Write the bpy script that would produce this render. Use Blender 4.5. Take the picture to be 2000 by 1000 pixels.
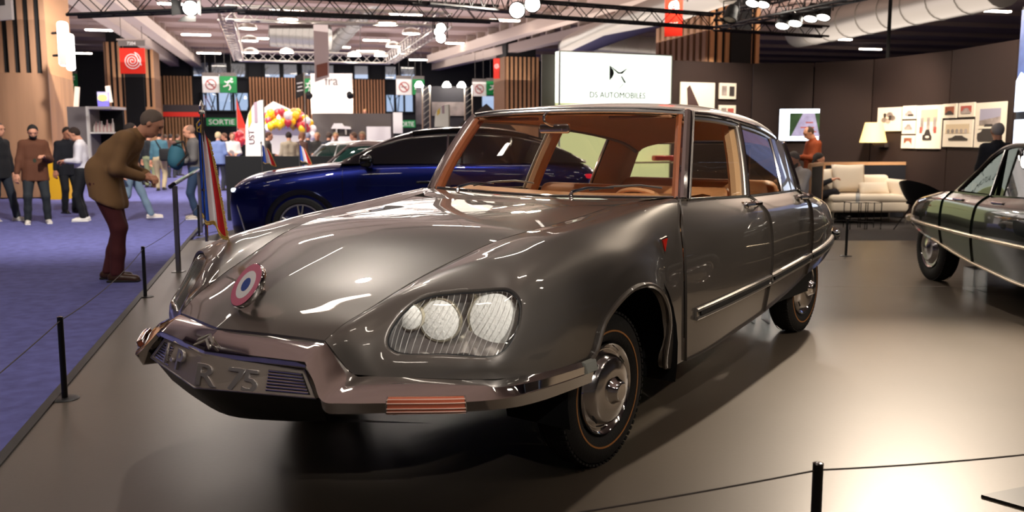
import bpy, bmesh, math, random
import numpy as np
from mathutils import Vector, Matrix
random.seed(7)
for _o in list(bpy.data.objects): bpy.data.objects.remove(_o)
C = bpy.context.scene.collection
SC = bpy.context.scene
PI = math.pi

# ---------------------------------------------------------------- camera
CAM_H, FPX, PITCH = 1.4776, 1794.8, 0.1269
_cd = bpy.data.cameras.new('camera'); cam = bpy.data.objects.new('camera', _cd); C.objects.link(cam)
cam.location = (0, 0, CAM_H); cam.rotation_euler = (PI/2 - PITCH, 0, 0)
_cd.sensor_width = 36; _cd.lens = FPX/2000*36; _cd.clip_end = 300
_cd.dof.use_dof = True; _cd.dof.focus_distance = 4.6; _cd.dof.aperture_fstop = 3.2
SC.camera = cam

# ---------------------------------------------------------------- world, lights, exposure
SC.view_settings.view_transform = 'Standard'; SC.view_settings.look = 'None'
SC.view_settings.exposure = 0.8; SC.view_settings.gamma = 1.0
SC.view_settings.use_curve_mapping = False
SC.cycles.max_bounces = 8; SC.cycles.diffuse_bounces = 4; SC.cycles.glossy_bounces = 5
SC.cycles.transmission_bounces = 6; SC.cycles.transparent_max_bounces = 16
SC.cycles.caustics_reflective = False; SC.cycles.caustics_refractive = False
SC.cycles.sample_clamp_indirect = 6.0
_w = bpy.data.worlds.new('world'); SC.world = _w; _w.use_nodes = True
_w.node_tree.nodes['Background'].inputs[0].default_value = (0.55, 0.66, 0.85, 1)
_w.node_tree.nodes['Background'].inputs[1].default_value = 0.6

def area_light(name, loc, size, power, col=(1, .95, .88), target=None, size_y=None, spread=None):
    d = bpy.data.lights.new(name, 'AREA'); d.energy = power; d.color = col; d.size = size
    if size_y: d.shape = 'RECTANGLE'; d.size_y = size_y
    if spread: d.spread = spread
    o = bpy.data.objects.new(name, d); C.objects.link(o); o.location = loc
    t = Vector(target) if target else Vector((loc[0], loc[1], 0))
    o.rotation_euler = (t - Vector(loc)).to_track_quat('-Z', 'Y').to_euler()
    return o
def spot_light(name, loc, target, power, angle, blend=.5, col=(1, .93, .82), radius=.08):
    d = bpy.data.lights.new(name, 'SPOT'); d.energy = power; d.color = col
    d.spot_size = math.radians(angle); d.spot_blend = blend; d.shadow_soft_size = radius
    o = bpy.data.objects.new(name, d); C.objects.link(o); o.location = loc
    o.rotation_euler = (Vector(target) - Vector(loc)).to_track_quat('-Z', 'Y').to_euler()
    return o

spot_light('key_spot', (-2.3, 7.9, 5.6), (.3, 5.2, .6), 270, 62, .5, (1, .92, .84), .10)
spot_light('warm_floor_spot', (4.4, 9.8, 4.8), (2.9, 4.9, 0), 2900, 44, 1., (1, .84, .66), .10)
spot_light('warm_floor_spot_b', (5.5, 3.0, 4.8), (3.4, 4.6, 0), 640, 60, 1., (1, .84, .68), .08)
spot_light('front_spot', (1.9, -1.6, 4.2), (-.35, 3.85, 1.0), 330, 19, .9, (1, .95, .90), .05)
spot_light('headlight_fill_spot', (2.6, -1.0, 3.4), (-.22, 3.5, .90), 760, 12, 1., (1, .96, .92), .04)  # added unseen spot near the camera, brightens the limousine's headlamps
spot_light('front_spot_b', (1.6, .2, 4.9), (.45, 5.7, 1.2), 760, 28, .8, (1, .93, .86), .06)
spot_light('cabin_fill_spot', (4.6, 2.2, 4.4), (.75, 6.0, 1.25), 210, 22, .9, (1, .92, .82), .05)  # added spot out of view, brightens the interior through the door window
spot_light('flag_fill_spot', (-2.8, .8, 4.6), (-1.45, 4.5, 1.3), 110, 15, 1., (1, .96, .9), .05)  # added unseen spot that lifts the dim flag
spot_light('slat_fill_spot', (4.0, 19.6, 5.4), (5.0, 26, 4.9), 1500, 70, .9, (1, .88, .74), .08)  # added lamp without a fixture, brightens the slat column
spot_light('feather_fill_spot', (-4.6, 12.5, 5.2), (-4.8, 17, 1.6), 420, 40, .9, (1, .96, .92), .06)  # added lamp without a fixture, whitens the feather banner
spot_light('blue_car_spot', (-1.0, 9.2, 5.2), (-1.2, 12.0, .6), 300, 50, .8, (.95, .96, 1.), .08)
spot_light('green_car_spot', (2.6, 6.4, 5.0), (4.6, 9.0, .5), 260, 50, .8, (1, .9, .8), .08)
spot_light('picture_spot', (5.6, 14.6, 3.9), (6.95, 17.6, 1.9), 620, 50, .8, (1, .84, .66), .06)
spot_light('picture_spot_b', (6.4, 12.6, 3.9), (7.8, 15.6, 1.9), 560, 50, .8, (1, .85, .68), .06)
spot_light('sail_spot', (3.6, 16.6, 3.9), (3.9, 18.5, 2.1), 260, 60, .9, (1, .82, .66), .06)
spot_light('sofa_spot', (5.6, 13.6, 4.2), (6.3, 16.4, .4), 260, 50, .9, (1, .88, .74), .08)
spot_light('column_fill_spot', (-8.6, 21.5, 5.2), (-11.2, 24.2, 3.2), 110, 70, .9, (1, .86, .66), .08)  # added spot without a fixture, lights the big column's side face
spot_light('banner_spot', (-8.2, 40, 5.4), (-8.6, 44, 3.4), 160, 60, .9, (1, .95, .9), .08)
spot_light('tent_spot', (-9.6, 31, 5.4), (-10.2, 36, 1.6), 2600, 60, .9, (1, .95, .88), .08)
spot_light('hall_spot', (-5.5, 11.5, 5.9), (-6.5, 16, .5), 1500, 100, .9, (1, .94, .88), .12)  # added unseen wide spot, fill light for the visitors at left
spot_light('hall_fill_spot_b', (-9.5, 21, 5.9), (-9.5, 27, .6), 2200, 100, .9, (1, .94, .88), .12)  # second added fill, for the visitors further back
spot_light('hall_fill_spot_c', (-4.6, 3.5, 5.9), (-5.0, 7.5, 0), 420, 90, .9, (1, .94, .88), .10)  # third added fill, over the carpet at left
area_light('hall_fill_far', (-9, 42, 6.2), 16, 2000, (1, .92, .85), size_y=28)
area_light('ceiling_uplight', (-9, 34, 4.4), 20, 1500, (1, .90, .84), target=(-9, 34, 9), size_y=34)  # added unseen panel throwing fill light up at the ceiling
area_light('ceiling_fill_b', (7, 28, 4.4), 14, 1300, (1, .86, .74), target=(7, 28, 9), size_y=20)  # same added fill for the right part of the ceiling
area_light('ceiling_fill_c', (-2, 2, 4.9), 10, 110, (1, .88, .80), target=(-2, 2, 9), size_y=12)  # same added fill for the ceiling above the limousine


# ---------------------------------------------------------------- helpers
def L(c, g=2.2):
    if isinstance(c, str):
        c = c.lstrip('#'); c = [int(c[i:i+2], 16)/255 for i in (0, 2, 4)]
    return tuple(((x/12.92) if x <= .04045 else ((x+.055)/1.055)**2.4) for x in c)
_M = {}
def mat(name, col='#808080', rough=.5, metal=0., coat=0., emit=0., ecol=None, noise=0., nscale=20., bump=0., bscale=60., trans=0., ior=1.45, alpha=1., spec=.5, sheen=0., nmul=(1,1,1), coat_rough=.03):
    if name in _M: return _M[name]
    m = bpy.data.materials.new(name); m.use_nodes = True; _M[name] = m
    nt = m.node_tree; b = nt.nodes['Principled BSDF']
    c = L(col)
    b.inputs['Base Color'].default_value = (*c, 1)
    b.inputs['Roughness'].default_value = rough; b.inputs['Metallic'].default_value = metal
    b.inputs['Coat Weight'].default_value = coat; b.inputs['Coat Roughness'].default_value = coat_rough
    b.inputs['Transmission Weight'].default_value = trans; b.inputs['IOR'].default_value = ior
    b.inputs['Specular IOR Level'].default_value = spec
    b.inputs['Sheen Weight'].default_value = sheen
    if emit:
        b.inputs['Emission Color'].default_value = (*(L(ecol) if ecol else c), 1); b.inputs['Emission Strength'].default_value = emit
    if noise or bump:
        tc = nt.nodes.new('ShaderNodeTexCoord'); mp = nt.nodes.new('ShaderNodeMapping'); mp.inputs['Scale'].default_value = nmul
        nt.links.new(tc.outputs['Object'], mp.inputs['Vector'])
    if noise:
        n = nt.nodes.new('ShaderNodeTexNoise'); n.inputs['Scale'].default_value = nscale; n.inputs['Detail'].default_value = 5
        nt.links.new(mp.outputs[0], n.inputs['Vector'])
        r = nt.nodes.new('ShaderNodeValToRGB')
        r.color_ramp.elements[0].position = .3; r.color_ramp.elements[1].position = .7
        r.color_ramp.elements[0].color = (*[x*(1-noise) for x in c], 1); r.color_ramp.elements[1].color = (*[min(1, x*(1+noise)) for x in c], 1)
        nt.links.new(n.outputs[0], r.inputs[0]); nt.links.new(r.outputs[0], b.inputs['Base Color'])
    if bump:
        n2 = nt.nodes.new('ShaderNodeTexNoise'); n2.inputs['Scale'].default_value = bscale; n2.inputs['Detail'].default_value = 4
        nt.links.new(mp.outputs[0], n2.inputs['Vector'])
        bp = nt.nodes.new('ShaderNodeBump'); bp.inputs['Strength'].default_value = bump; bp.inputs['Distance'].default_value = .01
        nt.links.new(n2.outputs[0], bp.inputs['Height']); nt.links.new(bp.outputs[0], b.inputs['Normal'])
    return m
def glass_mat(name, tint=(.93, .95, .93), refl=1.0, rough=0.):
    if name in _M: return _M[name]
    m = bpy.data.materials.new(name); m.use_nodes = True; _M[name] = m
    nt = m.node_tree; nt.nodes.clear()
    o = nt.nodes.new('ShaderNodeOutputMaterial'); mx = nt.nodes.new('ShaderNodeMixShader')
    t = nt.nodes.new('ShaderNodeBsdfTransparent'); g = nt.nodes.new('ShaderNodeBsdfGlossy'); f = nt.nodes.new('ShaderNodeLayerWeight'); f.inputs[0].default_value = .5; pw_ = nt.nodes.new('ShaderNodeMath'); pw_.operation = 'POWER'; pw_.inputs[1].default_value = 4.5; nt.links.new(f.outputs['Facing'], pw_.inputs[0])
    mu = nt.nodes.new('ShaderNodeMath'); mu.operation = 'MULTIPLY_ADD'; mu.inputs[1].default_value = .9; mu.inputs[2].default_value = .075*refl; mu.use_clamp = True
    t.inputs[0].default_value = (*tint, 1); g.inputs[1].default_value = rough
    nt.links.new(pw_.outputs[0], mu.inputs[0]); nt.links.new(mu.outputs[0], mx.inputs[0])
    nt.links.new(t.outputs[0], mx.inputs[1]); nt.links.new(g.outputs[0], mx.inputs[2]); nt.links.new(mx.outputs[0], o.inputs[0])
    return m

def ray_dir(px, py):
    cp, sp = math.cos(PITCH), math.sin(PITCH)
    u, v = (px-1000)/FPX, (py-500)/FPX
    return Vector((u, cp - v*sp, -sp - v*cp))
def W(px, py, Y):
    'world point seen at a photo position, at distance Y in front of the photographer'
    r = ray_dir(px, py); t = Y/r.y
    return Vector((r.x*t, Y, CAM_H + r.z*t))
def F(px, py, z=0.):
    r = ray_dir(px, py); t = (z-CAM_H)/r.z
    return Vector((r.x*t, r.y*t, z))

def empty(name, loc=(0, 0, 0), rz=0., label=None, cat=None, group=None, parent=None):
    o = bpy.data.objects.new(name, None); C.objects.link(o); o.location = loc; o.rotation_euler = (0, 0, rz)
    o.empty_display_size = .1
    if parent: o.parent = parent
    tag(o, label, cat, group); return o
def tag(o, label=None, cat=None, group=None, kind=None):
    if label: o['label'] = label
    if cat: o['category'] = cat
    if group: o['group'] = group
    if kind: o['kind'] = kind
    return o
def mesh_obj(name, V, Fs, m, parent=None, smooth=True, angle=35, mi=None):
    me = bpy.data.meshes.new(name); me.from_pydata([tuple(map(float, v)) for v in V], [], [tuple(int(i) for i in f) for f in Fs])
    ms = m if isinstance(m, (list, tuple)) else [m]
    for q in ms: me.materials.append(q)
    if mi is not None: me.polygons.foreach_set('material_index', mi)
    me.validate(); me.update()
    if smooth:
        me.shade_smooth()
        if angle: me.set_sharp_from_angle(angle=math.radians(angle))
    o = bpy.data.objects.new(name, me); C.objects.link(o)
    if parent: o.parent = parent
    return o
def copy_tree(o, parent=None):
    c = o.copy(); C.objects.link(c)
    if parent: c.parent = parent
    for ch in list(o.children):
        copy_tree(ch, c)
    return c

class G:
    'geometry accumulator'
    def __init__(s): s.V = []; s.F = []; s.I = []; s.mi = 0
    def add(s, V, Fs):
        n = len(s.V); s.V += [tuple(v) for v in V]; s.F += [tuple(i+n for i in f) for f in Fs]; s.I += [s.mi]*len(Fs); return s
    def box(s, c, d, rz=0, M=None):
        x, y, z = [q/2 for q in d]
        V = [Vector((a*x, b*y, e*z)) for a in (-1, 1) for b in (-1, 1) for e in (-1, 1)]
        R = M if M is not None else Matrix.Rotation(rz, 3, 'Z')
        V = [R @ v + Vector(c) for v in V]
        return s.add(V, [(0, 1, 3, 2), (4, 6, 7, 5), (0, 4, 5, 1), (2, 3, 7, 6), (0, 2, 6, 4), (1, 5, 7, 3)])
    def rbox(s, c, d, r=.02, rz=0, M=None, seg=3):
        'box with rounded edges (superellipsoid style rings)'
        x, y, z = [q/2 for q in d]; r = min(r, x*.99, y*.99, z*.99)
        R = M if M is not None else Matrix.Rotation(rz, 3, 'Z')
        rings = []; zs = []
        for k in range(seg+1):
            a = PI/2*k/seg; zs.append((-z + r - r*math.cos(a), r*math.sin(a) - r))
        prof = zs + [(-p[0], p[1]) for p in reversed(zs)]
        V = []; n = 4*(seg+1)
        for (pz, off) in prof:
            for q, (sx, sy) in enumerate(((1, 1), (-1, 1), (-1, -1), (1, -1))):
                for k in range(seg+1):
                    a = PI/2*q + PI/2*k/seg; rr = r+off
                    V.append(R @ Vector((sx*(x-r) + rr*math.cos(a), sy*(y-r) + rr*math.sin(a), pz)) + Vector(c))
        Fs = []
        for i in range(len(prof)-1):
            for j in range(n): Fs.append((i*n+j, i*n+(j+1) % n, (i+1)*n+(j+1) % n, (i+1)*n+j))
        Fs.append(tuple(reversed(range(n)))); Fs.append(tuple((len(prof)-1)*n+j for j in range(n)))
        return s.add(V, Fs)
    def tube(s, pts, r, n=8, closed=False, caps=True):
        P = [Vector(p) for p in pts]; m = len(P); rs = r if isinstance(r, (list, tuple)) else [r]*m
        V = []; up = None
        for i, p in enumerate(P):
            if closed: t = P[(i+1) % m] - P[i-1]
            else: t = P[min(i+1, m-1)] - P[max(i-1, 0)]
            if t.length < 1e-9: t = Vector((0, 0, 1))
            t.normalize()
            if up is None: up = Vector((0, 0, 1)) if abs(t.z) < .9 else Vector((1, 0, 0))
            a = t.cross(up)
            if a.length < 1e-6: a = t.orthogonal()
            a.normalize(); b = a.cross(t).normalized(); up = b
            for k in range(n):
                an = 2*PI*k/n + PI/n; V.append(p + a*math.cos(an)*rs[i] + b*math.sin(an)*rs[i])
        Fs = []
        for i in range(m if closed else m-1):
            i2 = (i+1) % m
            for k in range(n): Fs.append((i*n+k, i*n+(k+1) % n, i2*n+(k+1) % n, i2*n+k))
        if caps and not closed:
            Fs.append(tuple(reversed(range(n)))); Fs.append(tuple((m-1)*n+k for k in range(n)))
        return s.add(V, Fs)
    def cyl(s, a, b, r, n=16, r2=None): return s.tube([a, b], [r, r if r2 is None else r2], n)
    def lathe(s, prof, c=(0, 0, 0), axis=(0, 0, 1), n=32, closed=False):
        'prof: (radius, height along axis)'
        ax = Vector(axis).normalized(); a = ax.orthogonal().normalized(); b = ax.cross(a)
        V = []; c = Vector(c)
        for (r, h) in prof:
            for k in range(n):
                an = 2*PI*k/n; V.append(c + ax*h + (a*math.cos(an) + b*math.sin(an))*r)
        Fs = []
        for i in range(len(prof) if closed else len(prof)-1):
            i2 = (i+1) % len(prof)
            for k in range(n): Fs.append((i*n+k, i*n+(k+1) % n, i2*n+(k+1) % n, i2*n+k))
        if not closed:
            if prof[0][0] > 1e-6: Fs.append(tuple(reversed(range(n))))
            if prof[-1][0] > 1e-6: Fs.append(tuple((len(prof)-1)*n+k for k in range(n)))
        return s.add(V, Fs)
    def grid(s, P, flip=False):
        P = np.asarray(P); a, b = P.shape[:2]; V = P.reshape(-1, 3)
        Fs = []
        for i in range(a-1):
            for j in range(b-1):
                q = (i*b+j, i*b+j+1, (i+1)*b+j+1, (i+1)*b+j); Fs.append(q[::-1] if flip else q)
        return s.add(V, Fs)
    def prism(s, poly, vec, M=None, o=(0, 0, 0)):
        'poly 2D/3D points, extruded by vec'
        P = [Vector((p[0], p[1], p[2] if len(p) > 2 else 0)) for p in poly]; v = Vector(vec); n = len(P)
        V = P + [p+v for p in P]
        if M is not None: V = [M @ p for p in V]
        V = [p + Vector(o) for p in V]
        Fs = [tuple(reversed(range(n))), tuple(range(n, 2*n))] + [(i, (i+1) % n, n+(i+1) % n, n+i) for i in range(n)]
        return s.add(V, Fs)
    def obj(s, name, m, parent=None, smooth=True, angle=35, side=1, **kw):
        V, Fs = s.V, s.F
        if side < 0: V = [(v[0], -v[1], v[2]) for v in V]; Fs = [f[::-1] for f in Fs]
        return mesh_obj(name, V, Fs, m, parent, smooth, angle, mi=s.I if isinstance(m, (list, tuple)) else None)
def weld(o, d=1e-4):
    b = bmesh.new(); b.from_mesh(o.data); bmesh.ops.remove_doubles(b, verts=b.verts, dist=d)
    bmesh.ops.recalc_face_normals(b, faces=b.faces)
    b.to_mesh(o.data); b.free(); return o

def cr(P, t):
    'Catmull-Rom through array P (n,3) at parameters t (0..n-1)'
    P = np.asarray(P, float); n = len(P); t = np.asarray(t, float)
    E = np.concatenate([[2*P[0]-P[1]], P, [2*P[-1]-P[-2]]])
    i = np.clip(np.floor(t).astype(int), 0, n-2); f = (t-i)
    sh = f.shape + (1,)*(P.ndim-1); f = f.reshape(sh)
    a, b, c, d = E[i], E[i+1], E[i+2], E[i+3]
    return .5*((2*b) + (-a+c)*f + (2*a-5*b+4*c-d)*f**2 + (-a+3*b-3*c+d)*f**3)
def net(P, us, vs):
    P = np.asarray(P, float); Q = cr(P, us)                      # (nu, m, 3)
    return np.transpose(cr(np.transpose(Q, (1, 0, 2)), vs), (1, 0, 2))
def netpt(P, u, v): return net(P, [u], [v])[0, 0]
def curve(P, n): return [Vector(p) for p in cr(np.array(P, float), np.linspace(0, len(P)-1, n))]

def text_obj(name, s, size, m, parent=None, depth=.004, M=None, bevel=0., sx=1., align='LEFT', res=3):
    cu = bpy.data.curves.new(name, 'FONT'); cu.body = s; cu.size = size; cu.extrude = depth; cu.bevel_depth = bevel
    cu.resolution_u = res; cu.align_x = align
    t = bpy.data.objects.new(name, cu); C.objects.link(t)
    bpy.context.view_layer.update()
    me = bpy.data.meshes.new_from_object(t.evaluated_get(bpy.context.evaluated_depsgraph_get()))
    bpy.data.objects.remove(t)
    me.materials.clear(); me.materials.append(m)
    o = bpy.data.objects.new(name, me); C.objects.link(o)
    if parent: o.parent = parent
    if sx != 1.: me.transform(Matrix.Diagonal((sx, 1, 1, 1)))
    if M is not None: me.transform(M)
    return o
def frameM(o, u, v):
    'matrix: x along u, y along v, origin o'
    u = Vector(u).normalized(); n = u.cross(Vector(v)).normalized(); v = n.cross(u)
    return Matrix(((u.x, v.x, n.x, o[0]), (u.y, v.y, n.y, o[1]), (u.z, v.z, n.z, o[2]), (0, 0, 0, 1)))
# ================================================================ THE GREY LIMOUSINE
paint = mat('taupe_grey_paint', '#554f49', rough=.38, metal=.55, coat=1., coat_rough=.012)
chrome = mat('chrome', '#e6e4e2', rough=.06, metal=1.)
dchrome = mat('satin_metal', '#b4aea6', rough=.28, metal=.9)
black = mat('black_rubber', '#0c0c0d', rough=.6)
gloss_black = mat('gloss_black', '#070708', rough=.12, coat=.6)
tyre_m = mat('tyre_rubber', '#131211', rough=.75, bump=.25, bscale=90)
tan = mat('tan_leather', '#dda06c', rough=.5, bump=.1, bscale=220)
tan_cloth = mat('tan_headlining', '#e6bb90', rough=.85)
plate_m = mat('plate_grey', '#b4aa9f', rough=.32, metal=.25, coat=.4)
under_m = mat('underbody_black', '#050505', rough=.9)
ws_glass = glass_mat('windscreen_glass', (.93, .93, .90))
side_glass = glass_mat('side_glass', (.84, .82, .76))
lamp_glass = glass_mat('lamp_glass', (.97, .97, .96), refl=1.3)
white_m = mat('white_enamel', '#f2f0ee', rough=.3, coat=.5)
gold_m = mat('gold_braid', '#c9a65c', rough=.45, metal=.7, bump=.5, bscale=200)
red_lens = mat('red_lens', '#b01c10', rough=.15, coat=1.)
amber = mat('amber_lens', '#c4684a', rough=.15, coat=1., metal=.2)

ribbed = mat('ribbed_lens', '#fffdf4', rough=.12, trans=.06, bump=.5, bscale=60, coat=.6)
CAR = (-0.3555, 4.6296); TH = -2.2130
car = empty('limousine', (CAR[0], CAR[1], 0), TH, 'long taupe grey vintage limousine with chrome bumper and covered headlights, parked on the stand', 'car')

# front wing control net: rows from bonnet line (0) down to bumper / arch edge (6)
FW = np.array([
 [(1.20,.463,.724),(1.196,.478,.708),(1.192,.495,.690),(1.187,.513,.668),(1.180,.532,.645),(1.172,.552,.622),(1.163,.572,.603)],
 [(1.12,.485,.777),(1.13,.505,.770),(1.137,.525,.757),(1.142,.545,.733),(1.145,.570,.695),(1.143,.597,.645),(1.14,.625,.602)],
 [(1.02,.51,.820),(1.025,.535,.824),(1.03,.560,.816),(1.045,.588,.792),(1.078,.612,.745),(1.105,.642,.660),(1.11,.683,.600)],
 [(.92,.53,.862),(.92,.575,.880),(.905,.635,.897),(.922,.690,.870),(.998,.685,.785),(1.068,.715,.660),(1.065,.762,.600)],
 [(.80,.55,.908),(.80,.62,.937),(.785,.72,.947),(.850,.800,.885),(.920,.825,.785),(1.0,.845,.658),(1.0,.870,.599)],
 [(.68,.575,.95),(.68,.66,.975),(.675,.80,.985),(.782,.925,.894),(.855,.945,.785),(.938,.955,.657),(.93,.965,.597)],
 [(.54,.61,.995),(.55,.70,1.01),(.57,.862,1.003),(.700,1.008,.925),(.770,1.055,.80),(.850,1.055,.660),(.835,1.047,.594)],
 [(.40,.635,1.032),(.40,.74,1.038),(.40,.885,1.025),(.475,1.018,.948),(.54,1.078,.815),(.62,1.095,.680),(.62,1.09,.583)],
 [(.25,.66,1.058),(.25,.77,1.060),(.25,.887,1.048),(.27,1.01,.968),(.29,1.068,.84),(.315,1.086,.70),(.32,1.086,.571)],
 [(.10,.665,1.072),(.10,.775,1.076),(.10,.89,1.067),(.11,1.01,.985),(.13,1.058,.89),(.17,1.08,.80),(.205,1.088,.72)],
 [(-.05,.67,1.084),(-.05,.78,1.090),(-.05,.89,1.082),(-.05,1.01,.995),(-.04,1.055,.93),(-.01,1.072,.87),(.01,1.088,.812)],
 [(-.2,.67,1.097),(-.2,.78,1.104),(-.2,.89,1.097),(-.2,1.0,1.01),(-.2,1.04,.94),(-.185,1.066,.875),(-.18,1.084,.82)],
 [(-.34,.67,1.112),(-.34,.78,1.120),(-.35,.89,1.112),(-.34,.99,1.02),(-.34,1.03,.91),(-.34,1.052,.82),(-.345,1.072,.745)],
 [(-.45,.675,1.127),(-.46,.785,1.134),(-.48,.89,1.126),(-.45,.98,1.025),(-.44,1.018,.86),(-.445,1.035,.72),(-.455,1.05,.60)],
 [(-.54,.69,1.140),(-.57,.79,1.147),(-.61,.888,1.14),(-.54,.975,1.028),(-.51,1.01,.85),(-.51,1.02,.62),(-.50,1.01,.36)],
 [(-.66,.72,1.152),(-.74,.81,1.162),(-.835,.893,1.160),(-.72,.965,1.04),(-.695,1.0,.88),(-.705,1.005,.65),(-.77,.98,.335)],
])
#NUNV
NU, NV = FW.shape[0]-1, FW.shape[1]-1
# headlight outline in wing parameters
HLO = [(5.84,3.18),(6.00,3.48),(6.04,3.85),(6.03,4.25),(5.95,4.60),(5.70,4.79),(5.3,4.82),(4.7,4.80),(4.06,4.79),(3.55,4.81),(3.12,4.82),(2.74,4.74),(2.45,4.58),(2.37,4.35),(2.43,4.08),(2.52,3.78),(2.60,3.36),(2.80,3.02),(3.25,2.88),(3.92,2.82),(4.5,2.82),(5.06,2.84),(5.55,2.95)]
def hl_outline(n):
    P = np.array(HLO + HLO[:1], float); E = np.concatenate([P[-3:-1], P, P[1:3]]); pts = cr(E, np.linspace(2, len(P)+1, 260))
    d = np.r_[0, np.cumsum(np.linalg.norm(np.diff(pts, axis=0), axis=1))]
    return pts, d
def hl_by_angle(angs):
    pts, d = hl_outline(0); dd = np.linspace(0, d[-1], 1500, endpoint=False)
    q = np.c_[np.interp(dd, d, pts[:, 0]), np.interp(dd, d, pts[:, 1])]
    a = np.arctan2(q[:, 1]-4.0, q[:, 0]-4.4)
    return np.array([q[np.argmin(np.abs(np.angle(np.exp(1j*(a-w)))))] for w in angs])
def surf_pt(P, u, v):
    return netpt(P, u, v)
def surf_nrm(P, u, v):
    e = .02; a = netpt(P, min(u+e, P.shape[0]-1), v) - netpt(P, max(u-e, 0), v); b = netpt(P, u, min(v+e, P.shape[1]-1)) - netpt(P, u, max(v-e, 0))
    n = np.cross(a, b); return n/np.linalg.norm(n)
def flange(g, pts, nrm, depth, closed=False):
    'turn a panel edge inwards'
    a = [np.array(p) for p in pts]; b = [p - n*depth for p, n in zip(a, nrm)]
    n0 = len(a); V = a+b; Fs = [(i, (i+1) % n0, n0+(i+1) % n0, n0+i) for i in range(n0 if closed else n0-1)]
    g.add(V, Fs)
def panel(P, u0, u1, v0, v1, k=5, depth=.014, edges='uvUV'):
    us = np.linspace(u0, u1, max(2, int(round((u1-u0)*k))+1)); vs = np.linspace(v0, v1, max(2, int(round((v1-v0)*k))+1))
    g = G(); S = net(P, us, vs); g.grid(S)
    for e in edges:
        if e == 'u': q = [(u0, v) for v in vs]
        if e == 'U': q = [(u1, v) for v in vs]
        if e == 'v': q = [(u, v0) for u in us]
        if e == 'V': q = [(u, v1) for u in us]
        flange(g, [surf_pt(P, *w) for w in q], [surf_nrm(P, *w) for w in q], depth)
    return g

# outline samples matching the ring boundary
step = 6; U0, U1, V0, V1 = 2, 7, 2, 6
ring = [(u, V0) for u in np.linspace(U0, U1, (U1-U0)*step+1)[:-1]] + [(U1, v) for v in np.linspace(V0, V1, (V1-V0)*step+1)[:-1]] \
     + [(u, V1) for u in np.linspace(U1, U0, (U1-U0)*step+1)[:-1]] + [(U0, v) for v in np.linspace(V1, V0, (V1-V0)*step+1)[:-1]]
ring = np.array(ring, float)
hl_uv = hl_by_angle(np.arctan2(ring[:, 1]-4.0, ring[:, 0]-4.4))
hl_P = np.array([surf_pt(FW, *q) for q in hl_uv]); hl_N = np.array([surf_nrm(FW, *q) for q in hl_uv])
hl_c = np.array(surf_pt(FW, 4.4, 4.0)); hl_n = surf_nrm(FW, 4.4, 4.0)
if hl_n[0] < 0: hl_N = -hl_N; hl_n = -hl_n; NS = -1
else: NS = 1
def make_wing(side):
    g = G()
    for (a, b, c, d) in ((0, U0, 0, NV), (U0, U1, 0, V0), (U1, NU-.004, 0, NV)):
        us = np.linspace(a, b, int(round((b-a)*step))+1); vs = np.linspace(c, d, int(round((d-c)*step))+1)
        if b-a < 2.5: pass
        g.grid(net(FW, us, vs))
    lay = [np.array([surf_pt(FW, *(ring[i]*(1-t) + hl_uv[i]*t)) for i in range(len(ring))]) for t in (0, .3, .55, .75, .9, 1.)]
    # rolled lip round the lamp opening: slightly proud, then inwards
    tc = hl_c - hl_P; tc = tc/np.linalg.norm(tc, axis=1)[:, None]
    lay += [hl_P + tc*.006 - hl_n*.004, hl_P + tc*.010 - hl_n*.014, hl_P + tc*.010 - hl_n*.035]
    n = len(ring)
    for A, B in zip(lay, lay[1:]):
        g.add(list(A)+list(B), [(i, n+i, n+(i+1) % n, (i+1) % n) for i in range(n)])
    # edges turned in
    for q in ([(u, 0) for u in np.linspace(0, NU-.004, 90)], [(NU-.004, v) for v in np.linspace(0, NV, 37)], [(u, NV) for u in np.linspace(0, NU-.004, 90)], [(0, v) for v in np.linspace(0, NV, 37)]):
        flange(g, [surf_pt(FW, *w) for w in q], [surf_nrm(FW, *w)*NS for w in q], .03)
    o = g.obj('front_wing', paint, car, side=side, angle=50); weld(o, 2e-4)
    o.data.shade_smooth(); o.data.set_sharp_from_angle(angle=math.radians(50))
    # arch lip
    ap = [surf_pt(FW, u, NV)+np.array([0, .004, 0]) for u in np.linspace(8, 14, 40)]
    G().tube(ap, .013, 8).obj('wheel_arch_lip', paint, o, side=side)
    return o
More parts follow.
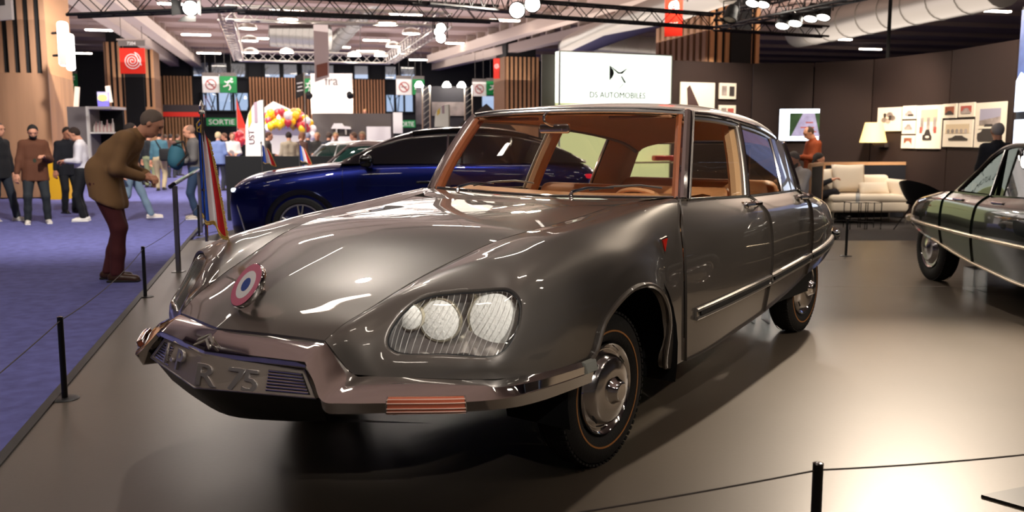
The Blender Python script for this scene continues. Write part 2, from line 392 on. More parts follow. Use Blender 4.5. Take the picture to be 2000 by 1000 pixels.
def make_headlight(side):
    hb = empty('headlight', parent=car)
    tc = hl_c - hl_P; tc = tc/np.linalg.norm(tc, axis=1)[:, None]; n = len(hl_P)
    inner = hl_P + tc*.010
    # housing bowl
    g = G(); lay = [inner - hl_n*.030, inner + tc*.01 - hl_n*.08, inner + tc*.05 - hl_n*.12, inner + tc*.10 - hl_n*.125]
    for A, B in zip(lay, lay[1:]): g.add(list(A)+list(B), [(i, n+i, n+(i+1) % n, (i+1) % n) for i in range(n)])
    cc = lay[-1].mean(0); g.add(list(lay[-1])+[cc], [(i, (i+1) % n, n) for i in range(n)])
    g.obj('lamp_housing', mat('lamp_housing_metal', '#8a8886', rough=.25, metal=.85), hb, side=side)
    # gasket
    G().tube(list(inner - hl_n*.014), .0045, 6, closed=True).obj('lamp_gasket', black, hb, side=side)
    # cover glass follows the wing surface, a little inside it
    g = G(); N = 7; rows = []
    c0 = np.array([4.4, 4.0])
    for k in range(N+1):
        t = k/N; rows.append(np.array([surf_pt(FW, *(hl_uv[i]*(1-t)*.985 + c0*(1-(1-t)*.985))) for i in range(n)]) - hl_n*.014)
    for A, B in zip(rows[:-1], rows[1:]): g.add(list(A)+list(B), [(i, n+i, n+(i+1) % n, (i+1) % n) for i in range(n)])
    o = g.obj('cover_glass', lamp_glass, hb, side=side); weld(o)
    # heating wires on the inside of the glass
    g = G(); from_poly = hl_uv
    def inside(u, v):
        c = False; m = len(from_poly)
        for i in range(m):
            x1, y1 = from_poly[i]; x2, y2 = from_poly[i-1]
            if (y1 > v) != (y2 > v) and u < (x2-x1)*(v-y1)/(y2-y1)+x1: c = not c
        return c
    for k in range(24):
        u0 = 2.35 + k*.172; pts = []
        for v in np.linspace(2.7, 5.2, 26):
            u = u0 + (4.0-v)*.10
            if inside(u, v): pts.append(surf_pt(FW, u, v) - hl_n*.017)
        if len(pts) > 3: g.tube(pts, .0009, 4)
    g.obj('heating_wires', mat('wire_white', '#e8e6e0', rough=.3, metal=.6), hb, side=side)
    # three round lamps, looking forwards
    ax = Vector((.92, .38, .04)).normalized()
    for (px, ry, rz, r) in ((.735, .915, .785, .108), (.862, .742, .782, .082), (.935, .655, .797, .052)):
        c = Vector((px, ry, rz)); lamp = G()
        lamp.lathe([(r*.2, -.085), (r*.5, -.075), (r*.85, -.04), (r, 0)], c, ax, 40)
        lo = lamp.obj('round_lamp', mat('lamp_reflector', '#fdfcf6', rough=.35, metal=.25), hb, side=side)
        G().lathe([(r*.98, -.012), (r*1.06, -.012), (r*1.06, .006), (r*1.0, .012), (r*.98, .004)], c, ax, 40, closed=True).obj('lamp_rim', mat('lamp_rim_brass', '#efe6cc', rough=.2, metal=.8), lo, side=side)
        G().lathe([(r, .002), (r*.93, .012), (r*.6, .022), (r*.3, .026), (.0001, .027)], c, ax, 40).obj('lamp_lens', ribbed, lo, side=side)
        G().lathe([(.0001, -.03), (r*.22, -.028), (r*.25, -.05), (r*.2, -.07)], c, ax, 20).obj('bulb_cap', mat('bulb_glow', '#fff3d8', rough=.3, emit=0), lo, side=side)
    # black mask between the lamps
    g = G(); g.add([hl_c + np.array(v) for v in ((-.22, .16, -.1), (-.22, .16, .1), (.07, -.19, .09), (.07, -.19, -.1))], [(0, 1, 2, 3)])
    return hb

# bonnet
SH = FW[:, 0, :][:15].copy()
HC = np.array([(1.34,.738),(1.25,.787),(1.145,.838),(1.03,.886),(.90,.931),(.77,.972),(.62,1.017),(.47,1.053),(.30,1.083),(.14,1.10),(-.01,1.111),(-.16,1.119),(-.31,1.125),(-.43,1.13),(-.52,1.134)])
def bonnet_net():
    ts = np.linspace(0, 1, 7); out = []
    for s, c in zip(SH, HC):
        row = []
        for t in ts:
            row.append((c[0]+(s[0]-c[0])*(t**1.15), s[1]*t*.992, s[2] + (c[1]-s[2])*(1-t**2.3)))
        out.append(row)
    return np.array(out)
HN = bonnet_net()
def make_bonnet():
    g = G(); us = np.linspace(0, 13.9, 85); vs = np.linspace(0, 5.985, 30)
    S = net(HN, us, vs); g.grid(S, flip=True)
    S2 = S.copy(); S2[:, :, 1] *= -1; g.grid(S2)
    for sg in (1, -1):
        for q in ([(u, 5.985) for u in us], [(0, v) for v in vs], [(13.9, v) for v in vs]):
            pts = [surf_pt(HN, *w)*np.array([1, sg, 1]) for w in q]
            flange(g, pts, [np.array([0, 0, 1.])]*len(pts), .03)
    o = g.obj('bonnet', paint, car, angle=50); weld(o, 2e-4); o.data.shade_smooth(); o.data.set_sharp_from_angle(angle=math.radians(50)); return o

# windscreen base and header curves (left half, y from 0)
WB = np.array([(-.86,0,1.150),(-.875,.25,1.152),(-.895,.5,1.157),(-.91,.72,1.162),(-.92,.868,1.166)])
WT = np.array([(-1.075,0,1.632),(-1.085,.2,1.631),(-1.115,.42,1.627),(-1.155,.60,1.621),(-1.20,.742,1.612)])
def full(c): 
    a = np.array(c); b = a[1:][::-1].copy(); b[:, 1] *= -1; return np.concatenate([b, a])
def make_cowl():
    # between the bonnet's rear edge, the wings and the windscreen
    g = G(); base = full(WB); fr = []
    edge = [surf_pt(HN, 13.93, v) for v in (0, 1.5, 3, 4.5, 6)]
    fr = full(np.array(edge) + np.array([0, 0, -.002])); fr[0] = (-.66, -.72, 1.150); fr[-1] = (-.66, .72, 1.150)
    fr[1] = (-.56, -.60, 1.14); fr[-2] = (-.56, .60, 1.14)
    base = base + np.array([.004, 0, .0])
    us = np.linspace(0, 8, 41); A = cr(fr, us); B = cr(base, us)
    P = np.array([A*(1-t)+B*t + np.array([0, 0, .010*math.sin(PI*t)]) for t in np.linspace(0, 1, 7)])
    g.grid(P, flip=True)
    D = A.copy(); D[:, 2] -= .04; g.grid(np.array([D, A]), flip=True)
    o = g.obj('scuttle_panel', paint, car, angle=60)
    # side fillets between wing top and windscreen foot
    for sg in (1, -1):
        g = G(); a = [(-.66, .72, 1.15), (-.70, .765, 1.1565), (-.74, .81, 1.162), (-.79, .85, 1.1635), (-.835, .89, 1.161)]
        b = [(-.905, .72, 1.164), (-.907, .76, 1.165), (-.91, .80, 1.166), (-.913, .84, 1.167), (-.918, .885, 1.167)]
        g.grid(np.array([a, b]), flip=True); g.obj('scuttle_corner', paint, car, side=sg)
    g = G(); g.tube([p + Vector((.003, 0, .004)) for p in curve(full(WB), 50)], .009, 8); g.obj('windscreen_seal', chrome, car)
def make_windscreen():
    g = G(); us = np.linspace(0, 8, 49); A = cr(full(WB), us); B = cr(full(WT), us)
    P = np.array([A*(1-t)+B*t + np.array([.02*math.sin(PI*t), 0, .0]) for t in np.linspace(0, 1, 13)])
    g.grid(P, flip=True); g.obj('windscreen', ws_glass, car)

# body side: rows belt .. sill ; columns front to back
BS = np.array([
 [(-.855,.893,1.163),(-.80,.945,1.09),(-.725,.975,1.02),(-.705,1.0,.90),(-.71,1.008,.75),(-.73,1.0,.56),(-.785,.978,.33)],
 [(-1.15,.885,1.152),(-1.13,.945,1.08),(-1.1,.985,1.00),(-1.1,1.0,.89),(-1.1,1.005,.74),(-1.1,.998,.57),(-1.1,.975,.345)],
 [(-1.5,.865,1.140),(-1.5,.935,1.07),(-1.5,.973,1.00),(-1.5,.99,.88),(-1.5,.993,.74),(-1.5,.985,.585),(-1.5,.955,.375)],
 [(-1.90,.838,1.127),(-1.93,.905,1.07),(-1.95,.948,1.005),(-1.975,.963,.87),(-1.98,.967,.74),(-1.985,.955,.605),(-1.985,.925,.41)],
 [(-2.30,.808,1.120),(-2.32,.872,1.067),(-2.34,.915,1.01),(-2.35,.932,.87),(-2.35,.935,.74),(-2.35,.925,.62),(-2.35,.895,.445)],
 [(-2.65,.782,1.116),(-2.66,.845,1.065),(-2.67,.886,1.01),(-2.68,.903,.87),(-2.68,.905,.74),(-2.68,.897,.633),(-2.68,.868,.485)],
 [(-3.0,.745,1.110),(-2.98,.812,1.06),(-2.97,.856,1.008),(-2.965,.877,.87),(-2.96,.880,.75),(-2.955,.872,.645),(-2.95,.848,.525)],
 [(-3.3,.69,1.085),(-3.3,.765,1.045),(-3.3,.815,.995),(-3.3,.842,.87),(-3.3,.845,.76),(-3.3,.84,.66),(-3.3,.82,.56)],
 [(-3.65,.61,1.045),(-3.65,.685,1.02),(-3.65,.74,.975),(-3.65,.775,.87),(-3.65,.785,.77),(-3.65,.78,.675),(-3.65,.765,.60)],
 [(-3.95,.52,1.00),(-3.96,.60,.985),(-3.97,.655,.945),(-3.97,.695,.86),(-3.97,.705,.77),(-3.97,.70,.69),(-3.97,.69,.63)],
 [(-4.2,.42,.955),(-4.23,.48,.945),(-4.25,.535,.91),(-4.26,.575,.84),(-4.27,.59,.77),(-4.27,.59,.695),(-4.26,.58,.64)],
 [(-4.36,.28,.915),(-4.40,.33,.905),(-4.43,.37,.875),(-4.45,.40,.82),(-4.46,.41,.765),(-4.46,.41,.70),(-4.45,.40,.64)],
 [(-4.42,0,.90),(-4.46,0,.89),(-4.50,0,.865),(-4.52,0,.81),(-4.53,0,.76),(-4.53,0,.70),(-4.52,0,.64)],
])
_vv = [2, 2.55, 3.05, 3.75, 4.45, 5.25, 6]
for _j, _v in enumerate(_vv):
    _p = surf_pt(FW, NU, _v); BS[0][_j] = (_p[0]-.004, _p[1]+.001, _p[2])
def make_side(side):
    s = 'left' if side > 0 else 'right'
    gap = .006
    pf = panel(BS, gap, 3-gap, 0, 6, 6).obj('front_door', paint, car, side=side, angle=50)
    pr = panel(BS, 3+gap, 6-gap, 0, 6, 6).obj('rear_door', paint, car, side=side, angle=50)
    pq = panel(BS, 6+gap, 12, 0, 6, 6, edges='uV').obj('rear_wing', paint, car, side=side, angle=50)
    # handles
    for (x, y, z, par) in ((-1.78, .895, 1.088, pf), (-2.86, .835, 1.077, pr)):
        h = G(); c = Vector((x, y, z))
        h.tube([c+Vector((.085, .012, 0)), c+Vector((.05, .045, .004)), c+Vector((-.05, .047, .004)), c+Vector((-.085, .02, 0))], [.013, .017, .017, .013], 8)
        h.rbox(c+Vector((.085, -.0, -.002)), (.055, .06, .042), .016); h.rbox(c+Vector((-.085, -.004, -.002)), (.055, .06, .042), .016)
        h.obj('door_handle', chrome, par, side=side)
    # rubbing strip with rubber inlay: from front door to rear bumper
    def strip(u0, u1, par, cap):
        us = np.linspace(u0, u1, 30); g = G(); rb = G(); rows = []
        for u in us:
            x = np.interp(u, [0, 3, 6, 9, 12], [.02, 0, 0, 0, 0])
            z0 = np.interp(u, [.2, 3, 6, 8, 10], [.570, .612, .648, .672, .69])
            v = 5.0
            for _ in range(6):
                p = surf_pt(BS, u, v); v = min(6, max(3, v + (p[2]-z0)/.13))
            rows.append((surf_pt(BS, u, v), surf_nrm(BS, u, v)))
        prof = [(-.030, 0), (-.030, .016), (-.022, .022), (-.013, .020), (-.011, .012), (.013, .012), (.015, .022), (.026, .020), (.032, .010), (.032, 0)]
        P = []
        for p, n in rows:
            n = n if n[1] > 0 else -n; up = np.array([0, 0, 1.]); P.append([p + up*a*1.05 + n*b for a, b in prof])
        g.grid(np.array(P), flip=True)
        g.add(P[0], [tuple(range(len(prof)))]); g.add(P[-1], [tuple(range(len(prof)))])
        o = g.obj('rubbing_strip', dchrome, par, side=side, angle=30)
        P = []
        for p, n in rows[1:-1]:
            n = n if n[1] > 0 else -n; up = np.array([0, 0, 1.]); P.append([p + up*a + n*b for a, b in ((-.012, .0125), (-.008, .0215), (.010, .0215), (.015, .0125))])
        g = G(); g.grid(np.array(P), flip=True); g.obj('rubber_inlay', black, o, side=side)
    strip(.32, 3-.02, pf, 1); strip(3.03, 6-.02, pr, 0); strip(6.03, 9.2, pq, 0)
    # red triangle badge on front wing
    p = np.array(surf_pt(FW, 13.4, 3.35)); 
    g = G(); g.prism([(.032, 0, .030), (-.036, .0, .040), (-.006, 0, -.046)], (0, .012, 0), o=p+np.array([0, .0, 0]))
    b = g.obj('triangle_badge', chrome, car, side=side, smooth=False)
    g = G(); g.prism([(.022, .010, .023), (-.026, .010, .030), (-.006, .010, -.032)], (0, .006, 0), o=p); g.obj('red_enamel', red_lens, b, side=side, smooth=False)
    # sill / inner closing
    return pf, pr, pq

# roof
RAIL = np.array([(-1.20,.752,1.615),(-1.45,.745,1.612),(-1.75,.728,1.600),(-2.05,.705,1.578),(-2.35,.680,1.552),(-2.62,.652,1.518),(-2.85,.622,1.474),(-3.02,.585,1.40)])
RC = np.array([(-1.085,1.655),(-1.40,1.692),(-1.75,1.708),(-2.05,1.706),(-2.38,1.688),(-2.68,1.652),(-2.95,1.59),(-3.13,1.50)])
def roof_net(dz=0., din=0.):
    out = []
    for r, c in zip(RAIL, RC):
        row = []
        for t in np.linspace(0, 1, 8):
            y = (r[1]-din)*math.sin(t*PI/2); row.append((c[0]+(r[0]-c[0])*t**1.8, y, r[2] + .010 + (c[1]-r[2]-.010)*math.cos(t*PI/2)**.9 + dz))
        out.append(row)
    return np.array(out)
def make_roof():
    RN = roof_net(); g = G(); us = np.linspace(0, 7, 50); vs = np.linspace(0, 7, 26); S = net(RN, us, vs); g.grid(S, flip=True)
    S2 = S.copy(); S2[:, :, 1] *= -1; g.grid(S2); ro = g.obj('roof', mat('silver_roof_paint', '#cfc8c0', rough=.35, metal=.25, coat=.8), car, angle=60); weld(ro, 2e-4)
    # headlining
    RN2 = roof_net(-.035, .04); g = G(); S = net(RN2, us, vs); g.grid(S); S2 = S.copy(); S2[:, :, 1] *= -1; g.grid(S2, flip=True)
    g.obj('headlining', tan_cloth, car, angle=60)
    # gutters / rails in chrome, header trim
    for sg in (1, -1):
        g = G(); g.tube([p + Vector((0, .004, .004)) for p in curve(RAIL, 60)], .014, 8)
        g.obj('roof_gutter', chrome, car, side=sg)
        g = G(); g.tube([p + Vector((0, -.012, -.022)) for p in curve(RAIL, 60)], .016, 8)
        g.obj('window_rail', dchrome, car, side=sg)
        # A pillar
        a = Vector((-.918, .885, 1.160)); b = Vector((-1.205, .757, 1.625)); pts = [a.lerp(b, t) + Vector((.018*math.sin(PI*t), .008*math.sin(PI*t), 0)) for t in np.linspace(0, 1, 12)]
        g = G(); g.tube(pts, [.030]*11+[.024], 10); ap = g.obj('front_pillar', chrome, car, side=sg)
        g = G(); g.tube([p + Vector((-.022, .020, 0)) for p in pts], .012, 8); g.obj('pillar_trim', dchrome, ap, side=sg)
        g = G(); g.tube([p + Vector((-.012, -.045, -.005)) for p in pts], .030, 8); g.obj('pillar_lining', mat('brown_leather', '#8a4a26', rough=.45), ap, side=sg)
        # B pillar
        a = Vector((-1.885, .838, 1.125)); b = Vector((-2.03, .700, 1.575)); pts = [a.lerp(b, t) + Vector((0, .010*math.sin(PI*t), 0)) for t in np.linspace(0, 1, 8)]
        g = G(); g.tube(pts, .017, 8); bp = g.obj('centre_pillar', chrome, car, side=sg)
        g = G(); g.tube([p + Vector((.032, -.004, 0)) for p in pts], .012, 8); g.obj('door_frame', dchrome, bp, side=sg)
        g = G(); g.tube([p + Vector((.02, -.06, -.01)) for p in pts], .045, 8); g.obj('pillar_lining', tan_cloth, bp, side=sg)
        # rear quarter pillar (panel)
        q = []
        for t in np.linspace(0, 1, 10):
            z = 1.108 + t*(1.475-1.108); yo = .757 - .125*t**1.1
            q.append([(-2.64-.06*t, yo+.016, z+.004), (-2.74-.05*t, yo+.010, z), (-2.90-.04*t, yo-.012, z-.004*t), (-3.05-.02*t, yo-.04, z-.015*t), (-3.12, yo-.035, z-.03*t)])
        g = G(); g.grid(np.array(q), flip=True); w = g.obj('rear_pillar', paint, car, side=sg, angle=60)
        q2 = np.array(q) - np.array([0, .02, 0]); g = G(); g.grid(q2); g.obj('pillar_lining', tan_cloth, w, side=sg)
        G().tube([Vector(r[0]) for r in q], .010, 6).obj('pillar_trim', chrome, w, side=sg); G().tube([Vector(r[-1]) for r in q], .013, 6).obj('rear_pillar_trim', chrome, w, side=sg)
        # belt strip
        g = G(); g.tube([Vector(surf_pt(BS, u, 0)) + Vector((0, .001, .003)) for u in np.linspace(0, 6.3, 60)], .006, 6); g.obj('belt_strip', dchrome, car, side=sg)
        # side panes
        def pane(nm, bl, tl, tr, br):
            g = G(); P = []
            for s_ in np.linspace(0, 1, 7):
                P.append([ (1-t)*((1-s_)*np.array(bl)+s_*np.array(br)) + t*((1-s_)*np.array(tl)+s_*np.array(tr)) + np.array([0, .012*math.sin(PI*t), 0]) for t in np.linspace(0, 1, 7)])
            g.grid(np.array(P)); g.obj(nm, side_glass, car, side=sg)
        pane('front_door_glass', (-.93, .868, 1.155), (-1.22, .742, 1.605), (-2.0, .695, 1.575), (-1.87, .825, 1.12))
        pane('rear_door_glass', (-1.91, .822, 1.12), (-2.05, .69, 1.572), (-2.71, .635, 1.50), (-2.65, .768, 1.108))
    # header trims
    g = G(); g.tube([p + Vector((.012, 0, .006)) for p in curve(full(WT), 50)], .012, 8); g.tube([p + Vector((.006, 0, .024)) for p in curve(full(WT), 50)], .008, 8); g.obj('windscreen_header_trim', mat('bright_trim', '#dcd8d4', rough=.22, metal=.8), car)
    g = G(); g.tube([p + Vector((-.04, 0, .004)) for p in curve(full(WT*np.array([1, .97, 1])), 50)], .026, 8); g.obj('header_lining', tan_cloth, car)
    # rear window glass, its frame
    g = G(); P = []
    for t in np.linspace(0, 1, 8):
        z = 1.10+t*.36; row = []
        for y in np.linspace(-1, 1, 13): row.append((-3.14 - .05*(1-y*y) - .0*t, y*(.72-.12*t), z - .012*t))
        P.append(row)
    g.grid(np.array(P)); g.obj('rear_window', side_glass, car)
    g = G(); g.tube([Vector(p) for p in P[-1]], .014, 6); g.tube([Vector(p) for p in P[0]], .014, 6); g.obj('rear_window_trim', chrome, car)
    # boot / rear deck
    g = G(); rows = []
    for i in range(6, 13): rows.append([BS[i][0]*np.array([1, t, 1]) + np.array([-.0, 0, .03*(1-t*t)*(1 if i < 12 else 0)]) for t in np.linspace(1, 0, 8)])
    rows[0] = [(-3.1, BS[6][0][1]*t, 1.105) for t in np.linspace(1, 0, 8)]
    S = net(np.array(rows), np.linspace(0, 6, 30), np.linspace(0, 7, 16)); g.grid(S, flip=True); S2 = S.copy(); S2[:, :, 1] *= -1; g.grid(S2)
    o = g.obj('boot_lid', paint, car, angle=60); weld(o)

def make_bumper():
    bp = empty('front_bumper', parent=car)
    for sg in (1, -1):
        # upper chrome blade between bonnet edge and fold
        g = G()
        T = [(1.343, 0, .730), (1.298, .155, .727), (1.25, .31, .722), (1.203, .466, .716)]
        K = [(1.408, 0, .660), (1.375, .155, .660), (1.34, .31, .660), (1.306, .467, .660)]
        rows = [];
        for s_ in np.linspace(0, 3, 13):
            t = cr(T, [s_])[0]; k = cr(K, [s_])[0]
            rows.append([t + np.array([-.03, 0, .004]), t, t*.5+k*.5 + np.array([.006, 0, .006]), k + np.array([-.002, 0, .003]), k + np.array([.0, 0, -.006]), k + np.array([-.003, 0, -.022]), k + np.array([-.07, 0, -.026])])
        # outer descending and wrapping blade: profile stations
        TT = [(1.203,.466,.716),(1.186,.52,.655),(1.165,.573,.603),(1.135,.635,.601),(1.065,.76,.600),(.965,.917,.598),(.845,1.04,.595),(.69,1.083,.588),(.50,1.093,.58),(.30,1.09,.572)]
        KK = [(1.306,.467,.660),(1.317,.528,.605),(1.335,.592,.545),(1.30,.665,.540),(1.203,.788,.540),(1.03,.997,.540),(.875,1.092,.538),(.705,1.115,.535),(.52,1.118,.53),(.33,1.112,.525)]
        BB = [(1.300,.467,.640),(1.312,.535,.575),(1.315,.580,.500),(1.285,.64,.492),(1.178,.762,.492),(1.0,.975,.492),(.85,1.078,.490),(.69,1.105,.485),(.51,1.108,.482),(.33,1.102,.478)]
        ss = np.r_[np.linspace(0, 3, 16), np.linspace(3, 9, 37)[1:]]
        for s_ in ss[1:]:
            t, k, b = [cr(q, [s_])[0] for q in (TT, KK, BB)]
            out = np.array([k[0]-.2, k[1]*1.0, 0]); out = (k-t)*np.array([1, 1, 0]); out = out/max(1e-6, np.linalg.norm(out))
            rows.append([t - out*.03 + np.array([0, 0, .002]), t, t*.5+k*.5 + out*.010 + np.array([0, 0, .008]), k + np.array([0, 0, .003])-out*.002, k + out*.002, b, b - out*.07 + np.array([0, 0, -.004])])
        g.grid(np.array(rows)); e = rows[-1]; g.add(e + [e[1]-np.array([0, .06, 0])], [(0, 1, 2, 3, 4, 5, 6)])
        o = g.obj('bumper_blade', chrome, bp, side=sg, angle=28); weld(o, 5e-4); o.data.shade_smooth(); o.data.set_sharp_from_angle(angle=math.radians(28))
        # end lamp block at wheel
        g = G(); c0 = np.array([.345, 1.104, .550]); g.add([c0 + np.array(v) for v in ((.045, .006, -.024), (.05, -.010, .026), (-.035, -.010, .028), (-.035, .006, -.022), (.045, .018, -.02), (.048, .006, .020), (-.033, .006, .022), (-.033, .018, -.018))],
            [(4, 5, 6, 7), (0, 1, 5, 4), (1, 2, 6, 5), (2, 3, 7, 6), (3, 0, 4, 7)]); g  .obj('overrider_plate', mat('reflector_plate', '#d8dcd0', rough=.15, metal=.5, coat=1.), bp, side=sg, smooth=False)
        # amber indicator set into the lower band
        g = G(); q = []
        for s_ in np.linspace(4.0, 5.02, 14):
            k, b = cr(KK, [s_])[0], cr(BB, [s_])[0]; d = k - np.array([.3, .2, k[2]]); d[2] = 0; d /= np.linalg.norm(d)
            q.append([k - d*.004 + np.array([0, 0, .022]), k + d*.016 + np.array([0, 0, .012]), k*.5+b*.5 + d*.022, b + d*.016 + np.array([0, 0, .002]), b - d*.002 + np.array([0, 0, -.004])])
        g.grid(np.array(q)); g.add(q[0], [(0, 1, 2, 3, 4)]); g.add(q[-1], [(0, 1, 2, 3, 4)])
        io = g.obj('indicator_lens', amber, bp, side=sg, angle=30)
        g = G()
        for tt in (.12, .3, .48, .66, .84):
            pts = []
            for r in q:
                r = np.array(r); pts.append(cr(r, [.35+tt*3.2])[0] + np.array([.001, .0006, 0]))
            g.tube(pts, .0022, 4)
        g.obj('lens_ribs', mat('amber_rib', '#f2c4ae', rough=.15, coat=1.), io, side=sg)
        g = G(); g.tube([r[0] for r in q] , .0035, 6); g.tube([r[-1] for r in q], .003, 6); g.tube(q[0], .003, 6); g.tube(q[-1], .003, 6); g.obj('lens_frame', chrome, io, side=sg)
    # plate, two facets
    pl = G(); 
    for sg in (1, -1):
        A, B, D, E_ = [np.array(v)*np.array([1, sg, 1]) for v in ((1.42, 0, .640), (1.288, .447, .629), (1.454, 0, .521), (1.309, .53, .537))]
        pl.add([A, B, E_, D], [(0, 1, 2, 3) if sg < 0 else (3, 2, 1, 0)])
        pl.add([A, B, E_, D, A-np.array([.03, 0, 0]), B-np.array([.03, 0, 0]), E_-np.array([.03, 0, 0]), D-np.array([.03, 0, 0])], [(0, 1, 5, 4), (1, 2, 6, 5), (2, 3, 7, 6)])
        # bright border at foot and side
    plo = pl.obj('number_plate', plate_m, bp, smooth=False)
    for sg in (1, -1):
        A, B, D, E_ = [Vector(v) for v in ((1.42, 0, .640), (1.288, .447*sg, .629), (1.454, 0, .521), (1.309, .53*sg, .537))]
        if sg > 0: M = frameM(A.lerp(D, .86) + Vector((.004, 0, 0)), B-A, A-D); 
        else: M = frameM(B.lerp(E_, .86) + Vector((.004, 0, 0)), A-B, A-D)
        Lw = (B-A).length
        chars = (('R', -.010, 1.42), ('7', .140, 1.42), ('5', .208, 1.42)) if sg > 0 else (('1', .150, 1.), ('-', .245, 1.), ('P', .315, 1.35))
        for ch, u, sx in chars:
            text_obj('plate_character', ch, .119, mat('plate_letter_chrome', '#dcd8d4', rough=.22, metal=.7), plo, depth=.004, bevel=.0022, M=M @ Matrix.Translation((u, -.002, 0)), sx=sx)
        # louvres
        g = G()
        n = (B-A).cross(D-A).normalized()
        if n.x < 0: n = -n
        for k in range(7):
            v = .20 + k*.108; p0 = A.lerp(D, v) ; p1 = B.lerp(E_, v)
            u0 = .655 - .008*k; u1 = .955 - .012*abs(k-3)*0
            a = p0.lerp(p1, u0) + n*.002; b = p0.lerp(p1, u1 if sg > 0 else .93) + n*.002
            g.tube([a, b], .0042, 6)
        g.obj('plate_louvre', chrome, plo)
        g = G(); v0, v1 = .16, .90
        a, b = A.lerp(D, v0).lerp(B.lerp(E_, v0), .66), A.lerp(D, v0).lerp(B.lerp(E_, v0), .965)
        c, d = A.lerp(D, v1).lerp(B.lerp(E_, v1), .965), A.lerp(D, v1).lerp(B.lerp(E_, v1), .60)
        g.add([p + n*.0012 for p in (a, b, c, d)], [(0, 1, 2, 3)]); g.obj('louvre_back', black, plo, smooth=False)
        g = G(); g.tube([D + n*.002, E_ + n*.002, B + n*.002], .0035, 6); g.obj('plate_edging', dchrome, plo)
    # recess behind the plate and valance below
    g = G()
    for sg in (1, -1):
        g.add([(1.385, 0, .652), (1.27, .455*sg, .652), (1.25, .52*sg, .53), (1.40, 0, .52)], [(0, 1, 2, 3)])
    g.obj('plate_recess', black, bp, smooth=False)
    g = G()
    top = [(1.30,-.535,.535),(1.375,-.27,.528),(1.449,0,.520),(1.375,.27,.528),(1.30,.535,.535)]
    bot = [(1.235,-.50,.425),(1.28,-.26,.395),(1.31,0,.375),(1.28,.26,.395),(1.235,.50,.425)]
    bk = [(.9,-.75,.38),(.95,-.3,.33),(.95,0,.33),(.95,.3,.33),(.9,.75,.38)]
    g.grid(np.array([cr(top, np.linspace(0, 4, 17)), cr(bot, np.linspace(0, 4, 17)), cr(bk, np.linspace(0, 4, 17))]))
    g.obj('front_valance', mat('valance_dark', '#1c1b1a', rough=.45), bp, angle=60)
    # chevron emblem on the V
    g = G(); 
    o0 = Vector((1.372, .0, .702)); dn = Vector((.066, 0, -.07)).normalized()
    nrm = Vector((.7, 0, .7)); M = frameM((1.392, 0, .700), (0, 1, 0), (-.066, 0, .07))
    for dy in (-.014, .010):
        for sg in (1, -1):
            pts = [(0, .018+dy), (.05*sg, -.016+dy), (.05*sg, -.026+dy), (0, .008+dy)]
            g.prism([(p[0], p[1], 0) for p in pts], (0, 0, .006), M=M.to_3x3(), o=M.translation)
    g.obj('chevron_emblem', dchrome, bp, smooth=False)
    # rear bumper: blade wrapping the tail
    g = G(); rows = []
    for u in np.linspace(9.0, 12, 24):
        p = surf_pt(BS, u, 4.9); nrm = surf_nrm(BS, u, 4.9); nrm = nrm if nrm[1] > -.01 or nrm[0] < 0 else -nrm
        if nrm[0] > 0: nrm = -nrm
        z = .69 + .0*u; base = np.array([p[0], p[1], z]); n2 = nrm*np.array([1, 1, 0]); n2 /= np.linalg.norm(n2)
        w = np.interp(u, [9, 9.6, 12], [.02, .07, .10])
        rows.append([base + n2*0 + np.array([0, 0, .05]), base + n2*w*.7 + np.array([0, 0, .045]), base + n2*w + np.array([0, 0, .02]), base + n2*w*.95 + np.array([0, 0, -.03]), base + n2*w*.3 + np.array([0, 0, -.05])])
    R = np.array(rows); g.grid(R); R2 = R.copy(); R2[:, :, 1] *= -1; g.grid(R2, flip=True)
    g.obj('rear_bumper', chrome, car, angle=40)

def make_wheel(name, x, y, side, r=.355, parent=None, w=.16):
    wh = empty(name, (x, y*side, r), 0 if side > 0 else PI, parent=parent or car)
    ax = (0, 1, 0)
    prof = [(r*.60, -w*.8), (r*.80, -w*1.0), (r*.93, -w*.95), (r*.99, -w*.75), (r*1.0, -w*.5), (r*.992, -w*.2), (r*.955, .0), (r*.88, .016), (r*.80, .022), (r*.70, .018), (r*.64, .006), (r*.60, -.01)]
    g = G(); g.lathe(prof, (0, 0, 0), ax, 64, closed=True); t = g.obj('tyre', tyre_m, wh)
    g = G()
    for k in range(5):
        yy = -w*.2 - k*w*.15; g.lathe([(r*1.001, yy-.004), (r*1.004, yy-.003), (r*1.004, yy+.003), (r*1.001, yy+.004)], (0, 0, 0), ax, 64, closed=True)
    for k in range(72):
        a = 2*PI*k/72; c = Vector((math.cos(a)*r*.985, -w*.14, math.sin(a)*r*.985)); g.box(c, (.010, .05, .018), M=Matrix.Rotation(-a, 3, 'Y'))
    g.obj('tread', tyre_m, t)
    return wh
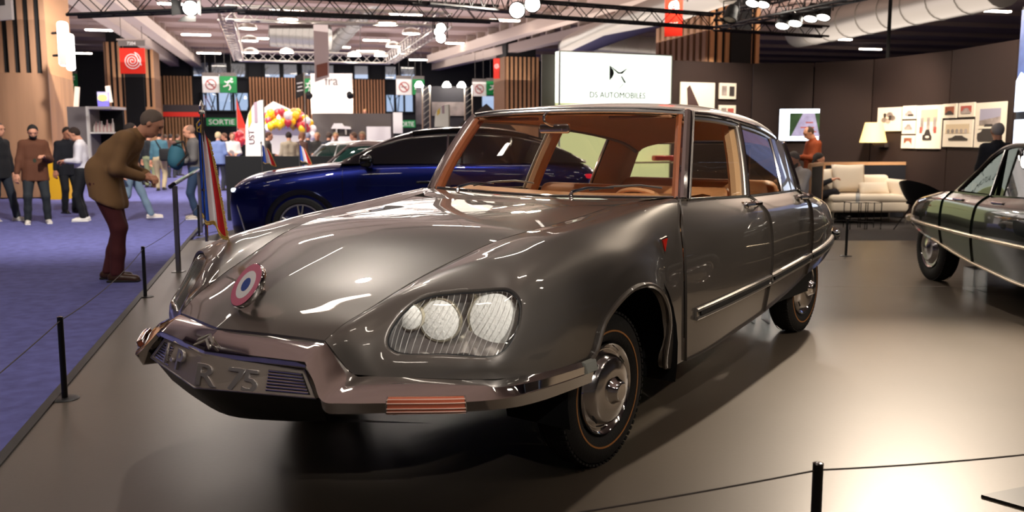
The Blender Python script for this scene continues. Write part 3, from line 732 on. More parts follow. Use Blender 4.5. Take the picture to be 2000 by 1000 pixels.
def ds_wheel(x, y, side, r=.355):
    wh = make_wheel('wheel', x, y, side, r); ax = (0, 1, 0)
    G().lathe([(.262, .0225), (.262, .0250), (.270, .0250), (.270, .0225)], (0, -.003, 0), ax, 64, closed=True).obj('gold_stripe', mat('gold_stripe', '#a8713c', rough=.5), wh)
    # rim trim ring
    G().lathe([(.12, -.03), (.17, -.022), (.188, -.005), (.200, .012), (.207, .016), (.211, .008), (.205, -.01)], (0, 0, 0), ax, 64).obj('rim', chrome, wh)
    # domed cover
    hc = G().lathe([(.180, -.012), (.168, .010), (.150, .034), (.142, .040), (.136, .042), (.10, .050), (.068, .055), (.060, .052)], (0, 0, 0), ax, 64).obj('hubcap', mat('hubcap_metal', '#c9c6c4', rough=.16, metal=1.), wh)
    G().lathe([(.066, .050), (.060, .058), (.050, .074), (.044, .088), (.041, .090), (.030, .091), (.0001, .092)], (0, 0, 0), ax, 48).obj('hub_cap_centre', chrome, hc)
    for k in range(4):
        a = PI/4 + PI/2*k; G().rbox((math.cos(a)*.162, .020, math.sin(a)*.162), (.05, .006, .014), .003, M=Matrix.Rotation(-a+PI/2, 3, 'Y')).obj('rim_slot', black, hc)
    return wh

for sg in (1, -1):
    make_wing(sg); make_headlight(sg); make_side(sg)
make_bonnet(); make_cowl(); make_windscreen(); make_roof(); make_bumper()
ds_wheel(-.005, .965, 1); ds_wheel(-.005, .965, -1); ds_wheel(-3.44, .665, 1, .345); ds_wheel(-3.44, .665, -1, .345)
# dark inner structure and floor pan
g = G()
g.box((-1.5, 0, .40), (3.9, 1.45, .14)); g.box((.35, 0, .55), (1.0, .95, .40)); g.box((-3.75, 0, .62), (1.0, .9, .35))
g.box((-.62, 0, .73), (.12, 1.72, .72)); g.box((-2.2, 0, .72), (.04, 1.6, .5))
g.box((.03, .70, .90), (.8, .03, .22)); g.box((.03, -.70, .90), (.8, .03, .22))
g.obj('underbody', under_m, car, smooth=False)
for sg in (1, -1):
    g = G(); pts = []
    for a in np.linspace(-.3, PI+.3, 20): pts.append([(-.10+math.cos(a)*.50, y, .42+math.sin(a)*.50) for y in (.70, 1.03)])
    g.grid(np.array(pts)); g.obj('wheel_arch_liner', under_m, car, side=sg)
# interior: dashboard, seats, steering wheel, door cards, partition shelf
g = G(); us = np.linspace(0, 8, 41); A = cr(full(WB), us) + np.array([-.02, 0, -.012]); A[:, 1] *= .96
B = A + np.array([-.42, 0, .004]); Cc = B + np.array([-.05, 0, -.06]); D = Cc + np.array([0.02, 0, -.25])
P = [A, A*.6+B*.4+np.array([0, 0, .012]), A*.25+B*.75+np.array([0, 0, .016]), B, Cc, D]; g.grid(np.array(P), flip=True); g.obj('dashboard', tan, car, angle=60)
g = G()
for sg in (1, -1):
    g.rbox((-1.95, .40*sg, .95), (.16, .66, .44), .06); g.rbox((-1.70, .40*sg, .72), (.55, .66, .18), .06)
g.rbox((-2.92, 0, .98), (.22, 1.25, .40), .08); g.rbox((-2.65, 0, .74), (.55, 1.25, .2), .06)
so = g.obj('bench_seats', tan, car)
g = G()
for sg in (1, -1): g.tube([(-1.86, .74*sg, 1.03), (-1.2, .80*sg, 1.06)], .035, 8); g.tube([(-2.7, .68*sg, 1.02), (-1.98, .72*sg, 1.03)], .035, 8)
g.obj('door_armrests', tan, car)
sw = empty('steering_wheel', (-1.42, .40, 1.055), parent=car)
t_ax = Vector((-.62, 0, .78)).normalized(); a = t_ax.orthogonal().normalized(); b = t_ax.cross(a)
g = G(); g.tube([(a*math.cos(2*PI*k/40) + b*math.sin(2*PI*k/40))*.205 for k in range(40)], .013, 8, closed=True); g.obj('wheel_rim', mat('cream_leather', '#cf9a6c', rough=.4), sw)
g = G(); g.tube([Vector((0, 0, 0)) - t_ax*.06, -t_ax*.02 + Vector((0, .03, -.02)), Vector((-.1, .05, -.10))*.0 + (a*.0+b*.20)], [.018, .014, .010], 8); g.tube([(0, 0, 0), -t_ax*.35], .02, 8); g.obj('column', dchrome, sw)
# rear view mirror
mm = empty('interior_mirror', (-1.10, -.085, 1.615), parent=car)
G().tube(curve([(.02, 0, .03), (.05, -.015, .0), (.04, -.02, -.035), (.01, 0, -.055), (-.01, .02, -.06)], 14), .009, 8).obj('mirror_stalk', chrome, mm)
G().rbox((-.015, .015, -.075), (.035, .215, .062), .016).obj('mirror_shell', chrome, mm)
for y in (.48, -.48):
    G().rbox((-1.20, y, 1.600), (.11, .40, .02), .009).obj('sun_visor', mat('visor_brown', '#8d5f3e', rough=.7), car)
# wipers
for (y, x) in ((.255, -.80), (-.60, -.835)):
    w = empty('wiper', (x, y, 1.165), parent=car)
    G().tube([(0, 0, -.03), (0, 0, .004), (-.012, 0, .02)], [.016, .012, .010], 8).obj('wiper_pivot', chrome, w)
    tip = Vector((-.075, .40, .075)) 
    G().tube([(-.01, 0, .02), Vector((-.02, .10, .045)), tip*.62], [.010, .008, .004], 6).obj('wiper_arm', chrome, w)
    G().tube([Vector((-.035, .10, .030)), Vector((-.045, .25, .056)), Vector((-.06, .40, .066)), Vector((-.065, .53, .055))], .0055, 6).obj('wiper_blade', dchrome, w)
# cockade on the bonnet
ck = empty('cockade', (1.155, 0, .838), parent=car)
ax = Vector((.82, -.17, .54)).normalized(); cc = ax*.03 + Vector((0.02, .014, .036))
G().lathe([(.094, -.018), (.098, -.012), (.098, .006), (.094, .008)], cc, ax, 48).obj('cockade_case', chrome, ck)
for r0, r1, hh, mm_ in ((.062, .0945, .0085, mat('cockade_red', '#d2708a', rough=.3, coat=.5)), (.030, .062, .0090, white_m), (.0, .030, .0095, mat('cockade_blue', '#24489a', rough=.3, coat=.5))):
    G().lathe([(max(r0, .0001), hh), (r1, hh), (r1, hh-.004)], cc, ax, 48).obj('cockade_ring', mm_, ck, smooth=False)
G().tube([cc - ax*.015 + Vector((0, 0, -.03)), Vector((-.035, 0, .02)), Vector((-.05, 0, -.015))], [.016, .012, .02], 8).obj('cockade_bracket', chrome, ck)
# ================================================================ people: smooth distance-field bodies
def _cone(X, a, b, ra, rb):
    a = np.array(a, float); b = np.array(b, float); ab = b-a; t = np.clip(((X-a)@ab)/max(1e-9, ab@ab), 0, 1)
    return np.linalg.norm(X - a - t[..., None]*ab, axis=-1) - (ra + (rb-ra)*t)
def _ell(X, c, r, R=None):
    q = X - np.array(c, float)
    if R is not None: q = q @ R
    r = np.array(r, float); k0 = np.linalg.norm(q/r, axis=-1); k1 = np.linalg.norm(q/(r*r), axis=-1)
    return k0*(k0-1)/np.maximum(k1, 1e-9)
def sdf_mesh(prims, res, k=.03, clip=None):
    lo = np.full(3, 1e9); hi = -lo
    for p in prims:
        if p[0] == 'c': q = np.array([p[1], p[2]], float); r = max(p[3], p[4])
        else: q = np.array([p[1]], float); r = max(p[2])
        lo = np.minimum(lo, q.min(0)-r); hi = np.maximum(hi, q.max(0)+r)
    lo -= res*2+k*.3; hi += res*2+k*.3
    n = np.ceil((hi-lo)/res).astype(int)+1
    X = np.stack(np.meshgrid(*[lo[i]+np.arange(n[i])*res for i in range(3)], indexing='ij'), -1)
    d = None
    for p in prims:
        e = _cone(X, *p[1:5]) if p[0] == 'c' else _ell(X, p[1], p[2], p[3] if len(p) > 3 else None)
        if d is None: d = e
        else:
            h = np.maximum(k-np.abs(d-e), 0)/k; d = np.minimum(d, e) - h*h*k*.25
    if clip is not None:
        for (nn, off) in clip: d = np.maximum(d, X @ np.array(nn, float) - off)
    # surface nets
    s = d < 0
    corners = [(i, j, l) for i in (0, 1) for j in (0, 1) for l in (0, 1)]
    sh = tuple(n-1); acc = np.zeros(sh+(3,)); cnt = np.zeros(sh)
    def cs(A, c): return A[c[0]:c[0]+sh[0], c[1]:c[1]+sh[1], c[2]:c[2]+sh[2]]
    for a in corners:
        for ax in range(3):
            if a[ax]: continue
            b = list(a); b[ax] = 1
            da, db = cs(d, a), cs(d, b); cr_ = (da < 0) != (db < 0)
            t = np.where(cr_, da/np.where(cr_, da-db, 1), 0)
            P = np.zeros(sh+(3,)); P[...] = a; P[..., ax] += t
            acc += np.where(cr_[..., None], P, 0); cnt += cr_
    on = cnt > 0; idx = -np.ones(sh, int); idx[on] = np.arange(on.sum())
    V = (acc[on]/cnt[on][:, None] + np.argwhere(on))*res + lo
    Fs = []
    for ax in range(3):
        o = [0, 0, 0]; o[ax] = 1
        A = s[:n[0]-o[0], :n[1]-o[1], :n[2]-o[2]]; B = s[o[0]:, o[1]:, o[2]:]
        m = A != B; w = np.argwhere(m); u, v = [(1, 2), (2, 0), (0, 1)][ax]
        w = w[(w[:, u] > 0) & (w[:, v] > 0) & (w[:, u] < n[u]-1) & (w[:, v] < n[v]-1)]
        if not len(w): continue
        eu = np.zeros(3, int); ev = np.zeros(3, int); eu[u] = 1; ev[v] = 1
        q = [idx[tuple((w-e).T)] for e in (eu*0, eu, eu+ev, ev)]
        ins = A[tuple(w.T)]; Q = np.stack(q, 1); Q[~ins] = Q[~ins][:, ::-1]
        Fs.append(Q)
    Fs = np.concatenate(Fs) if Fs else np.zeros((0, 4), int)
    Fs = Fs[(Fs >= 0).all(1)]
    return V, Fs
def sdf_obj(name, sets, m, parent):
    V = []; Fs = []; n = 0
    for v, f in sets: V.append(v); Fs.append(f+n); n += len(v)
    V = np.concatenate(V); Fs = np.concatenate(Fs)
    me = bpy.data.meshes.new(name); me.vertices.add(len(V)); me.vertices.foreach_set('co', V.ravel())
    me.loops.add(Fs.size); me.loops.foreach_set('vertex_index', Fs.ravel())
    me.polygons.add(len(Fs)); me.polygons.foreach_set('loop_start', np.arange(0, Fs.size, 4)); 
    me.materials.append(m); me.update(calc_edges=True); me.validate(); me.shade_smooth()
    o = bpy.data.objects.new(name, me); C.objects.link(o); o.parent = parent; return o
def ik(a, b, l1, l2, pole):
    a, b = np.array(a, float), np.array(b, float); d = b-a; L_ = np.linalg.norm(d)
    if L_ > (l1+l2)*.999: d *= (l1+l2)*.999/L_; b = a+d; L_ = np.linalg.norm(d)
    x = (l1*l1-l2*l2+L_*L_)/(2*L_); h = math.sqrt(max(0, l1*l1-x*x)); u = d/L_; p = np.array(pole, float); p = p-u*(p@u); p /= np.linalg.norm(p)
    return a+u*x+p*h, b
def hand_prims(w, dirn, side, s=1., curl=.6, palm=(0, 0, -1)):
    'palm, four fingers, thumb'
    d = np.array(dirn, float); d /= np.linalg.norm(d); pn = np.array(palm, float); pn = pn-d*(pn@d)
    if np.linalg.norm(pn) < .1: pn = np.array([1., 0, 0]); pn = pn-d*(pn@d)
    pn /= np.linalg.norm(pn); sd = np.cross(d, pn)*side
    w = np.array(w, float); pr = [('c', w-d*.03, w+d*.02, .026*s, .026*s)]
    for k in range(4):
        o = (k-1.5)*.019*s; base = w+d*.078*s+sd*o; pr.append(('c', w+d*.02+sd*o*.7, base, .016*s, .0115*s))
        Lf = (.040, .046, .042, .032)[k]*s
        d1 = d*math.cos(curl*.7)+pn*math.sin(curl*.7); m_ = base+d1*Lf; d2 = d*math.cos(curl*1.9)+pn*math.sin(curl*1.9)
        pr.append(('c', base, m_, .0098*s, .009*s)); pr.append(('c', m_, m_+d2*Lf*.85, .009*s, .0075*s))
    t0 = w+d*.015-sd*.022*s; t1 = w+d*.050*s-sd*.047*s+pn*.012; t2 = t1+d*.030*s+pn*.012-sd*.002
    pr += [('c', t0, t1, .015*s, .012*s), ('c', t1, t2, .011*s, .009*s)]
    return pr
SKINS = ['#c98f72', '#b97c5e', '#d2a084', '#a66a4c']
def rotY(a): c_, s_ = math.cos(a), math.sin(a); return np.array([[c_, 0, s_], [0, 1, 0], [-s_, 0, c_]])
def rotZ(a): c_, s_ = math.cos(a), math.sin(a); return np.array([[c_, -s_, 0], [s_, c_, 0], [0, 0, 1]])
def person(label, loc, heading, h=1.76, top='#303034', legs='#22262e', shoes='#2a2420', hair='#2c2018', skin=0, hairstyle='short', coat=0., shirt=None,
           lean=0., curve_=0., head_pitch=.25, head_yaw=0., arms=((.05, .27, .80), (.05, -.27, .80)), feet=((0, .1), (0, -.1)), seated=False, group=None,
           fine=False, legs_vis=True, beard=None, hands=True, bulk=1., palm=(0, 0, -1), glasses=False, top2=None):
    s = h/1.76; root = empty('person', loc, heading, label, 'person', group); root.scale = (s, s, s)
    hz = .47 if seated else .93
    hip = np.array([0, 0, hz]); 
    mid = hip + rotY(lean*.85)@np.array([0, 0, .26]); sh = mid + rotY(lean+curve_)@np.array([0, 0, .245]); nk = sh + rotY(lean+curve_+head_pitch*.2)@np.array([.01, 0, .07])
    hp = lean*.55+curve_*.5+head_pitch; hd = nk + rotY(hp*.8)@np.array([.02, 0, .125]); HR = rotY(hp*.75)@rotZ(head_yaw)
    Rt = rotY(lean+curve_)
    def hp_(v): return hd + HR@np.array(v, float)
    res = .022 if fine else .028
    # limbs
    hips = [hip+np.array([0, .095*q, -.02]) for q in (1, -1)]; shs = [sh+Rt@np.array([0, .168*q, -.035]) for q in (1, -1)]
    legj = []
    for q, ft, hj in zip((1, -1), feet, hips):
        if len(ft) == 2: ft = (ft[0], ft[1], .085)
        kn, an = ik(hj, np.array(ft, float), .43, .42, (1, .12*q, .15)); legj.append((hj, kn, an))
    armj = []
    for q, hd_, sj in zip((1, -1), arms, shs):
        el, wr = ik(sj, np.array(hd_, float), .285, .255, (-.7, .45*q, -.6)); armj.append((sj, el, wr))
    skin_m = mat('skin_%d' % skin, SKINS[skin], rough=.55)
    # body: one figure with head and hands
    pr = [('c', hip, mid, .085, .078), ('c', mid, sh-Rt@np.array([0, 0, .06]), .078, .075), ('c', shs[0], shs[1], .045, .045), ('c', sh, nk+(hd-nk)*.4, .06, .052)]
    for a, b, c_ in legj: pr += [('c', a, b, .075, .05), ('c', b, c_, .05, .036)]
    for a, b, c_ in armj: pr += [('c', a, b, .045, .038), ('c', b, c_, .036, .026)]
    sets = [sdf_mesh(pr, .035, .03)]
    hpr = [('e', hp_((0, 0, .03)), (.096, .076, .092), HR), ('e', hp_((.022, 0, -.035)), (.072, .060, .078), HR), ('c', hp_((.045, 0, -.085)), hp_((.060, 0, -.082)), .028, .024),
           ('c', hp_((.085, 0, .022)), hp_((.108, 0, -.018)), .010, .015), ('e', hp_((.088, 0, -.052)), (.014, .026, .010), HR), ('e', hp_((.086, 0, .045)), (.012, .05, .010), HR),
           ('e', hp_((-.005, .078, .0)), (.018, .010, .030), HR), ('e', hp_((-.005, -.078, .0)), (.018, .010, .030), HR), ('c', nk-(hd-nk)*.1, hp_((-.02, 0, -.04)), .058, .052)]
    sets.append(sdf_mesh(hpr, .007 if fine else .0125, .018))
    if hands:
        for q, (a, b, c_) in zip((1, -1), armj):
            sets.append(sdf_mesh(hand_prims(c_, c_-b, q, 1. if fine else 1.15, palm=palm), .0048 if fine else .0095, .008))
    sdf_obj('body', sets, skin_m, root)
    # eyes
    g = G()
    for q in (1, -1):
        c_ = hp_((.083, .031*q, .022)); g.lathe([(.0001, -.009), (.008, -.006), (.0105, 0), (.008, .006), (.0001, .009)], c_, (1, 0, 0), 10)
    g.obj('eyes', mat('eye_dark', '#1a1210', rough=.2), root)
    # hair
    hm = mat('hair_'+hair.strip('#'), hair, rough=.75, bump=.6, bscale=300)
    if hairstyle != 'none':
        sc_ = {'short': 1.0, 'long': 1.03, 'curly': 1.12, 'thin': .985}[hairstyle]
        ex = [('e', hp_((-.014, 0, .030)), (.104*sc_, .086*sc_, .104*sc_), HR)]
        if hairstyle == 'long': ex += [('c', hp_((-.05, .05, .0)), hp_((-.05, .06, -.12)), .045, .035), ('c', hp_((-.05, -.05, .0)), hp_((-.05, -.06, -.12)), .045, .035)]
        n1 = HR@np.array([.80, 0, -.60]); off = n1@hp_((.030, 0, .042))
        cl = [(n1, off)]
        if hairstyle == 'thin': n2 = HR@np.array([.5, 0, .87]); cl.append((n2, n2@hp_((0, 0, .095))))
        sets = [sdf_mesh(ex, .009 if fine else .013, .02, clip=cl)]
        sdf_obj('hair', sets, hm, root)
    if beard:
        n1 = HR@np.array([-1, 0, .3]); sdf_obj('beard', [sdf_mesh([('e', hp_((.026, 0, -.052)), (.078, .066, .070), HR)], .012, .02, clip=[(n1, n1@hp_((.0, 0, -.02))), (HR@np.array([0, 0, 1.]), (HR@np.array([0, 0, 1.]))@hp_((0, 0, -.035)))])], mat('hair_'+beard.strip('#'), beard, rough=.8), root)
    if glasses:
        g = G()
        for q in (1, -1): g.tube([hp_((.098+.0*k, .032*q+.020*math.cos(k*PI/6), .02+.016*math.sin(k*PI/6))) for k in range(12)], .0025, 5, closed=True)
        g.obj('glasses', gloss_black, root)
    # trousers
    tm = mat('trousers_'+legs.strip('#'), legs, rough=.85, bump=.35, bscale=14)
    pr = [('c', hip+np.array([0, .055, .03]), hip+np.array([0, -.055, .03]), .125, .125)]
    for a, b, c_ in legj:
        pr += [('c', a, b, .105*bulk, .072), ('c', b, b*.45+c_*.55, .070, .064), ('c', b*.45+c_*.55, c_+np.array([0, 0, -.01]), .064, .062)]
    sdf_obj('trousers', [sdf_mesh(pr, res, .035, clip=[((0, 0, -1), -.055)])], tm, root)
    # shoes
    for q, (a, b, c_) in zip((1, -1), legj):
        f = np.array([c_[0], c_[1], c_[2]-.085]); fl = c_[2]-.085
        pr = [('c', f+np.array([-.045, 0, .042]), f+np.array([.02, .004*q, .045]), .042, .042), ('c', f+np.array([.02, .004*q, .040]), f+np.array([.17, .022*q, .026]), .043, .038), ('c', f+np.array([-.01, 0, .05]), f+np.array([-.01, 0, .10]), .045, .042)]
        so_ = sdf_obj('shoe', [sdf_mesh(pr, .012 if fine else .018, .02, clip=[((0, 0, -1), -fl)])], mat('shoe_'+shoes.strip('#'), shoes, rough=.4), root)
        g = G(); g.rbox((f[0]+.06, f[1]+.012*q, fl+.010), (.29, .088, .02), .009); g.obj('sole', mat('sole_'+('w' if shoes > '#9' else 'd'), '#e8e4dc' if shoes > '#9' else '#16120f', rough=.7), so_)
    # top garment
    cm = mat('top_'+top.strip('#'), top, rough=.85, bump=.4, bscale=11)
    B_ = bulk
    pr = [('c', hip+np.array([0, .06, .04])*[1, 1, 1], mid+Rt@np.array([0, .065, 0]), .118*B_, .115*B_), ('c', hip+np.array([0, -.06, .04]), mid+Rt@np.array([0, -.065, 0]), .118*B_, .115*B_),
          ('c', mid+Rt@np.array([0, .065, 0]), sh+Rt@np.array([0, .085, -.08]), .115*B_, .112*B_), ('c', mid+Rt@np.array([0, -.065, 0]), sh+Rt@np.array([0, -.085, -.08]), .115*B_, .112*B_),
          ('c', shs[0]+[0, 0, .0], shs[1]+[0, 0, .0], .064, .064), ('c', mid+Rt@np.array([.02, 0, 0]), sh+Rt@np.array([.035, 0, -.05]), .10*B_, .088*B_), ('c', sh, sh+(nk-sh)*.55, .088, .070)]
    for a, b, c_ in armj: pr += [('c', a, b, .064*B_, .056*B_), ('c', b, b*.1+c_*.9, .056*B_, .046*B_)]
    if coat > 0:
        dn = np.array([.10*lean, 0, -1.])
        for q in (1, -1): pr += [('c', hip+np.array([0, .065*q, .10]), hip+dn*(coat+.12*lean)+np.array([.07*lean, .080*q, 0]), .128*B_, .135*B_)]
    nn = rotY(lean*.9)@np.array([0, 0, -1.]); hem = hip + nn*(coat+.02 if coat > 0 else .03)
    sdf_obj('jacket' if coat > 0 else 'shirt', [sdf_mesh(pr, res*.85, .04, clip=[(nn, nn@hem)] if True else None)], cm, root)
    if shirt:  # shirt front showing in the open jacket, and collar
        sm = mat('shirtfront_'+shirt.strip('#'), shirt, rough=.85)
        pr = [('c', mid+Rt@np.array([.055*B_, 0, -.10]), sh+Rt@np.array([.05*B_, 0, -.06]), .078, .072), ('c', sh, sh+(nk-sh)*.7, .085, .064)]
        sdf_obj('shirt_front', [sdf_mesh(pr, .02, .03)], sm, root)
    root['_pts'] = 0; del root['_pts']
    return root, dict(hip=hip, sh=sh, mid=mid, head=hd, arms=armj, legs=legj, s=s)
# ================================================================ THE HALL
carpet = mat('blue_carpet', '#56578f', rough=.95, noise=.22, nscale=9, bump=.3, bscale=300)
stand_floor = mat('stand_floor_vinyl', '#50483f', rough=.36, noise=.07, nscale=1.3, bump=.03, bscale=40)
dark_carpet = mat('dark_grey_carpet', '#3f3a39', rough=.95, noise=.2, nscale=40)
edge_m = mat('edge_strip_black', '#1a1918', rough=.5)
AX = Vector((-.256, 1, 0)).normalized(); AXR = Vector((1, .256, 0)).normalized()
def flat(name, pts, z, m, thick=.02, kind='structure'):
    g = G(); g.prism([(p[0], p[1], z-thick) for p in pts], (0, 0, thick)); return tag(g.obj(name, m, smooth=False), kind=kind)
flat('floor', [(-34, -14), (30, -14), (30, 74), (-34, 74)], -.03, carpet, .1)
def ex(Y): return -2.37 - .256*(Y-4.1)
flat('stand_floor', [(ex(-6), -6), (14, -6), (14, 13.36), (ex(13.36), 13.36)], 0, stand_floor, .028)
flat('back_carpet', [(ex(13.37), 13.37), (14, 13.37), (14, 26), (ex(19)+2, 19)], -.004, dark_carpet, .02)
o = G().box((0, 0, 0), (.05, 25.6, .012)).obj('trim_1', edge_m, smooth=False); o.location = ((ex(-6)+ex(19))/2, 6.5, .004); o.rotation_euler = (0, 0, math.atan(.256)); tag(o, kind='structure')
# seams of the stand floor sheets
for k, (yy) in enumerate((9.15, 11.2)):
    o = G().box((0, 0, 0), (9, .006, .0015)).obj('trim_%d' % (k+2), mat('seam_line', '#a59a92', rough=.5), smooth=False); o.location = (5.5, yy, .0006); tag(o, kind='structure')

CEIL = 6.5
ceil_m = mat('ceiling_paint', '#9c8780', rough=.9, noise=.06, nscale=.8)
beam_m = mat('beam_paint', '#a8988f', rough=.85)
blackp = mat('matt_black', '#0b0b0d', rough=.8)
flat('ceiling', [(-34, -14), (30, -14), (30, 74), (-34, 74)], CEIL+.12, ceil_m, .1)
wall_m = mat('hall_wall_dark', '#17171b', rough=.85)
X0, Y0 = -14.6, 57.
def bwY(px):
    k = (px-1000)/FPX/ (math.cos(PITCH)); return (Y0 - .256*X0)/(1-.256*k)
def BW(px, py, off=0.): return W(px, py, bwY(px)-off)
a, b = Vector((-34, Y0+.256*(-34-X0), 0)), Vector((30, Y0+.256*(30-X0), 0))
# back wall in horizontal bands, leaving window openings open to the daylight outside
def wallband(name, z0, z1, xs):
    g = G()
    for (xa, xb) in xs:
        ya, yb = Y0+.256*(xa-X0), Y0+.256*(xb-X0)
        g.prism([(xa, ya, z0), (xb, yb, z0), (xb, yb, z1), (xa, ya, z1)], (-.05, .3, 0))
    return tag(g.obj(name, wall_m, smooth=False), kind='structure')
def px2x(px): return BW(px, 200).x
low_open = [(248, 262), (395, 487), (753, 808), (940, 968)]
hi_open = [(378, 412), (414, 448), (452, 484), (518, 550), (554, 584), (590, 620), (640, 655), (692, 722), (752, 776), (782, 812)]
def segs(opens):
    xs = [-34.]; 
    for a_, b_ in opens: xs += [px2x(a_), px2x(b_)]
    xs.append(30.); return [(xs[i], xs[i+1]) for i in range(0, len(xs), 2)]
zl0, zl1 = BW(440, 217).z, BW(440, 180).z; zh0, zh1 = BW(440, 151).z, BW(440, 122).z
wallband('wall_back', 0, zl0, [(-34, 30)]); wallband('wall_back_middle', zl0, zl1, segs(low_open)); wallband('wall_back_upper', zl1, zh0, [(-34, 30)])
wallband('wall_back_high', zh0, zh1, segs(hi_open)); wallband('wall_back_top', zh1, CEIL+.1, [(-34, 30)])
for nm, p in (('wall_left', [(-34, -14), (-34, 74)]), ('wall_right', [(30, -14), (30, 74)]), ('wall_front', [(-34, -14), (30, -14)])):
    g = G(); g.prism([(p[0][0], p[0][1], 0), (p[1][0], p[1][1], 0), (p[1][0], p[1][1], CEIL), (p[0][0], p[0][1], CEIL)], (.2, .2, 0)); tag(g.obj(nm, mat('hall_side_wall', '#a09890', rough=.9), smooth=False), kind='structure')
win_glass = glass_mat('window_glass', (.80, .86, .95))
def window(n, pa, pb, z0, z1, mull):
    w = empty('window_%d' % n); w['kind'] = 'structure'
    A, B = BW(pa, 200, .02), BW(pb, 200, .02); A.z = B.z = z0; d = (B-A)
    g = G(); g.add([A, B, B+Vector((0, 0, z1-z0)), A+Vector((0, 0, z1-z0))], [(0, 1, 2, 3)]); g.obj('pane', win_glass, w, smooth=False)
    for k in range(mull+1):
        p = A + d*k/mull; g = G(); g.box(p+Vector((0, -.04, (z1-z0)/2)), (.12, .12, z1-z0)); g.obj('window_bar', blackp, w, smooth=False)
    for zz in (0, z1-z0):
        g = G(); g.tube([A+Vector((0, -.04, zz)), B+Vector((0, -.04, zz))], .07, 4); g.obj('window_frame', blackp, w, smooth=False)
k = 1
for a_, b_ in low_open: window(k, a_, b_, zl0, zl1, 3 if b_-a_ > 40 else 1); k += 1
for a_, b_ in hi_open: window(k, a_, b_, zh0, zh1, 1); k += 1
# bare trees outside the windows
bark = mat('bark', '#3a3430', rough=.9)
for j, px in enumerate((405, 428, 452, 476, 775)):
    g = G(); p = BW(px, 217, -9); p.z = 0; random.seed(j)
    def br(p0, d, r, n):
        p1 = p0 + d; g.tube([p0, p1], [r, r*.7], 5)
        if n: 
            for _ in range(3): br(p1, Vector((d.x*.6+random.uniform(-1, 1)*.9, d.y*.4, abs(d.z)*.6+random.uniform(0, .5))), r*.6, n-1)
    br(p, Vector((0, 0, 2.6)), .08, 3)
    tag(g.obj('bare_tree', bark), 'bare leafless tree outside the ' + ['left window, leftmost', 'left window, second', 'left window, third', 'left window, rightmost', 'middle far window'][j], 'tree', 'bare trees outside the windows')

# timber slat claddings
wood = mat('oak_wood', '#8e6a50', rough=.6, noise=.18, nscale=3, nmul=(1, 1, .12))
wood_l = mat('light_oak_wood', '#c69468', rough=.6, noise=.12, nscale=3, nmul=(1, 1, .12))
wood_d = mat('walnut_slats', '#b07a54', rough=.65, noise=.15, nscale=3, nmul=(1, 1, .12))
def slat_screen(label, pa, pb, z0, z1, n, m, cat='cladding', duty=.55, Yf=None, group=None):
    A = BW(pa, 200, .25) if Yf is None else W(pa, 200, Yf); B = BW(pb, 200, .25) if Yf is None else W(pb, 200, Yf); A.z = B.z = z0
    r = empty('slat_wall', A, 0, label, cat, group); d = B-A
    g = G(); g.add([Vector((0, .14, 0)), d+Vector((0, .14, 0)), d+Vector((0, .14, z1-z0)), Vector((0, .14, z1-z0))], [(0, 1, 2, 3)]); g.obj('backing', blackp, r, smooth=False)
    w = d.length/n*duty; me = None
    for k in range(n):
        if me is None:
            s0 = G().box((0, 0, (z1-z0)/2), (w, .10, z1-z0)).obj('slat', m, r, smooth=False); me = s0
        else: s0 = me.copy(); C.objects.link(s0); s0.parent = r
        s0.location = d*((k+.5)/n)
    return r
def Z(px, py): return BW(px, py).z
slat_screen('timber slat wall on the far hall wall, left of the windows', 320, 377, .2, Z(350, 149), 9, wood_l, duty=.5)
slat_screen('timber slat wall on the far hall wall behind the feather banner', 487, 611, .2, Z(550, 152), 20, wood_d, duty=.5)
slat_screen('timber slat wall on the far hall wall right of the white banner', 687, 753, .2, Z(720, 156), 11, wood_d, duty=.5)
slat_screen('timber slat wall on the far hall wall left of the red letters', 262, 318, .2, Z(300, 149), 14, wood_l)

def column(label, pc, Yc, wpx_front, wpx_side, z_plain, z_top, n, ns, left_dark=False, m1=wood, m2=wood_l, zcap=CEIL):
    'square clad column; pc = photo x of the near right corner of the front face'
    c = W(pc, 200, Yc); c.z = 0
    r = empty('column', c, math.atan(.256), label, 'column')
    wf = wpx_front/FPX*Yc; ws = wpx_side
    # core
    g = G().box((-wf/2, ws/2, zcap/2), (wf-.24, ws-.24, zcap)); g.obj('core', blackp, r, smooth=False)
    g = G().box((-wf/2, .03, z_plain/2), (wf, .06, z_plain)); g.obj('front_panel', m1, r, smooth=False)
    g = G().box((-.03, ws/2+.03, z_plain/2), (.06, ws-.06, z_plain)); g.obj('side_panel', m2, r, smooth=False)
    g = G().box((-wf+.03, ws/2+.03, z_plain/2), (.06, ws-.06, z_plain)); g.obj('side_panel', m1, r, smooth=False)
    h = z_top-z_plain; p = None; pitch = wf/n
    for k in range(n):
        if p is None: q = G().box((0, 0, h/2), (pitch*.5, .08, h)).obj('slat', m1, r, smooth=False); p = q
        else: q = p.copy(); C.objects.link(q); q.parent = r
        q.location = (-wf+pitch*(k+.75), .05, z_plain)
    p = None; pitch = ws/ns
    for sx in (0, 1):
        for k in range(ns):
            if p is None: q = G().box((0, 0, h/2), (.08, pitch*.55, h)).obj('slat', m2, r, smooth=False); p = q
            else: q = p.copy(); C.objects.link(q); q.parent = r
            q.location = (-.04 if sx == 0 else -wf+.04, pitch*(k+.5), z_plain)
    return r, c, wf
colA = column('large timber clad column at the left edge of the picture', 97, 23.5, 210, 3.0, W(50, 143, 23.5).z, CEIL, 11, 22)
colB = column('timber slat column carrying the red hose reel sign', 303, 45, 88, 2.6, W(260, 209, 45).z, W(260, 84, 45).z, 9, 8, m1=wood_l, m2=wood)
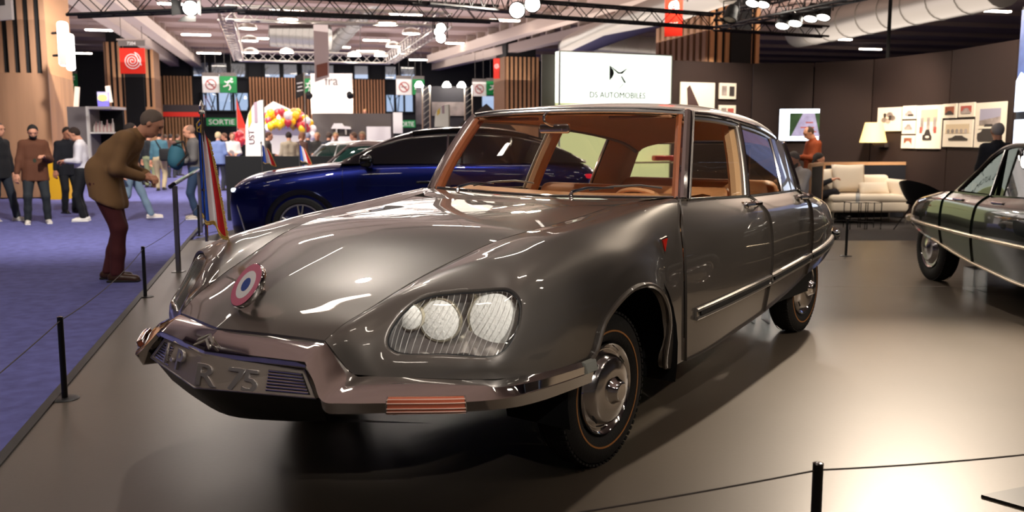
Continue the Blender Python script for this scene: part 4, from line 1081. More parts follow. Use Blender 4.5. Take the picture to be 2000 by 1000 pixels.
colC = column('timber slat column left of the illuminated white sign', 1052, 47, 68, 2.4, W(1020, 235, 47).z, W(1020, 112, 47).z, 8, 8, m1=wood_l, m2=wood)
colD = column('timber slat column rising above the brown exhibition wall', 1480, 26, 110, 3.6, 1.2, CEIL, 7, 9, m1=wood_l, m2=wood)
for (cc, lab) in ((W(1448, 60, 25.7), 'black cable riser on slat column above brown wall'), (W(258, 60, 44.7), 'black riser on the slat column behind the red hose reel sign')):
    g = G().box((0, 0, 0), (.55 if cc.x > 0 else .9, .12, CEIL-1.2)); o = g.obj('cable_riser', blackp, smooth=False); o.location = (cc.x, cc.y, (CEIL+1.2)/2); tag(o, lab, 'riser')
# yellow panel on the big column's foot
p = W(112, 345, 23.3); g = G().box((0, 0, .5), (.46, .5, 1.0)); o = g.obj('yellow_block', mat('yellow_paint', '#d9a520', rough=.5), smooth=False); o.location = (p.x+.1, p.y-.1, -.03); tag(o, 'yellow block standing at the foot of the large timber column', 'block')

# beams
def beam(pts, lab, zt=CEIL, w=.5, d=.7):
    A, B = pts; r = empty('ceiling_beam', A, 0, lab, 'beam', None); v = B-A; L_ = v.length; rz = math.atan2(-v.x, v.y)
    r.rotation_euler = (0, 0, rz)
    G().box((0, L_/2, -d), (w, L_, .12)).obj('bottom_flange', beam_m, r, smooth=False)
    for sx in (-1, 1):
        G().box((sx*w*.42, L_/2, -d+.2), (.06, L_, .30)).obj('side_rail', beam_m, r, smooth=False)
    n = int(L_/1.6); q0 = None
    for k in range(n):
        if q0 is None: q = G().box((0, 0, -d*.5), (w*.8, .14, d)).obj('web_post', beam_m, r, smooth=False); q0 = q
        else: q = q0.copy(); C.objects.link(q); q.parent = r
        q.location = (0, (k+.5)*L_/n, 0)
    return r
def CP(px, py, z=CEIL): return F(px, py, z)
for (pa, pb, lab) in (((40, -120), (345, 108), 'long ceiling beam above the left column, leftmost of the pair'), ((150, -90), (392, 112), 'long ceiling beam running down to the far wall left of the silver truss'),
                      ((1500, -60), (850, 113), 'long ceiling beam running past the illuminated sign, upper one'), ((1290, -60), (842, 96), 'long ceiling beam running past the illuminated sign, lower one')):
    beam((CP(*pa), CP(*pb)), lab)
# cross ribs of the ceiling
for k in range(14):
    yy = 14+3.6*k; c0 = Vector((-2, yy, CEIL-.05)); r0 = G().box((0, 0, 0), (66, .16, .22)).obj('ceiling_rib', ceil_m, smooth=False) if k == 0 else rb.copy()
    if k: C.objects.link(r0)
    rb = r0; r0.location = c0; r0.rotation_euler = (0, 0, math.atan(.256)); tag(r0, ['nearest', 'second nearest', 'third nearest', 'fourth nearest', 'fifth nearest', 'sixth nearest', 'seventh nearest', 'seventh farthest', 'sixth farthest', 'fifth farthest', 'fourth farthest', 'third farthest', 'second farthest', 'farthest'][k] + ' of the slim ribs running across the hall ceiling', 'ceiling rib', 'ribs across the ceiling')
# strip lights
lamp_e = mat('lamp_tube', '#fff2e2', rough=.4, emit=16.)
def strip_light(p, i, L_=1.3, lab='fluorescent strip light under the hall ceiling'):
    global _sl
    if _sl is None:
        _sl = empty('strip_light', (0, 0, 0), 0, lab, 'light', 'strip lights under the ceiling')
        G().box((0, 0, .05), (L_, .24, .06)).obj('lamp_body', beam_m, _sl, smooth=False)
        for hx in (-.5, .5): G().cyl((hx, 0, .06), (hx, 0, .37), .012, 6).obj('hanger_rod', beam_m, _sl)
        G().rbox((0, 0, 0), (L_*.96, .18, .05), .02).obj('lamp_diffuser', lamp_e, _sl, smooth=False)
        r = _sl
    else: r = copy_tree(_sl)
    r.location = p; r.rotation_euler = (0, 0, math.atan(.256)); return r
_sl = None
vis = [(197, 59), (383, 68), (155, 104), (408, 104), (735, 79), (793, 28), (895, 85), (820, 117), (560, 18), (985, 40), (1640, 77), (1945, 22), (720, 100), (610, 88), (1700, 96), (345, 8), (500, 75), (660, 92)]
vlab = ['strip light just above the red hose reel sign column', 'strip light left of the silver truss square, nearer one', 'strip light just right of the large left column', 'strip light above the far left windows below the silver truss corner',
 'strip light inside the silver truss square at its middle', 'strip light above the near side of the silver truss, right half', 'strip light just right of the silver truss corner', 'strip light low over the far wall right of the silver truss', 'strip light above the near silver truss, middle',
 'strip light left of the twin spotlights', 'strip light above the brown wall and television', 'strip light at the far top right corner', 'strip light low inside the silver truss near its far side', 'strip light inside the silver truss square left of the hanging banner', 'strip light low above the brown wall right of the drop pole', 'strip light beside the barn door spotlight at upper left', 'strip light inside the silver truss square at its left', 'strip light beside the slim rising air duct']
for i, (px, py) in enumerate(vis): q_ = strip_light(F(px, py, CEIL-.35), i); q_['label'] = vlab[i]
for i in range(6):
    for j in range(5):
        p = Vector((-9.5+4.2*i, -4+5.4*j, CEIL-.35)) - AXR*0 + Vector((-.256*(-4+5.4*j), 0, 0)); q_ = strip_light(p, 99); q_['label'] = 'strip light on the ceiling above and behind the camera'; q_['group'] = 'strip lights overhead out of view'

# ducts
duct_m = mat('galvanised_duct', '#8c8984', rough=.35, metal=.8)
def duct(pts, r, lab):
    g = G(); g.tube(pts, r, 20); o = g.obj('air_duct', duct_m); tag(o, lab, 'duct')
    for k in range(1, 9):
        P = Vector(pts[0]).lerp(Vector(pts[-1]), k/9) if len(pts) == 2 else None
        if P is not None:
            d = (Vector(pts[1])-Vector(pts[0])).normalized(); G().tube([P-d*.03, P+d*.03], r*1.04, 20).obj('duct_ring', duct_m, o)
duct([W(1115, 92, 33), W(1200, 55, 27), W(1420, -25, 22)], .40, 'silver air duct bending above the illuminated sign')
duct([W(1100, 88, 42), W(1330, 105, 40)], .62, 'wide grey air duct just above the illuminated sign')
duct([W(1560, 62, 38), W(1960, -30, 26)], .62, 'large silver air duct above the brown exhibition wall')
duct([W(530, 68, 41), W(645, 74, 41)], .5, 'grey air duct seen through the silver truss square')
duct([W(640, 100, 50), W(735, -10, 36)], .42, 'slim silver air duct rising right of the hanging banner')
pz = W(1733, 125, 17.9); G().cyl((0, 0, 0), (0, 0, 3.6), .035, 8).obj('drop_pole', blackp).location = pz; tag(bpy.data.objects['drop_pole'], 'thin dark pole dropping from the ceiling to the brown wall', 'pole')

# trusses
def truss(A, B, w, m, lab, group=None, seg=None, rc=.025, rb=.010, flatd=False):
    A, B = Vector(A), Vector(B); r = empty('truss', A, 0, lab, 'truss', group); v = B-A; L_ = v.length; u = v/L_
    s = u.cross(Vector((0, 0, 1))).normalized(); t = s.cross(u)
    cor = [s*w/2+t*w/2, -s*w/2+t*w/2, -s*w/2-t*w/2, s*w/2-t*w/2]
    for c_ in cor: G().tube([c_, c_+v], rc, 6).obj('chord', m, r)
    n = seg or max(3, int(L_/w)); me0 = {}
    for f in range(4):
        a_, b_ = cor[f], cor[(f+1) % 4]
        for k in range(n):
            if f not in me0:
                q = G().tube([a_, b_+u*(L_/n)], rb, 5).obj('brace', m, r); me0[f] = q
            else: q = me0[f].copy(); C.objects.link(q); q.parent = r
            if k % 2: 
                if (f, 1) not in me0: 
                    bpy.data.objects.remove(q) if q is not me0[f] else None
                    q = G().tube([b_, a_+u*(L_/n)], rb, 5).obj('brace', m, r); me0[(f, 1)] = q
                else:
                    q.data = me0[(f, 1)].data
            q.location = u*(L_/n*k)
    return r
silver = mat('truss_aluminium', '#cfc8be', rough=.3, metal=.9)
tb = mat('truss_black', '#101012', rough=.45, metal=.3)
TA, TB, TC, TD = W(440, 36, 20.7), W(870, 54, 21.9), W(762, 118, 32.5), W(466, 112, 31.3)
for q in (TA, TB, TC, TD): q.z = 4.22
truss(TA, TB, .30, silver, 'silver truss, near side of the hanging square'); truss(TB, TC, .30, silver, 'silver truss, right side of the hanging square')
truss(TC, TD, .30, silver, 'silver truss, far side of the hanging square'); truss(TD, TA, .30, silver, 'silver truss, left side of the hanging square')
truss(W(140, 12, 17), W(470, -2, 16.5), .34, tb, 'black lighting truss at the top left of the hall', rc=.03)
truss(W(470, 6, 16.0), W(965, 28, 19.5), .30, tb, 'black lighting truss above the silver truss square', rc=.03)
truss(W(1030, 16, 18.5), W(1400, 42, 20), .28, tb, 'black lighting truss running right from the twin spotlights')
truss(W(1400, 42, 20), W(1700, -25, 15), .28, tb, 'black lighting truss rising to the top right corner')
truss(W(1400, 48, 20.2), W(1612, 62, 21.5), .22, tb, 'short black truss in front of the slat column')
truss(W(820, -12, 14), W(1010, 10, 18.5), .28, tb, 'black truss meeting the twin spotlights from the left')

# spotlights
def spot_fix(p, target, lab, group=None, lit=True, r=.10, L_=.28, col='#fff4e4', e=40):
    root = empty('stage_spotlight', p, 0, lab, 'spotlight', group); d = (Vector(target)-Vector(p)).normalized()
    G().lathe([(r*.6, -L_), (r*.85, -L_*.8), (r*.95, -.04), (r*1.05, 0), (r*1.05, .02), (r*.9, .02), (r*.88, 0)], (0, 0, 0), d, 20).obj('lamp_can', blackp, root)
    G().lathe([(.0001, .010), (r*.86, .006)], (0, 0, 0), d, 20).obj('lamp_lens', mat('spot_lens_on', col, rough=.3, emit=e) if lit else mat('spot_lens_off', '#303030', rough=.2), root)
    s = d.cross(Vector((0, 0, 1))).normalized(); c_ = -d*L_*.4
    G().tube([c_+s*(r+.03), c_+s*(r+.03)+Vector((0, 0, r+.12)), c_-s*(r+.03)+Vector((0, 0, r+.12)), c_-s*(r+.03)], .012, 6).obj('yoke', blackp, root)
    return root
# barndoor lamp at upper left
sp = W(372, 16, 15.5); spot_fix(sp, (0, 0, 1.2), 'lit spotlight with barn doors hanging at the upper left', r=.13, e=60)
g = G()
for a_ in range(4):
    M = Matrix.Rotation(a_*PI/2, 3, 'Y'); g.add([M@Vector(v) + Vector((0, -.05, 0)) for v in ((-.10, 0, .13), (.10, 0, .13), (.15, -.16, .24), (-.15, -.16, .24))], [(0, 1, 2, 3)])
o = g.obj('barn_doors', blackp, bpy.data.objects['stage_spotlight'], smooth=False)
spot_fix(W(1010, 20, 17), (-2, 4, 0), 'left one of the twin spotlights on the black truss', r=.15, e=4)
spot_fix(W(1040, 8, 17), (0, 3, 1), 'right one of the twin spotlights on the black truss, shining brightest', r=.15, e=60)
for k_, (px, py, q) in enumerate(((1528, 50, 1), (1553, 45, 1), (1583, 36, 1), (1608, 33, 1), (1470, 6, 1), (1490, 8, 1), (1425, 38, 0))):
    spot_fix(W(px, py, 17.5), W(px, py, 17.5)+Vector((-.5, -.55, -1.6)), ('dark spotlight shining down from the right truss, number %d along it from the left' % (k_+1)) if 0 else ['leftmost of the four dark spotlights hanging under the short truss', 'second dark spotlight from the left under the short truss', 'third dark spotlight from the left under the short truss', 'rightmost of the four dark spotlights under the short truss', 'small spotlight high on the rising black truss, left one', 'small spotlight high on the rising black truss, right one', 'unlit spotlight where the black trusses meet'][k_], lit=bool(q), r=.13, e=14)
for k_, (px, py, Yd) in enumerate(((484, 56, 24), (488, 80, 26), (490, 103, 29), (560, 103, 31), (692, 109, 31.5), (755, 46, 21.5), (562, 38, 21), (768, 91, 29), (744, 109, 31), (803, 66, 24))):
    g = G(); p = W(px, py, Yd); g.lathe([(.05, .16), (.20, .10), (.24, 0)], (0, 0, 0), (0, 0, 1), 20); r_ = empty('pendant_lamp', p, 0, 'round white lamp on the silver truss square, ' + ['upper left one', 'left side middle one', 'left side lower one', 'far side, leftmost', 'far side, right of the banner', 'near side, right one', 'near side, left one', 'right side lower one', 'far side, rightmost', 'right side upper one'][k_], 'lamp', 'round lamps on the silver truss')
    g.obj('lamp_shade', silver, r_); G().lathe([(.0001, -.01), (.22, 0.)], (0, 0, 0), (0, 0, 1), 20).obj('lamp_disc', mat('lamp_disc', '#fff6ea', emit=22), r_)
for k_, (px, py) in enumerate(((861, 55), (858, 62), (861, 74))):
    spot_fix(W(px, py, 21.5), W(px, py+30, 10), 'white spotlight in the cluster at the right corner of the silver truss, ' + ('top one', 'middle one', 'lowest one')[k_], r=.12, e=14)

def hang(r, xs, z0, ztop=CEIL+.02):
    for x in xs: G().cyl((x, 0, z0), (x, 0, ztop-r.location.z), .012, 6).obj('hanging_wire', greyw, r)
greyw = mat('wire_grey', '#4a4644', rough=.5)
for o_ in [o for o in bpy.data.objects if o.name.startswith('truss')]:
    q_ = [c_ for c_ in o_.children if c_.name.startswith('chord')][0]; bb = [Vector(v) for v in q_.bound_box]; m_ = (bb[0]+bb[6])/2
    G().cyl((m_.x*.4, m_.y*.4, m_.z*.4+.1), (m_.x*.4, m_.y*.4, CEIL+.02-o_.location.z), .012, 6).obj('hanging_wire', greyw, o_)
    G().cyl((m_.x*1.6, m_.y*1.6, m_.z*1.6+.1), (m_.x*1.6, m_.y*1.6, CEIL+.02-o_.location.z), .012, 6).obj('hanging_wire', greyw, o_)
# ---------------- hanging signs and banners
def board(name, label, c, w, h, m, rz=0., thick=.04, cat='sign', group=None, tilt=0.):
    r = empty(name, c, rz, label, cat, group); G().box((0, 0, 0), (w, thick, h)).obj('panel', m, r, smooth=False); return r
def on(r, name, poly, m, y=-.03, d=.004):
    g = G(); g.prism([(p[0], y, p[1]) for p in poly], (0, -d, 0)); return g.obj(name, m, r, smooth=False)
def txt(r, s, x, z, size, m, y=-.03, sx=1., name='lettering', align='CENTER', rot=0.):
    M = frameM((x, y, z), (math.cos(rot), 0, math.sin(rot)), (-math.sin(rot), 0, math.cos(rot)))
    return text_obj(name, s, size, m, r, depth=.003, M=M, sx=sx, align=align)
def disc(cx, cz, rx, rz_=None, n=24): rz_ = rz_ or rx; return [(cx+rx*math.cos(2*PI*k/n), cz+rz_*math.sin(2*PI*k/n)) for k in range(n)]
signred = mat('sign_red', '#e0260e', rough=.5); signgreen = mat('sign_green', '#148a44', rough=.5); signwhite = mat('sign_white', '#f4f0ea', rough=.5)
greym = mat('sign_grey', '#6c6460', rough=.6); redline = mat('sign_ring_red', '#b03a3a', rough=.5)
HR_ = math.atan(.256)
def spiral(r, cx, cz, R, m, y=-.035, sx=1.):
    pts = []
    for k in range(70):
        t = k/69; a_ = 2*PI*3.2*t; rr = R*(.08+.92*t); pts.append((cx+sx*rr*math.cos(a_), y, cz+rr*math.sin(a_)))
    pts.append((cx+sx*R, y, cz-R*.5)); G().tube(pts, R*.052, 5).obj('hose_spiral', m, r)
Yr = 36.; r = board('hose_reel_sign', 'red hanging sign with white spiral on the slat column', W(259, 119, Yr), 48/FPX*Yr, 48/FPX*Yr, signred); spiral(r, 0, 0, .34, signwhite); hang(r, (-.4, .4), .8)
on(r, 'header', [(-.52, .56), (.52, .56), (.52, .78), (-.52, .78)], greym, y=.0, d=.04); txt(r, '7204', 0, .60, .17, signwhite, y=-.05); on(r, 'header_bar', [(-.57, .78), (.57, .78), (.57, .83), (-.57, .83)], beam_m, y=.02, d=.06)
Yr = 22.; r = board('red_banner', 'red hanging banner with white spiral beside the slat column above brown wall', W(1316, 26, Yr), 35/FPX*Yr, 86/FPX*Yr, signred, rz=-.5, thick=.02); spiral(r, 0, .16, .15, signwhite, sx=.9); txt(r, '7205', 0, -.30, .13, signwhite, y=-.03)
r = board('red_banner_far', 'small red hanging sign left of the slat column beside the illuminated sign', W(970, 134, 40), 12/FPX*40, 38/FPX*40, signred, rz=-.3); spiral(r, 0, .1, .11, signwhite)
def nosmoke(px, py, Yd, h, lab):
    w = h/FPX*Yd; r = board('no_smoking_sign', lab, W(px, py, Yd), w, w, signwhite, rz=HR_); hang(r, (-w*.3, w*.3), w*.5)
    G().tube([(w*.3*math.cos(2*PI*k/24), -.035, w*.3*math.sin(2*PI*k/24)) for k in range(24)], w*.03, 5, closed=True).obj('red_ring', redline, r)
    on(r, 'red_bar', [(-w*.24, w*.19), (-w*.19, w*.24), (w*.24, -w*.19), (w*.19, -w*.24)], redline); on(r, 'cigarette', [(-w*.18, -.02*w), (w*.18, -.02*w), (w*.18, .03*w), (-w*.18, .03*w)], greym)
    on(r, 'hanger', [(-w*.5, w*.5), (w*.5, w*.5), (w*.5, w*.72), (-w*.5, w*.72)], greym, y=.02, d=.03)
def runner(px, py, Yd, h, lab, sx=1.):
    w = h/FPX*Yd; r = board('exit_sign', lab, W(px, py, Yd), w*sx, w, signgreen, rz=HR_); hang(r, (-w*.2, w*.2), w*.5); q = lambda L_: [(a_*w*sx, b_*w) for a_, b_ in L_]
    on(r, 'running_figure', q([(-.05, .0), (.1, .18), (.2, .1), (.3, .16), (.28, .22), (.2, .18), (.1, .28), (-.12, .16), (-.2, .22), (-.24, .17), (-.12, .09), (-.02, .13), (-.14, -.04), (-.32, -.10), (-.3, -.17), (-.08, -.12), (.02, -.04), (.08, -.18), (.0, -.34), (.08, -.36), (.17, -.18), (.08, 0)]), signwhite)
    on(r, 'head', disc(.2*w*sx, .33*w, .07*w), signwhite); on(r, 'hanger', [(-w*sx*.5, w*.5), (w*sx*.5, w*.5), (w*sx*.5, w*.72), (-w*sx*.5, w*.72)], greym, y=.02, d=.03)
nosmoke(412, 165, 50, 31, 'white no smoking sign left of the green running man sign above the left windows'); runner(446, 165, 50, 31, 'green exit sign with running man above the left far windows')
nosmoke(789, 170, 52, 30, 'white no smoking sign above the middle far windows'); runner(817, 170, 52, 29, 'green exit sign partly behind the dark booth', .8)
nosmoke(936, 174, 50, 27, 'white no smoking sign just above the grey car roof at left'); runner(963, 172, 50, 26, 'green exit sign beside the small red hanging sign')
runner(602, 168, 54, 28, 'green exit sign half hidden by the hanging banner', .7); runner(267, 172, 54, 24, 'green exit sign between the two halves of the slat column', .6); runner(140, 160, 54, 30, 'green exit sign just right of the large timber column', .7)
r = board('exit_lettering_sign', 'green SORTIE exit sign over the far doorway', W(433, 238, 55.5), 56/FPX*55.5, 15/FPX*55.5, signgreen, rz=HR_); txt(r, 'SORTIE', 0, -.15, .42, signwhite, sx=1.1)
r = board('exit_lettering_sign', 'green SORTIE exit sign partly hidden right of white panel', W(796, 242, 55), 30/FPX*55, 14/FPX*55, signgreen, rz=HR_); txt(r, 'ORTIE', 0, -.14, .38, signwhite, sx=.72)
# red letter fascia
r = board('shop_fascia', 'dark shop fascia with red lettering at the far left of the hall', W(360, 217, 50), 78/FPX*50, 24/FPX*50, mat('fascia_dark', '#3a3030', rough=.6), rz=HR_); on(r, 'red_band', [(-1.08, -.30), (1.0, -.30), (1.0, -.05), (-1.08, -.05)], signred); 
# big white banner with letters
r = board('fair_banner', 'tall white banner reading fra above the grey kiosk', W(648, 184, 44), 80/FPX*44, 78/FPX*44, mat('banner_white', '#f4e8e0', rough=.6)); txt(r, 'fra', .0, .42, .62, mat('banner_text', '#6a6060', rough=.6), sx=.95)
for q in (-.95, .95): spot_fix(W(648, 184, 44)+Vector((q, -.5, -.1)), W(648, 184, 44)+Vector((q, 0, -.3)), 'bright lamp at the %s edge of the white fra banner' % ('left' if q < 0 else 'right'), r=.16, e=20)
for q in (-.9, .9): G().cyl((q, .05, -.9), (q, .05, -r.location.z), .05, 8).obj('banner_post', greyw, r)
# hanging pennant
r = empty('hanging_banner', W(628, 110, 26), .9, 'tall white hanging banner below the silver truss square', 'banner'); q = 26/FPX
G().add([(-.26, 0, .85), (.26, 0, 1.0), (.26, 0, -.55), (-.26, 0, -.72)], [(0, 1, 2, 3)]).obj('cloth', mat('pennant_white', '#f1e6e2', rough=.7), r, smooth=False)
G().add([(-.20, -.01, -.25), (.20, -.01, -.15), (.20, -.01, -.50), (-.20, -.01, -.60)], [(0, 1, 2, 3)]).obj('printed_picture', mat('pennant_print', '#a06a58', rough=.7), r, smooth=False)
r2 = empty('flag_banner', W(586, 172, 30), .6, 'small black banner on a pole left of the white fra banner', 'banner')
G().add([(-.16, 0, .38), (.12, 0, .48), (.12, 0, -.22), (-.16, 0, -.36)], [(0, 1, 2, 3)]).obj('cloth', mat('black_cloth', '#2c2826', rough=.8), r2, smooth=False)
for zz, L_ in ((.18, .9), (.06, .7), (-.06, .9)): on(r2, 'white_line', [(-.12*L_, zz-.02), (.10*L_, zz+.02), (.10*L_, zz-.02), (-.12*L_, zz-.06)], signwhite, y=-.01)
G().tube([(.14, 0, .5), (.16, 0, -2.2)], .02, 6).obj('banner_pole', silver, r2)
# feather banners
def feather(px, py0, py1, Yd, w, lab, letters=None):
    b = W(px, py1, Yd); t = W(px, py0, Yd); h = t.z-b.z; r = empty('feather_banner', b, 0, lab, 'banner')
    P = [(-w*.5, 0), (w*.5, 0), (w*.5, h), (w*.25, h*.985), (-.05*w, h*.90), (-.3*w, h*.75), (-w*.45, h*.55)]
    o = G().prism([(p[0], 0, p[1]) for p in P], (0, .015, 0)).obj('sail', mat('feather_white', '#f3efe9', rough=.6), r, smooth=False)
    G().prism([(p[0], -.012, p[1]) for p in ((-.30*w, h*.72), (-.12*w, h*.86), (-.12*w, h*.62), (-.30*w, h*.5))], (0, .004, 0)).obj('yellow_patch', mat('feather_yellow', '#e8c45a', rough=.6), r, smooth=False)
    G().prism([(p[0], -.012, p[1]) for p in ((.02*w, h*.95), (.18*w, h*.97), (.18*w, h*.6), (.02*w, h*.6))], (0, .004, 0)).obj('purple_patch', mat('feather_purple', '#b49aa6', rough=.6), r, smooth=False)
    G().tube([(w*.5, 0, -.4), (w*.5, 0, h)], .015, 6).obj('pole', silver, r)
    if letters: txt(r, letters, -.02*w, h*.22, w*.42, mat('feather_text', '#8a6a72', rough=.6), y=-.015, rot=PI/2, align='LEFT', sx=1.)
feather(499, 195, 306, 17, .36, 'white feather banner in front of balloons at the left', 'UST'); feather(863, 204, 248, 20, .32, 'small white feather banner behind the blue car roof')
r = empty('red_feather', W(470, 232, 40), 0, 'small red feather flag left of the tall white feather banner', 'banner'); G().prism([(-.16, 0, .9), (-.05, 0, .4), (.22, 0, -.4), (-.14, 0, -.4)], (0, .02, 0)).obj('sail', signred, r, smooth=False); G().prism([(-.1, 0, -.4), (.5, 0, -.4), (.5, 0, -1.1), (-.1, 0, -1.1)], (0, .02, 0)).obj('panel', mat('salmon', '#c8584a', rough=.6), r, smooth=False); G().tube([(-.16, 0, .9), (-.16, 0, -3)], .02, 5).obj('pole', silver, r)

# tent, balloons
r = empty('tent', W(535, 235, 42), .1, 'small white peaked tent behind the balloon arch', 'tent'); 
G().add([(-1.0, -1, 0), (1.9, -1, -.1), (1.9, 1, -.1), (-1.0, 1, 0), (0, 0, .85)], [(0, 1, 4), (1, 2, 4), (2, 3, 4), (3, 0, 4)]).obj('canopy', mat('tent_white', '#efe6dc', rough=.7), r, smooth=False)
for q in ((-1, -1), (1.9, -1), (1.9, 1), (-1, 1)): G().tube([(q[0], q[1], 0), (q[0], q[1], -2.5)], .04, 6).obj('tent_leg', silver, r)
G().add([(-.9, 1, -.2), (1.8, 1, -.2), (1.8, 1, -2.4), (-.9, 1, -2.4)], [(0, 1, 2, 3)]).obj('back_cloth', mat('tent_back', '#e8e0d8', rough=.7), r, smooth=False)
bc = [('yellow', '#f2c21c'), ('red', '#c8343c'), ('white', '#f0e4e0'), ('orange', '#f08a20')]
random.seed(5); b0 = {}
arch = [(522, 262, .9)]+[(522+11*k, 236-6*math.sin(k*.5)) for k in range(9)]
nb = 0
for k in range(10):
    for j in range(5):
        px = 522 + 9.6*k + random.uniform(-4, 4); base = 238 - 7*math.sin(k/9*PI) + (k > 6)*(k-6)*5; py = base + (j-2)*6.5 + random.uniform(-2, 2)
        if py > 268: continue
        nm, colr = bc[(k*3+j*2+int(random.random()*2)) % 3 if random.random() < .9 else 3]; p = W(px, py, 34+random.uniform(-.5, .5))
        if nm not in b0:
            e_ = empty('balloon', p, 0, '%s balloon in the arch at the back of the hall' % nm, 'balloon', '%s balloons of the arch' % nm); gg = G(); gg.lathe([(.0001, -.17), (.07, -.14), (.125, -.05), (.14, .03), (.11, .11), (.05, .15), (.0001, .16)], (0, 0, 0), (0, 0, 1), 14)
            gg.obj('skin', mat('balloon_'+nm, colr, rough=.25, coat=.6), e_, angle=0); G().lathe([(.03, -.19), (.008, -.165)], (0, 0, 0), (0, 0, 1), 8).obj('knot', mat('balloon_'+nm, colr), e_); b0[nm] = e_
        else: e_ = copy_tree(b0[nm]); e_.location = p
for (px, py) in ((458, 268), (463, 276), (468, 264), (471, 275), (462, 284)):
    e_ = copy_tree(b0['red']); e_.location = W(px, py, 30); e_['label'] = 'red balloon in the bunch left of the tall feather banner'; e_['group'] = 'red balloon bunch'

# grey kiosk with white model on brackets
r = empty('kiosk', W(688, 290, 36), 0, 'long grey kiosk wall with white car shaped model mounted on it', 'kiosk'); q = 36/FPX
G().box((0, .4, -.6), (152*q, .8, 3.9)).obj('wall_panel', mat('kiosk_grey', '#57504c', rough=.7), r, smooth=False)
G().prism([(x*q, -.25, -z*q) for x, z in ((-38, -38), (-32, -48), (-18, -48), (-14, -43), (-2, -42), (0, -37))], (0, .2, 0)).obj('car_cutout', signwhite, r, smooth=False)
G().box((-28*q, -.1, 34*q), (.06, .2, .3)).obj('bracket', silver, r); G().box((-10*q, -.1, 34*q), (.06, .2, .3)).obj('bracket', silver, r)
G().box((-20*q, -.2, 8*q), (52*q, .1, 30*q)).obj('white_panel', signwhite, r, smooth=False)
G().box((53*q, -.15, 28*q), (46*q, .1, 28*q)).obj('white_board', signwhite, r, smooth=False)
r = board('white_upright', 'plain white upright panel right of the grey kiosk', W(777, 240, 34), 18/FPX*34, 40/FPX*34, signwhite)
# dark booth with lamps and pictures
r = empty('booth', W(864, 225, 30), .1, 'dark booth with picture panels and bright lamps along its top', 'booth'); q = 30/FPX
G().box((0, .5, 0), (100*q, 1, 110*q)).obj('booth_body', mat('booth_dark', '#26242a', rough=.6), r, smooth=False)
G().box((12*q, -.02, 12*q), (64*q, .04, 26*q)).obj('picture_panel', mat('booth_pic', '#7a6f6c', rough=.6, noise=.4, nscale=3), r, smooth=False)
G().box((-42*q, -.02, 12*q), (18*q, .04, 60*q)).obj('side_picture', mat('booth_pic2', '#4a4448', rough=.6, noise=.5, nscale=4), r, smooth=False)
for x in (-44, 36, 8): 
    g = G(); g.lathe([(.0001, 0), (.13, 0), (.13, .06), (.06, .16)], (x*q, -.5, 52*q), (0, 0, 1), 14); g.obj('booth_lamp', mat('booth_lamp', '#fff6ea', emit=30), r)
for x in (-31, 50): 
    g = G()
    for a_ in (-.12, .12): g.tube([(x*q+a_, -.3, -55*q), (x*q+a_, -.3, 55*q)], .025, 5)
    for k in range(10): g.tube([(x*q-.12, -.3, (-55+11*k)*q), (x*q+.12, -.3, (-44+11*k)*q)], .012, 4)
    g.obj('mini_truss', silver, r)
p = W(950, 222, 28); G().add([(-1.0, -.6, -.5), (.9, -.6, -.5), (.9, .6, -.5), (-1.0, .6, -.5), (.0, 0, .30)], [(0, 1, 4), (1, 2, 4), (2, 3, 4), (3, 0, 4)]).obj('dark_canopy', mat('canopy_dark', '#2a2624', rough=.8), smooth=False).location = p; tag(bpy.data.objects['dark_canopy'], 'dark pointed canopy just above the left end of the limousine roof', 'canopy')

# grey fridge-like cabinet with shelf near the large column
r = empty('display_cabinet', W(175, 300, 21), 0, 'grey display cabinet with shelves behind the group at the left', 'cabinet'); q = 21/FPX
G().box((-20*q, .4, 20*q), (38*q, .8, 140*q)).obj('cabinet_side', mat('cabinet_grey', '#8c8484', rough=.5), r, smooth=False); G().box((22*q, .4, 88*q), (50*q, .8, 5*q)).obj('cabinet_top', signwhite, r, smooth=False); G().box((0, .02, 20*q), (5*q, .06, 140*q)).obj('cabinet_post', signwhite, r, smooth=False); G().box((22*q, .7, 20*q), (46*q, .1, 130*q)).obj('cabinet_back', blackp, r, smooth=False)
G().box((22*q, .4, 40*q), (46*q, .7, 3*q)).obj('shelf', signwhite, r, smooth=False)
random.seed(3)
for k in range(11): 
    h_ = random.uniform(.15, .3); g = G(); g.lathe([(.03, 0), (.03, h_*.6), (.012, h_*.8), (.012, h_), (.0001, h_)], (0, 0, 0), (0, 0, 1), 10); o = g.obj('bottle', [mat('bottle_w', '#d8d0c8', rough=.3), mat('bottle_p', '#c09a98', rough=.3)][k % 2]); o.location = W(175, 300, 21)+Vector(((3+3.6*k)*q, .25, 42*q)); tag(o, 'small pale bottle on the shelf of the grey display cabinet', 'bottle', 'bottles in the grey cabinet')
r = board('roll_up_banner', 'small purple and yellow sign above the grey cabinet', W(202, 198, 24), 21/FPX*24, 36/FPX*24, mat('sign_purple', '#5a52a8', rough=.6), rz=.1); on(r, 'yellow_oval', disc(-.01, .09, .115, .085), mat('sign_yellow', '#e8cc60', rough=.6)); on(r, 'grey_band', [(-.14, .02), (.14, .0), (.14, .24), (-.14, .24)], mat('sign_lilac', '#8c88ac', rough=.6), y=-.021, d=.002)
for (px, ya, yb, lab) in ((150, 170, 210, 'pale slanted board leaning above the grey cabinet'), (213, 168, 200, 'pale slanted board beside the slat column')):
    r = board('pale_board', lab, W(px, (ya+yb)/2, 25), 9/FPX*25, (yb-ya)/FPX*25, mat('pale_wood', '#c8b8a8', rough=.7)); r.rotation_euler = (0, .12 if px < 200 else -.12, 0)

